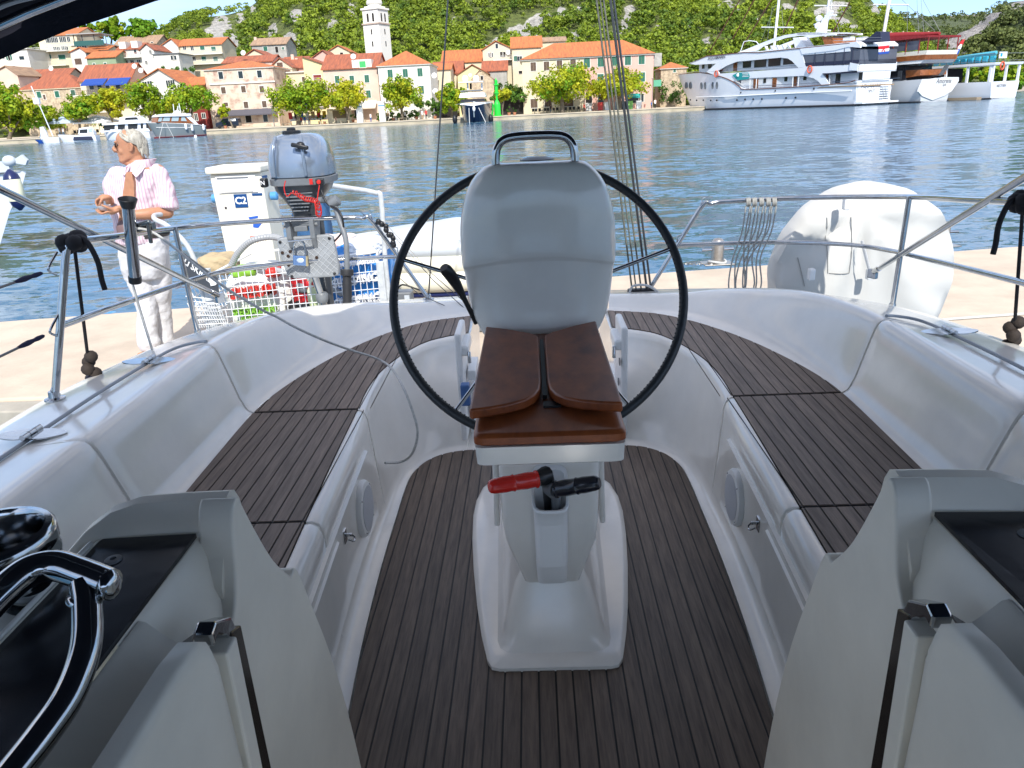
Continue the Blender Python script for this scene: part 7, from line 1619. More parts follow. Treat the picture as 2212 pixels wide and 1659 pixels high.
for x, y in ((1718, 180), (1708, 250)): q = s4((x, y))[0]; MB().ball(fr.at(q[0], B/2, q[1]), (.55, .55, .48), 12, 7).build('radome', SHIPW, ship, smooth=60)
q = s4((1835, 90))[0]; MB().tube([fr.at(q[0], B/2, q[1]), fr.at(q[0], B/2, q[1]+1.4)], .05, 6).build('mast_light', SHIPW, ship)
P = s4((990, 410), (1040, 400), (1110, 410), (1150, 460)); MB().tube([fr.at(P[0][0]-1.0, B/2, P[0][1]-2.2)]+[fr.at(a, B/2, z) for a, z in P], .07, 8).build('bow_hoop', SHIPW, ship, smooth=60)
for i in range(5): q = s4((1330+i*55, 495-i*4))[0]; m = MB(); fr.box(m, q[0], 2.2, q[1], 1.3, .6, .12); fr.slab(m, [(q[0]-.6, q[1]), (q[0]-.5, q[1]), (q[0]-.9, q[1]+.7), (q[0]-1.0, q[1]+.7)], 1.9, 2.5); m.build('sun_lounger', WHITEP, ship)
for x in (415, 545): q = s5((x, 385))[0]; m = MB(); fr.box(m, q[0], 1.5, q[1], 1.3, 1.0, .5); m.build('deck_seat', WHITEP, ship)
q = s5((680, 365))[0]; MB().prism([fr.at(q[0]-2.6, 1.2, q[1]-.6), fr.at(q[0]+1.2, 1.2, q[1]-.7), fr.at(q[0]+.9, 1.2, q[1]+.6), fr.at(q[0]+.2, 1.2, q[1]+.7), fr.at(q[0]-.8, 1.2, q[1]+.1)], fr.T*2).build('canvas_cover', NAVY, ship)
# flag at the stern
fs = thing('ensign', 'red white and blue ensign with checkered shield flying from the cruise yacht stern', 'flag', fr.at(L, B/2, 5))
p = fr.at(L+.2, B*.55, 0); fp0, fp1 = fr.end(*c5(820, 590), L+.2), fr.end(*c5(905, 410), L+.2)
MB().tube([fr.at(L+.2, *fp0), fr.at(L+.2, *fp1)], .05, 6).build('staff', WHITEP, fs)
for i, (mc, y0, y1) in enumerate(((mat('flag_red', (.55, .02, .03), .8), 452, 482), (WHITEP, 482, 510), (mat('flag_blue', (.02, .07, .35), .8), 510, 532))):
    P = [fr.end(*c5(x, y+dy), L+.3) for x, y, dy in ((770, y0, 6), (885, y0, -6), (875, y1, -4), (776, y1, 6))]; m = MB(); fr.endslab(m, P, L+.3, L+.33); m.build('stripe', mc, fs)
for i in range(3):
    for j in range(3):
        if (i+j) % 2 == 0: t_, z_ = fr.end(*c5(812+i*12, 478+j*12), L+.35); m = MB(); fr.box(m, L+.35, t_, z_, .02, .22, .22); m.build('shield_check', MATS['flag_red'], fs)
# ---- gulet behind
g0 = fr.at(1.0, B+1.2, 0); g1 = fr.at(L+3.6, B+1.2, 0); fg = Frame(g0, g1); GL = fg.L; GB = 8.0
gul = thing('gulet', 'large white and varnished wood gulet with furled dark red sail behind the cruise yacht', 'gulet', fg.at(GL/2, GB/2, 0))
def g5(*P): return [fg.side(*c5(x, y)) for x, y in P]
zs = g5((1150, 785))[0][1]; hull(fg, gul, GB, [(0, zs+2.5), (8, zs+1.2), (GL*.6, zs-.4), (GL, zs)], mat('gulet_grey_white', (.50, .52, .54), .4, coat=.2), .35, 4, .9, stern=.9, n=18)
m = MB(); fg.slab(m, [(3, -.3), (GL, -.3), (GL, .22), (5, .22)], .4, GB-.4); m.build('boot_top', DKB, gul)
def ge(x, y): return fg.end(*c5(x, y), GL)
P = [ge(*q) for q in ((1210, 790), (1390, 762), (1560, 762), (1560, 800), (1490, 900), (1420, 945), (1300, 990), (1200, 950), (1160, 905), (1180, 850))]; m = MB(); fg.endslab(m, P, GL-.1, GL+.15); m.build('transom', mat('transom_pale', (.60, .62, .62), .45), gul)
t_, z_ = ge(1410, 800); text('lettering', 'Amorena', LETT, gul, fg.at(GL+.17, t_, z_), .95, fg.rot('end'), .01, shear=.35, bold=.012); t_, z_ = ge(1415, 838); text('lettering', 'Split', LETT, gul, fg.at(GL+.17, t_, z_), .5, fg.rot('end'), .01, shear=.35)
m = MB(); fg.slab(m, g5((880, 790), (1150, 745), (1150, 690), (880, 700)), .9, GB-.9); m.build('aft_cabin', WOODS, gul)
P = g5((700, 760), (1110, 775)); zc = P[1][1]; m = MB(); fg.slab(m, [(GL*.35, zs), (GL-3, zs), (GL-3.3, zs+2.1), (GL*.35, zs+2.1)], .8, GB-.8); m.build('deck_house', SHIPD, gul)
zu = zs+2.25
m = MB(); fg.slab(m, [(GL*.3, zu), (GL-.4, zu), (GL+.2, zu+.45), (GL*.3, zu+.45)], .2, GB-.2); m.build('poop_deck', WHITEP, gul)
m = MB(); fg.slab(m, [(GL*.3, zu+.45), (GL+.2, zu+.45), (GL+.35, zu+1.15), (GL*.3, zu+1.15)], .12, GB-.12); m.build('wooden_bulwark', WOODS, gul)
m = MB(); fg.slab(m, [(GL*.3, zu+1.15), (GL+.35, zu+1.15), (GL+.4, zu+1.75), (GL*.3, zu+1.75)], .25, GB-.25); m.build('white_dodger', mat('dodger_cloth', (.62, .60, .52), .8), gul)
for i in range(8): m = MB(); fg.box(m, GL-1-2.2*i, .3, zu+2.5, .12, .12, 2.2); m.build('awning_post', mat('post_dark_red', (.25, .03, .03), .5), gul)
for i in range(4): m = MB(); fg.box(m, GL+.25, .5+i*(GB-1)/3, zu+2.5, .12, .12, 2.2); m.build('awning_post', MATS['post_dark_red'], gul)
for i in range(4): m = MB(); fg.box(m, GL-2.1-2.2*i, .35, zu+2.55, 1.9, .04, 1.3); m.build('clear_panel', MESHG, gul)
DKR = mat('dark_red_canvas', (.24, .018, .022), .8, bump=(2, .6, .1))
m = MB(); fg.slab(m, [(GL*.35, zu+3.2), (GL+.3, zu+3.55), (GL+.35, zu+3.8), (GL-6, zu+4.1), (GL*.35, zu+3.7)], .0, GB); m.build('red_awning', DKR, gul)
mt = GB/2
def gp(px, py): return fg.at(*(lambda q: (q[0], mt, q[1]))(fg.side(px, py, mt)))
for p0, p1, sp, r0 in (((1520, -60), (1465, 480), (1345, 1655, 268), .24), ((2015, -60), (1965, 390), (1865, 2190, 55), .24)):
    a_, b_ = gp(*c4(*p0)), gp(*c4(*p1)); MB().tube([b_, a_], r0, 10).build('mast', SHIPW, gul, smooth=60); MB().tube([gp(*c4(sp[0], sp[2])), gp(*c4(sp[1], sp[2]+2))], .12, 6).build('spreader', SHIPW, gul)
a_, b_ = gp(*c5(895, -60)), gp(*c5(828, 330)); MB().tube([b_, a_], .26, 10).build('mast', SHIPW, gul, smooth=60); MB().tube([gp(*c5(725, 45)), gp(*c5(1070, 47))], .12, 6).build('spreader', SHIPW, gul)
P = [gp(*c5(x, y)) for x, y in ((815, 365), (930, 360), (1050, 350), (1190, 345), (1380, 330))]; MB().tube(P, [.85, .75, .65, .55, .3], 10, sq=.8).build('furled_sail', DKR, gul, smooth=60)
for k_ in range(4): q = P[0].lerp(P[-1], .15+.22*k_); MB().tube([q+V((.1*math.cos(a), 0, .78*(1-.15*k_)*math.sin(a))) for a in [2*pi*j/10 for j in range(10)]], .05, 5, closed=True).build('sail_tie', AWN, gul)
BST = mat('brown_stay', (.10, .03, .02), .6)
for a_, b_ in ((c4(1135, -10), c4(830, 510)), (c4(1275, -10), c4(1060, 380)), (c4(1445, -10), c4(1160, 450)), (c4(1705, -10), c4(1555, 320)), (c4(2210, 20), c4(2000, 400))): MB().tube([gp(*a_), gp(*b_)], .10, 6).build('forestay', BST, gul)
for a_, b_ in ((c5(1155, -10), c5(1172, 320)), (c5(1195, -10), c5(1235, 460)), (c5(1210, -10), c5(1385, 310)), (c5(1000, -10), c5(1330, 300)), (c5(1060, 50), c5(1060, 320)), (c4(1480, 40), c4(1340, 400)), (c4(1450, 60), c4(1400, 390)), (c4(1540, 60), c4(1560, 320)), (c4(1945, 60), c4(1870, 330)), (c4(1960, 100), c4(1910, 320)), (c4(2040, 60), c4(2110, 330))): MB().tube([gp(*a_), gp(*b_)], .035, 4).build('shroud', GREYP, gul)
f2_ = thing('ensign', 'red white and blue ensign hanging limp at the gulet stern', 'flag', fg.at(GL, GB/2, 6)); a_, b_ = fg.at(GL+.3, *ge(1505, 610)), fg.at(GL+.3, *ge(1615, 380))
MB().tube([a_, b_], .05, 6).build('staff', WOODS, f2_); u_ = (b_-a_)
for i, mc in enumerate((MATS['flag_red'], WHITEP, MATS['flag_blue'])): c = a_+u_*(.80-.2*i); MB().tube([c+V((0, 0, .45)), c+V((-.25, 0, .0)), c+V((-.5, 0, -.55))], [.15, .30, .2], 8).build('stripe', mc, f2_, smooth=60)
# gangway beside it
m = MB(); p0, p1 = fg.at(GL+.5, *ge(1340, 745)), fg.at(GL+.5, *ge(1400, 655)); m.hexa([p0+V((0, 0, -.1)), p0+fg.T*1.0, p1+fg.T*1.0, p1, p0+V((0, 0, .1)), p0+fg.T*1.0+V((0, 0, .2)), p1+fg.T*1.0+V((0, 0, .2)), p1+V((0, 0, .2))]); m.build('gangway', GREYP, gul)
# ---- tour boat
t0_ = fg.at(12, GB+3.0, 0); t1_ = fg.at(GL+4.2, GB+3.0, 0); ft = Frame(t0_, t1_); TL = ft.L; TB = 7.4
tb_ = thing('tour_boat', 'white open sided tour boat with blue roof gear and a blue logo board', 'tour boat', ft.at(TL/2, TB/2, 0)); zt2 = ft.side(*c5(1830, 810))[1]
hull(ft, tb_, TB, [(0, zt2+1.2), (8, zt2+.2), (TL, zt2)], SHIPW, .3, 3, .92, stern=.96, n=14); m = MB(); ft.slab(m, [(3, -.3), (TL, -.3), (TL, .2), (4, .2)], .3, TB-.3); m.build('boot_top', DKB, tb_)
for i in range(6): m = MB(); ft.box(m, TL-.5-3.6*i, .25, zt2+1.25, .35, .25, 2.5); m.build('roof_pillar', SHIPW, tb_); 
for i in range(3): m = MB(); ft.box(m, TL-.2, .4+i*(TB-.8)/2, zt2+1.25, .3, .3, 2.5); m.build('roof_pillar', SHIPW, tb_)
m = MB(); ft.slab(m, [(TL*.2, zt2+2.4), (TL+.1, zt2+2.4), (TL+.2, zt2+2.75), (TL*.2, zt2+2.75)], 0, TB); m.build('roof', SHIPW, tb_)
m = MB(); ft.slab(m, [(TL*.3, zt2+.1), (TL*.75, zt2+.1), (TL*.75, zt2+2.3), (TL*.3, zt2+2.3)], 1.6, TB-1.6); m.build('wheelhouse', DRK, tb_)
for i in range(16): m = MB(); ft.box(m, TL-1.2-1.15*i, 1.5, zt2+3.3, .8, .5, .9); m.build('kayak_stack', mat('kayak_blue', (.04, .35, .48), .4) if i < 9 else NAVY, tb_, bevel=.1)
for dz in (3.0, 4.0): m = MB().tube([ft.at(TL*.2, .1, zt2+dz), ft.at(TL+.1, .1, zt2+dz), ft.at(TL+.1, TB-.1, zt2+dz)], .035, 5); m.build('roof_rail', GREYP, tb_)
a_, b_ = ft.end(*c5(1960, 575), TL), ft.end(*c5(2045, 510), TL); m = MB(); ft.endslab(m, [(a_[0], a_[1]), (b_[0], a_[1]), (b_[0], b_[1]), (a_[0], b_[1])], TL, TL+.1); lb_ = m.build('logo_board', WHITEP, tb_)
m = MB(); w_ = b_[0]-a_[0]; h_ = b_[1]-a_[1]; ft.endslab(m, [(a_[0]+w_*.12, a_[1]+h_*.25), (a_[0]+w_*.35, a_[1]+h_*.25), (a_[0]+w_*.38, a_[1]+h_*.6), (a_[0]+w_*.3, a_[1]+h_*.78), (a_[0]+w_*.12, a_[1]+h_*.72)], TL+.1, TL+.12); m.build('logo_mark', mat('logo_blue', (.01, .30, .60), .5), lb_)
m = MB().tube([ft.at(TL-22, 2, b_[1]-1.2), ft.at(TL-.2, a_[0]-.4, b_[1]-.1)], .28, 8); m.build('blue_boom', mat('boom_blue', (.08, .42, .55), .5), tb_, smooth=60)
m = MB()
for t_ in (a_[0]+.1, b_[0]-.1): m.tube([ft.at(TL, t_, zt2+2.7), ft.at(TL, t_, b_[1])], .06, 6)
bf = m.build('board_frame', GREYP, tb_); bf['kind'] = 'stuff'
t_, z_ = ft.end(*c5(1985, 845), TL); text('lettering', 'NECTVEN', LETT, tb_, ft.at(TL+.1, t_, z_), .55, ft.rot('end'), .01, bold=.005)
t_, z_ = ft.end(*c5(1985, 650), TL); MB().tube([ft.at(TL+.2, t_+.45*math.cos(q), z_+.55*math.sin(q)) for q in [2*pi*j/16 for j in range(16)]], .12, 8, closed=True).build('lifebuoy', MATS['lifebuoy_orange'], tb_, smooth=60)
fl = thing('floating_pontoon', 'low dark floating pontoon beside the tour boat', 'pontoon', ft.at(TL-5, -1.5, 0)); m = MB(); ft.box(m, TL-6, -1.6, .22, 11, 1.2, .4); m.build('deck', mat('pontoon_wood', (.28, .22, .15), .8), fl); m = MB(); ft.box(m, TL-6, -1.6, -.05, 10.6, 1.0, .3); m.build('float', DKB, fl)

# ---- boats on the left
def cB(x, y): return (450+x/4.022)/1.8517, (380+y/4.022)/1.8517
fb = Frame(atY(329, 300, 125), atY(448, 291, 131)); gc = thing('motor_cruiser', 'grey hulled motor cruiser with red waterline and varnished cabin', 'motor cruiser', fb.at(fb.L/2, 1.8, 0)); BB = 3.6
def sb(*P): return [fb.side(*cB(x, y)) for x, y in P]
sh = sb((590, 448)); sheer = [(sh[0][0]+.3, sh[0][1])]+sb((850, 450), (1150, 462), (1380, 478))+[(fb.L, sb((1500, 500))[0][1])]
hull(fb, gc, BB, sheer, mat('grey_hull', (.17, .20, .21), .25, coat=.5), .4, 1.0, .9, n=20, stern=.93)
hull(fb, gc, BB+.02, [(a+.55 if i == 0 else a, z*0+.15) for i, (a, z) in enumerate(sheer)], mat('antifoul_red', (.40, .03, .03), .5), .4, .1, .93, nm='waterline_band', n=14, stern=.9)
m = MB(); m.tube([fb.at(a, BB/2*(1-min(1, (max(0, (a-sheer[0][0])/(fb.L-sheer[0][0]))/.4)**.55))-.02, z) for a, z in sheer], .05, 6); m.build('rub_rail', WHITEP, gc)
m = MB(); m.tube([fb.at(a, BB/2*(1-min(1, (max(0, (a-sheer[0][0])/(fb.L-sheer[0][0]))/.4)**.55))-.0, z) for a, z in sb((735, 522), (1000, 523), (1280, 525))], .045, 6); m.build('side_fender', WHITEP, gc)
m = MB(); fb.slab(m, sb((730, 440), (750, 350), (1270, 335), (1350, 455)), .55, BB-.55); m.build('cabin', WOODS, gc)
for P in (((745, 425), (775, 355), (825, 352), (805, 425)), ((820, 420), (850, 350), (950, 348), (935, 420)), ((965, 420), (980, 348), (1090, 348), (1075, 418)), ((1120, 415), (1130, 350), (1180, 352), (1215, 420))): m = MB(); fb.slab(m, sb(*P), .50, .6); m.build('cabin_window', mat('pale_reflecting_glass', (.35, .45, .48), .15), gc)
m = MB(); fb.slab(m, sb((738, 352), (760, 322), (880, 300), (1270, 298), (1285, 330), (1200, 342)), .3, BB-.3); m.build('roof', SHIPW, gc, bevel=.05)
m = MB(); fb.slab(m, sb((1190, 340), (1265, 335), (1400, 470), (1340, 470)), .45, .6); m.build('side_wing', SHIPW, gc)
for p0, p1 in (((1058, 285), (1040, 140)), ((1165, 280), (1135, 130)), ((1115, 280), (1120, 170))): P = sb(p0, p1); MB().tube([fb.at(P[0][0], 1.8, P[0][1]), fb.at(P[1][0], 1.8, P[1][1])], .06, 6).build('antenna', SHIPW, gc)
P = sb((1110, 290)); MB().ball(fb.at(P[0][0], 1.8, P[0][1]+.2), (.5, .4, .25), 10, 6).build('radome', SHIPW, gc, smooth=60)
for i, (x, y) in enumerate(((1172, 510), (1272, 532), (1455, 520))):
    P = sb((x, y)); fo_ = thing('boat_fender', 'white fender hanging on the grey motor cruiser, ' + ['leftmost of three', 'middle of three', 'rightmost of three'][i], 'fender', fb.at(P[0][0], -.2, P[0][1]-.3), 'fenders on the grey motor cruiser'); MB().lathe([(.03, .5), (.14, .4), (.2, .1), (.2, -.3), (.14, -.45), (.03, -.5)], fb.at(P[0][0], -.22, P[0][1]), 12).build('body', SHIPW, fo_, smooth=60)
for x0, x1 in ((810, 715), (865, 955)): P = sb((x0, 460), (x1, 690)); MB().tube([fb.at(P[0][0], -.05, P[0][1]), fb.at(P[1][0], -.9, -.1)], .04, 5).build('mooring_line', ROPEW, gc)
def small_boat(lab, px0, px1, pyw, Y, pyb, pys, m_, B_=2.2, flip=False, cat='boat', name='small_boat'):
    f = Frame(atY(px0, pyw, Y), atY(px1, pyw, Y+1)); o = thing(name, lab, cat, f.at(f.L/2, B_/2, 0)); z0, z1 = f.side(px0, pyb)[1], f.side(px1, pys)[1]
    hull(f, o, B_, [(0, z0), (f.L*.5, (z0+z1)/2*.92), (f.L, z1)], m_, .4, .5, .88, n=12); return f, o
def fpoly(f, o, pts, t0, t1, m_, nm, cf=c1, bevel=0): m = MB(); f.slab(m, [f.side(*cf(x, y)) for x, y in pts], t0, t1); return m.build(nm, m_, o, bevel=bevel)
f, o = small_boat('white two deck trawler yacht behind the man', 215, 324, 300, 131, 279, 277, SHIPW, 3.6, cat='yacht', name='trawler_yacht')
fpoly(f, o, ((1010, 1290), (1015, 1215), (1430, 1195), (1465, 1285)), .5, 3.1, SHIPD, 'saloon'); fpoly(f, o, ((1000, 1232), (1000, 1212), (1440, 1190), (1450, 1208)), .1, 3.5, SHIPW, 'deck_roof'); fpoly(f, o, ((1155, 1200), (1160, 1155), (1340, 1145), (1410, 1195)), .6, 3.0, SHIPW, 'flybridge'); fpoly(f, o, ((1215, 1180), (1220, 1158), (1330, 1152), (1350, 1175)), .55, .65, SHIPD, 'flybridge_window')
for x in (1120, 1220, 1345, 1400): fpoly(f, o, ((x, 1290), (x, 1210), (x+28, 1208), (x+28, 1290)), .4, .55, SHIPW, 'pillar')
fpoly(f, o, ((985, 1300), (985, 1285), (1470, 1275), (1470, 1290)), .05, .12, SHIPW, 'rail_band')
f, o = small_boat('small white cuddy boat with navy cover nearest the left quay', 122, 208, 306, 128, 291, 292, SHIPW, 2.2)
fpoly(f, o, ((760, 1325), (765, 1262), (860, 1248), (905, 1290), (915, 1325)), .4, 1.8, SHIPW, 'cuddy', bevel=.05); fpoly(f, o, ((775, 1310), (775, 1275), (850, 1270), (850, 1308)), .36, .45, SHIPD, 'cuddy_window'); fpoly(f, o, ((862, 1300), (860, 1262), (885, 1268), (905, 1300)), .36, .45, MATS['pale_reflecting_glass'], 'cuddy_window')
fpoly(f, o, ((720, 1380), (725, 1345), (900, 1340), (915, 1375)), -.1, 1.0, NAVY, 'navy_cover', bevel=.05)
f, o = small_boat('slim white open boat with blue trim left of the cuddy boat', 84, 128, 307, 127, 295, 297, SHIPW, 1.8); MB().tube([f.at(2.0, 1, 1.0), f.at(.6, 1, 8.6)], .08, 6).build('mast', SHIPW, o); fpoly(f, o, ((400, 1370), (385, 1250), (420, 1245), (450, 1300), (470, 1370)), .3, 1.4, SHIPW, 'console'); MB().box(f.at(.9, 1, 6.4), (.9, .5, .9)).build('radar_box', SHIPW, o)
f, o = small_boat('small bright blue rowing boat at the left quay', 76, 104, 307, 130, 302, 301, mat('rowboat_blue', (.01, .06, .30), .4), 1.4)
f, o = small_boat('grey tender lying by the cruise yacht bow', 1423, 1472, 241, 156, 235, 237, mat('tender_grey', (.35, .40, .42), .5), 1.9); MB().tube([f.at(.2, .3, .45), f.at(f.L-.2, .3, .40)], .22, 8).build('side_tube', SHIPW, o, smooth=60)
bu = atZ(423, 298, -.7); MB().ball(bu+V((0, 0, .12)), (.22, .22, .3), 10, 6).build('white_buoy', WHITEP, None, smooth=60, loc=bu); tag(bpy.data.objects['white_buoy'], 'tiny white buoy floating in front of the grey motor cruiser', 'buoy')
# ---- blue yacht, bow on
def cY(x, y): return (1750+x/5.53)/1.8517, (280+y/5.53)/1.8517
YY = 134; yb_ = thing('blue_yacht', 'navy hulled motor yacht moored bow on beside the green beacon', 'motor yacht', atZ(1021, 268, -.7))
def py_(x, y, Yo=0): return atY(*cY(x, y), YY+Yo)
HN = mat('navy_hull', (.010, .020, .06), .15, coat=.6); m = MB(); rg = []
ctr = py_(790, 800).x
for zf, hwf, yo in ((-.15, .80, 2.4), (0, .84, 2.0), (.15, .88, 1.6), (.5, .95, .9), (1, 1, 0)):
    zt2_ = py_(790, 790).z; z = -.7+(zt2_+.7)*zf; W_ = (py_(1150, 740).x-py_(400, 765).x)/2; ring = []
    for k_ in range(-8, 9):
        t = k_/8; hw = W_*hwf; yb2 = YY+yo+7.5*abs(t)**2.2; ring.append(V((ctr+hw*(abs(t)**.72)*(1 if t > 0 else -1), yb2, z+.35*(1-abs(t))*zf*0+.4*abs(t)*zf)))
    ring += [V((ctr+W_*hwf, YY+15, z)), V((ctr-W_*hwf, YY+15, z))]; rg.append(ring)
m.rings(rg); m.build('hull', HN, yb_, smooth=60)
m = MB(); rg2 = [[V((ctr+(p.x-ctr)*1.01, p.y-.04, z)) for p in rg[1]] for z in (-.8, -.42)]; m.rings(rg2); m.build('waterline', mat('slate_stripe', (.10, .16, .20), .4), yb_)
m = MB(); rg2 = [[V((ctr+(p.x-ctr)*f_, p.y-.03, p.z+dz)) for p in rg[-1]] for f_, dz in ((1.002, -.02), (1.005, .10), (.97, .14))]; m.rings(rg2); m.build('gunwale', SHIPW, yb_)
def fbx(x0, y0, x1, y1, Yo, dpt, m_, nm, top=None, bevel=.05):
    a_, b_ = py_(x0, y1, Yo), py_(x1, y0, Yo); c_, d_ = (py_(top[0], y0, Yo), py_(top[1], y0, Yo)) if top else (None, None)
    xa0, xa1 = (c_.x, d_.x) if top else (a_.x, b_.x); z0_, z1_ = min(a_.z, b_.z), max(a_.z, b_.z)
    return MB().hexa([V((a_.x, YY+Yo, z0_)), V((b_.x, YY+Yo, z0_)), V((b_.x, YY+Yo+dpt, z0_)), V((a_.x, YY+Yo+dpt, z0_)), V((xa0, YY+Yo+.5, z1_)), V((xa1, YY+Yo+.5, z1_)), V((xa1, YY+Yo+dpt, z1_)), V((xa0, YY+Yo+dpt, z1_))]).build(nm, m_, yb_, bevel=bevel)
fbx(495, 715, 1060, 775, 2.0, 8, SHIPW, 'foredeck'); fbx(500, 625, 1050, 720, 4.2, 6, SHIPD, 'windscreen', (520, 1035)); fbx(465, 480, 1060, 620, 4.6, 6, SHIPW, 'flybridge', (500, 1020), .15); fbx(500, 430, 970, 480, 5.5, 4, GREYP, 'flybridge_screen')
fbx(455, 240, 1010, 285, 7, 4, SHIPW, 'hardtop', bevel=.1)
for x in (665, 980): fbx(x-14, 285, x+14, 440, 8, .3, SHIPW, 'hardtop_post')
fbx(715, 290, 750, 430, 8, .3, DRK, 'dark_post')
for x in (612, 855): p = py_(x, 195, 8.5); MB().ball(p, (.55, .55, .6), 12, 8).build('radome', SHIPW, yb_, smooth=60)
p = py_(722, 115, 8.5); MB().ball(p, (.3, .3, .3), 10, 6).build('radome', SHIPW, yb_, smooth=60)
for (x0, y0), (x1, y1) in (((695, 840), (710, 1225)), ((910, 835), (1085, 1200))): MB().tube([py_(x0, y0, -.1), py_(x1, y1, -1.2)], .06, 6).build('bow_line', ROPEW, yb_, smooth=60)
m = MB().tube([py_(400, 770, 3), py_(600, 720, .8), py_(790, 705, .2), py_(1000, 715, .8), py_(1150, 700, 3)], .05, 6); m.build('pulpit_rail', STEEL, yb_, smooth=60)
p = py_(805, 860, -.05); MB().ball(p, (.25, .2, .45), 10, 6).build('anchor', WHITEP, yb_, smooth=50); MB().box(py_(805, 930, -.02), (.18, .2, 1.6)).build('stem_band', STEEL, yb_)
for x, y, s_ in ((385, 1100, 'left'), (1180, 1080, 'right')): p = py_(x, y, 3); f_ = thing('boat_fender', 'black ball fender on the %s side of the blue yacht' % s_, 'fender', p, 'fenders of the blue yacht'); MB().ball(p, (.42, .42, .75), 12, 8).build('body', BLACKP, f_, smooth=60)
# ================================================================ THE MAN ON THE PIER
MY = 5.75
man = thing('person', 'white haired man in striped pink shirt and white trousers holding a bowl on the pier', 'person', (-3.02, MY, -.28))
def J(px, py, dy=0.): return atY(px, py, MY+dy)
SKIN = mat('sunlit_skin', (.46, .22, .125), .5, sss=.15, nz=(18, .18), bump=(60, .15, .002))
def remesh(o, vox, smooth_it=3, disp=None):
    md = o.modifiers.new('remesh', 'REMESH'); md.mode = 'VOXEL'; md.voxel_size = vox; md.use_smooth_shade = True
    if smooth_it: sm = o.modifiers.new('smooth', 'SMOOTH'); sm.iterations = smooth_it; sm.factor = .5
    if disp:
        tx = bpy.data.textures.new('folds', 'CLOUDS'); tx.noise_scale = disp[0]; dm = o.modifiers.new('disp', 'DISPLACE'); dm.texture = tx; dm.strength = disp[1]; dm.mid_level = .5; dm.texture_coords = 'LOCAL'
    return o
def limb(m, P, Rr, per=4, n=12, sq=1.0):
    c = catmull(P, per); k = len(P)-1; rr = []
    for i in range(len(c)):
        t = i/per; a = min(int(t), k-1); rr.append(Rr[a]+(Rr[a+1]-Rr[a])*(t-a))
    m.tube(c, rr, n, sq=sq); m.ball(c[0], rr[0]*.98, 10, 6); m.ball(c[-1], rr[-1]*.98, 10, 6)
def oval(m, rings_, k=24):
    """rings_: (centre, half width x, half depth y)"""
    m.rings([[c+V((rx*math.cos(2*pi*j/k), ry*math.sin(2*pi*j/k), 0)) for j in range(k)] for c, rx, ry in rings_])
# head in its own frame: u forward (to the left of the picture), v to his right, z up
hc_ = J(281, 316); U = V((-.955, -.296, 0)).normalized(); Wv = V((-U.y, U.x, 0)); 
def H(u, v, z): return hc_+U*u+Wv*v+V((0, 0, z))
body = MB()
prof = [(-.122, .030, .062, .030), (-.112, .045, .082, .040), (-.098, .018, .093, .052), (-.080, -.050, .090, .060), (-.060, -.078, .087, .065), (-.035, -.088, .085, .070), (-.010, -.094, .086, .074), (.015, -.098, .083, .077), (.040, -.099, .086, .078), (.065, -.095, .082, .076), (.085, -.084, .070, .068), (.102, -.062, .050, .052), (.114, -.03, .020, .028)]
rg = []
for z, ub, uf, hw in prof:
    r_ = []
    for j in range(24):
        a = 2*pi*j/24; c, s_ = math.cos(a), math.sin(a); r_.append(H((uf+ub)/2+(uf-ub)/2*c, hw*abs(s_)**.8*(1 if s_ > 0 else -1)*(1-.18*max(0, c)**2), z))
    rg.append(r_)
body.rings(rg)
body.tube([H(.080, 0, .028), H(.098, 0, .005), H(.112, 0, -.014), H(.106, 0, -.026), H(.085, 0, -.030)], [.009, .0115, .0145, .014, .010], 10)   # nose
for v in (-.010, .010): body.ball(H(.098, v, -.024), (.011, .011, .008), 8, 5)
body.ball(H(.083, 0, .034), (.018, .03, .009), 10, 5)                      # brow
body.tube([H(.075, -.024, -.052), H(.090, 0, -.051), H(.075, .024, -.052)], .0065, 8); body.tube([H(.074, -.022, -.064), H(.087, 0, -.064), H(.074, .022, -.064)], .0075, 8)   # lips
body.ball(H(.072, 0, -.098), (.022, .024, .018), 10, 6); body.ball(H(.02, 0, -.115), (.05, .045, .02), 12, 6)      # chin and jaw
for v in (-1, 1):
    body.ball(H(.052, .038*v, -.030), (.026, .022, .030), 10, 6)
    body.tube([H(-.006, .076*v, .020), H(-.022, .084*v, .024), H(-.030, .086*v, .002), H(-.020, .082*v, -.024), H(-.006, .077*v, -.034)], [.006, .008, .009, .0085, .007], 8); body.ball(H(-.014, .077*v, -.002), (.014, .008, .022), 8, 6)
nb = J(297, 360); limb(body, [H(-.025, 0, -.07), H(-.03, 0, -.125), nb], [.058, .060, .070])
# torso and legs under the clothes
sh_l, sh_r = J(252, 374, -.02), J(343, 370, .02); hip = J(312, 515); 
oval(body, [(J(300, 357), .07, .07), (J(300, 366), .13, .09), (J(298, 385), .165, .11), (J(297, 420), .165, .125), (J(299, 455), .165, .14), (J(304, 490), .160, .14), (J(310, 530), .165, .13), (J(312, 560), .165, .125), (J(314, 585), .12, .10)])
limb(body, [J(292, 560), J(318, 650, -.02), J(326, 745, -.06)], [.085, .062, .045]); limb(body, [J(338, 560, .05), J(345, 660, .08), J(352, 748, .10)], [.085, .060, .045])
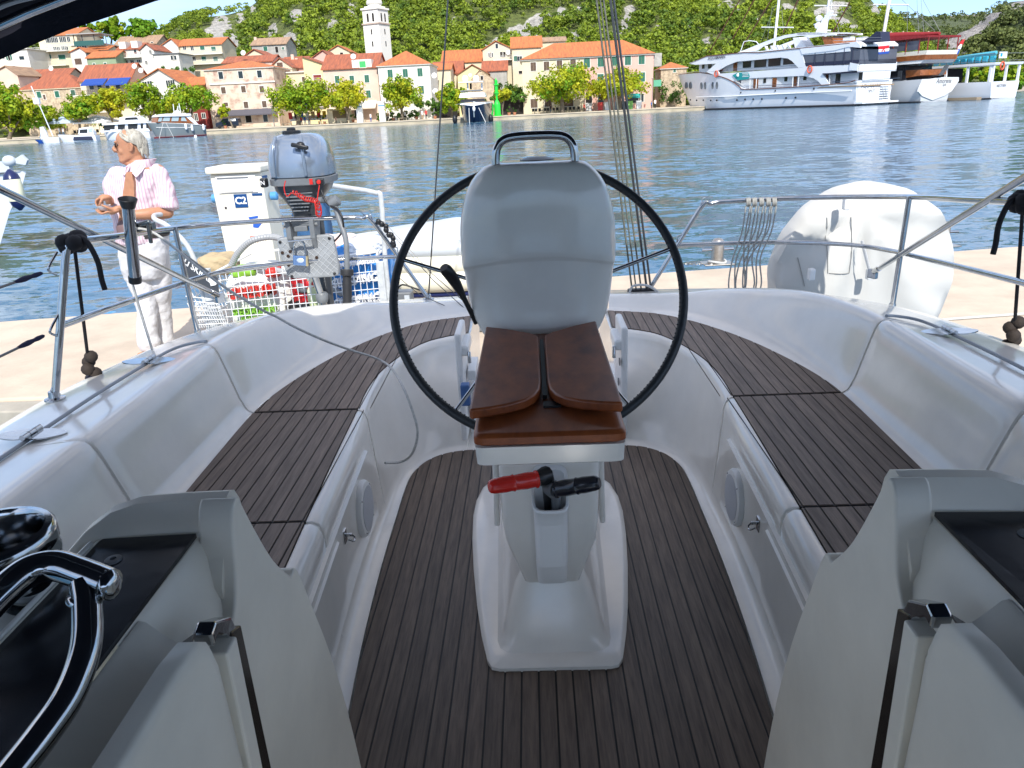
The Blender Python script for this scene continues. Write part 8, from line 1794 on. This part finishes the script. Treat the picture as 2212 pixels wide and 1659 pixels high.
# arms: his left arm bends across the body, his right hand comes from behind it
elb = J(362, 459, -.03); wr = J(268, 466, -.20); limb(body, [sh_r, J(356, 415, .01), elb], [.052, .048, .043]); limb(body, [elb, J(320, 462, -.13), wr], [.046, .042, .027])
er = J(243, 430, -.03); wr2 = J(236, 437, -.16); limb(body, [sh_l, J(243, 402, -.02), er], [.050, .045, .040]); limb(body, [er, wr2], [.040, .027])
bowl = J(224, 447, -.26)
def finger(m, P, r0=.0088, r1=.0070): limb(m, P, [r0+(r1-r0)*i/(len(P)-1) for i in range(len(P))], per=3, n=8)
# his left hand: palm up under the bowl, fingers wrapped round it
palm = bowl+V((.055, -.01, -.030)); limb(body, [wr, palm+V((.05, .03, .012)), palm+V((.0, 0, 0))], [.026, .030, .028], sq=.7)
body.ball(palm+V((.01, 0, 0)), (.045, .036, .020), 12, 6)
for i, (yo, ln) in enumerate(((-.034, .070), (-.014, .082), (.006, .080), (.024, .064))):
    b0 = palm+V((-.020, yo, -.002)); finger(body, [b0, b0+V((-ln*.45, -.004, -.010)), b0+V((-ln*.80, -.002, .002)), b0+V((-ln, .0, .018))])
tb0 = palm+V((.02, -.030, .012)); finger(body, [tb0, tb0+V((-.024, -.022, .024)), tb0+V((-.050, -.024, .036))], .0105, .0085)
# his right hand above the bowl, fingertips pinching down into it
p2 = bowl+V((.005, .015, .062)); limb(body, [wr2, p2+V((.02, .02, -.004)), p2], [.026, .028, .026], sq=.75); body.ball(p2, (.036, .034, .022), 12, 6)
for i, (xo, yo, dx, dz, ln) in enumerate(((-.026, -.016, -.50, -.85, .060), (-.030, .002, -.55, -.80, .066), (-.026, .018, -.45, -.85, .062), (-.016, .030, -.30, -.90, .052))):
    b0 = p2+V((xo, yo, -.004)); finger(body, [b0, b0+V((dx*ln*.55, -.006, -.006)), b0+V((dx*ln*.75, -.012, -ln*.45)), b0+V((dx*ln*.45, -.016, -ln*.85))], .0085, .0066)
tb0 = p2+V((.006, -.028, -.004)); finger(body, [tb0, tb0+V((-.008, -.018, -.020)), tb0+V((-.018, -.018, -.040))], .0100, .0080)
remesh(body.build('body', SKIN, man, smooth=180), .0055, 3)
# eyes and lips
for v in (-1, 1):
    MB().ball(H(.071, .030*v, .014), (.011, .011, .009), 10, 6).build('eye', mat('eye_dark', (.02, .014, .01), .2), man, smooth=90)
MB().tube([H(.086, -.05, .018), H(.098, -.03, .020), H(.103, 0, .020), H(.098, .03, .020), H(.086, .05, .018)], .003, 6).build('glasses_frame', BLACKP, man, smooth=60)
for v in (-1, 1): MB().ball(H(.090, .034*v, .010), (.007, .018, .014), 10, 6, M=Matrix((U, Wv, V((0, 0, 1)))).transposed()).build('glasses_lens', mat('tinted_lens', (.02, .015, .01), .1), man, smooth=90)
# hair: cap of overlapping locks swept back to the nape
HAIR = mat('white_hair', (.47, .44, .37), .6, nz=(60, .35), col2=(.26, .24, .20), st=(1, 1, .3), bump=(90, .6, .003)); m = MB()
m.ball(H(-.032, 0, .045), (.078, .086, .072), 16, 10, M=Matrix((U, Wv, V((0, 0, 1)))).transposed().inverted().transposed())
rh_ = random.Random(4)
for i in range(150):
    th = rh_.uniform(-2.5, 2.5); e = rh_.uniform(-.1, 1.25)
    if abs(th) < .9 and e < .75: continue
    if abs(th) < 1.7 and e < .45: continue
    def hp(th_, e_, r=1.02): return H(-.010+(.092 if math.cos(th_) > 0 else .100)*math.cos(e_)*math.cos(th_)*r, .084*math.cos(e_)*math.sin(th_)*r, .020+.100*math.sin(e_)*r)
    sg = 1 if th > 0 else -1; P = [hp(th, e)]; a_, b_ = th, e
    for k in range(4): a_ += sg*.30 if abs(a_) < 2.7 else 0; b_ -= .20; P.append(hp(a_, max(b_, -.95), 1.01+.008*k+rh_.uniform(-.01, .015)))
    m.tube(P, [.006, .007, .007, .006, .002], 5)
for i in range(46):
    th = 3.14+rh_.uniform(-1.05, 1.05); b0 = H(-.010+.098*math.cos(th), .078*math.sin(th), rh_.uniform(-.02, .05)); d = V((b0-hc_)); d.z = 0; d.normalize()
    m.tube([b0, b0+d*.006+V((0, 0, -.026)), b0+d*.004+V((0, 0, -.046)), b0+d*.010+V((0, 0, -.062-rh_.uniform(0, .012)))], [.009, .010, .008, .003], 5)
m.build('hair', HAIR, man, smooth=80)
# shirt
sm_ = bpy.data.materials.new('striped_pink_shirt'); sm_.use_nodes = True; t = sm_.node_tree; b_ = t.nodes['Principled BSDF']; b_.inputs['Roughness'].default_value = .85
tcn = t.nodes.new('ShaderNodeTexCoord'); wv = t.nodes.new('ShaderNodeTexWave'); wv.wave_type = 'BANDS'; wv.bands_direction = 'X'; wv.inputs['Scale'].default_value = 17; wv.inputs['Distortion'].default_value = 1.2; wv.inputs['Detail'].default_value = 1; wv.inputs['Detail Scale'].default_value = .4
rpp = t.nodes.new('ShaderNodeValToRGB'); rpp.color_ramp.elements[0].position = .18; rpp.color_ramp.elements[1].position = .42; rpp.color_ramp.elements[0].color = (.50, .33, .40, 1); rpp.color_ramp.elements[1].color = (.62, .52, .55, 1)
t.links.new(tcn.outputs['Object'], wv.inputs['Vector']); t.links.new(wv.outputs['Fac'], rpp.inputs['Fac']); t.links.new(rpp.outputs['Color'], b_.inputs['Base Color'])
m = MB(); oval(m, [(J(297, 358), .082, .080), (J(298, 364), .120, .10), (J(297, 374), .172, .118), (J(296, 395), .185, .140), (J(295, 425), .182, .150), (J(297, 460), .184, .162), (J(302, 490), .182, .162), (J(307, 512), .186, .156), (J(309, 523), .184, .152)], 32)
limb(m, [sh_r+V((-.02, 0, -.01)), J(355, 408, .0), J(364, 440, -.02)], [.070, .070, .066], n=16); m.tube([J(362, 436, -.02), J(364, 445, -.03), J(365, 452, -.035)], [.072, .074, .070], 16)
limb(m, [sh_l+V((.02, 0, -.01)), J(243, 402, -.02), J(242, 425, -.04)], [.066, .064, .058], n=16)
remesh(m.build('shirt', sm_, man, smooth=180), .009, 2, (.075, .028))
# bare chest wedge of the open shirt, placket edges and collar
m = MB()
fr_pts = [(272, 372), (268, 400), (262, 440), (255, 480), (262, 508), (272, 508), (284, 470), (290, 430), (289, 395), (284, 372)]
cf = []
m.prism([J(x, y, -.150-.02*math.sin((y-360)/150*3)) for x, y in fr_pts][::-1], (0, .05, 0)); m.build('open_chest', SKIN, man, smooth=40)
for P in ([(300, 352, -.06), (292, 362, -.12), (285, 374, -.150), (294, 384, -.165), (305, 372, -.13), (316, 356, -.04), (322, 345, .02), (314, 340, .04)], [(280, 356, -.09), (272, 362, -.13), (262, 374, -.15), (268, 380, -.16), (276, 370, -.155)]):
    m = MB(); m.prism([J(x, y, d) for x, y, d in P], (0, .014, 0)); m.build('collar', sm_, man, bevel=.003)
m = MB(); oval(m, [(J(313, 344, .02), .082, .075), (J(306, 352, .01), .092, .085), (J(300, 362), .10, .09)], 24); m.build('collar_band', sm_, man, smooth=60)
# trousers
TR = mat('white_linen', (.60, .60, .62), .85, nz=(14, .1), bump=(16, .9, .012)); m = MB()
oval(m, [(J(311, 504), .178, .142), (J(311, 520), .182, .148), (J(311, 545), .186, .150), (J(312, 575), .182, .142), (J(313, 600), .15, .12)], 32)
limb(m, [J(289, 545), J(304, 610, -.02), J(317, 668, -.04), J(318, 715, -.06), J(322, 742, -.07)], [.098, .092, .074, .076, .085], n=18); limb(m, [J(336, 545, .04), J(344, 610, .06), J(348, 670, .09), J(352, 720, .10), J(355, 748, .10)], [.098, .092, .076, .080, .090], n=18)
remesh(m.build('trousers', TR, man, smooth=180), .010, 2, (.07, .020))
m = MB(); oval(m, [(J(311, 500), .184, .148), (J(311, 511), .186, .150)], 32); m.build('belt', mat('belt_leather', (.035, .03, .028), .5), man, smooth=40)
m = MB(); c = J(268, 498, -.17); m.ball(c, (.055, .03, .075), 14, 8); m.build('waist_pouch', mat('pouch_brown', (.16, .10, .10), .7), man, smooth=60); MB().box(J(352, 500, -.13), (.10, .03, .045)).build('phone_case', BLACKP, man, bevel=.012)
for x, y, d, rz in ((312, 768, -.10, .3), (352, 768, .08, -.1)):
    c = J(x, y, d); c.z = -.28; m = MB(); mz = Matrix.Rotation(rz, 3, 'Z')
    m.rings([[c+mz @ V((w_*math.cos(a), -.06+l_*math.sin(a), z)) for a in [2*pi*j/18 for j in range(18)]] for z, w_, l_ in ((.0, .046, .135), (.02, .05, .14), (.05, .046, .125), (.08, .040, .09), (.12, .036, .05))]); m.build('shoe', mat('tan_suede', (.48, .17, .05), .85), man, smooth=60)
bwl = thing('bowl', 'small white bowl held in both hands by the man on the pier', 'bowl', bowl-V((0, 0, .03)))
MB().lathe([(.020, -.024), (.030, -.020), (.046, .008), (.049, .012), (.046, .012), (.032, -.008), (0, -.012)], bowl, 24).build('dish', WHITEP, bwl, smooth=50); MB().tube([bowl+V((-.005, 0, -.005)), bowl+V((.004, .008, .045))], .003, 6).build('spoon', STEEL, bwl)
print('objects', len(bpy.data.objects), 'tris', sum(len(m.polygons) for m in bpy.data.meshes))
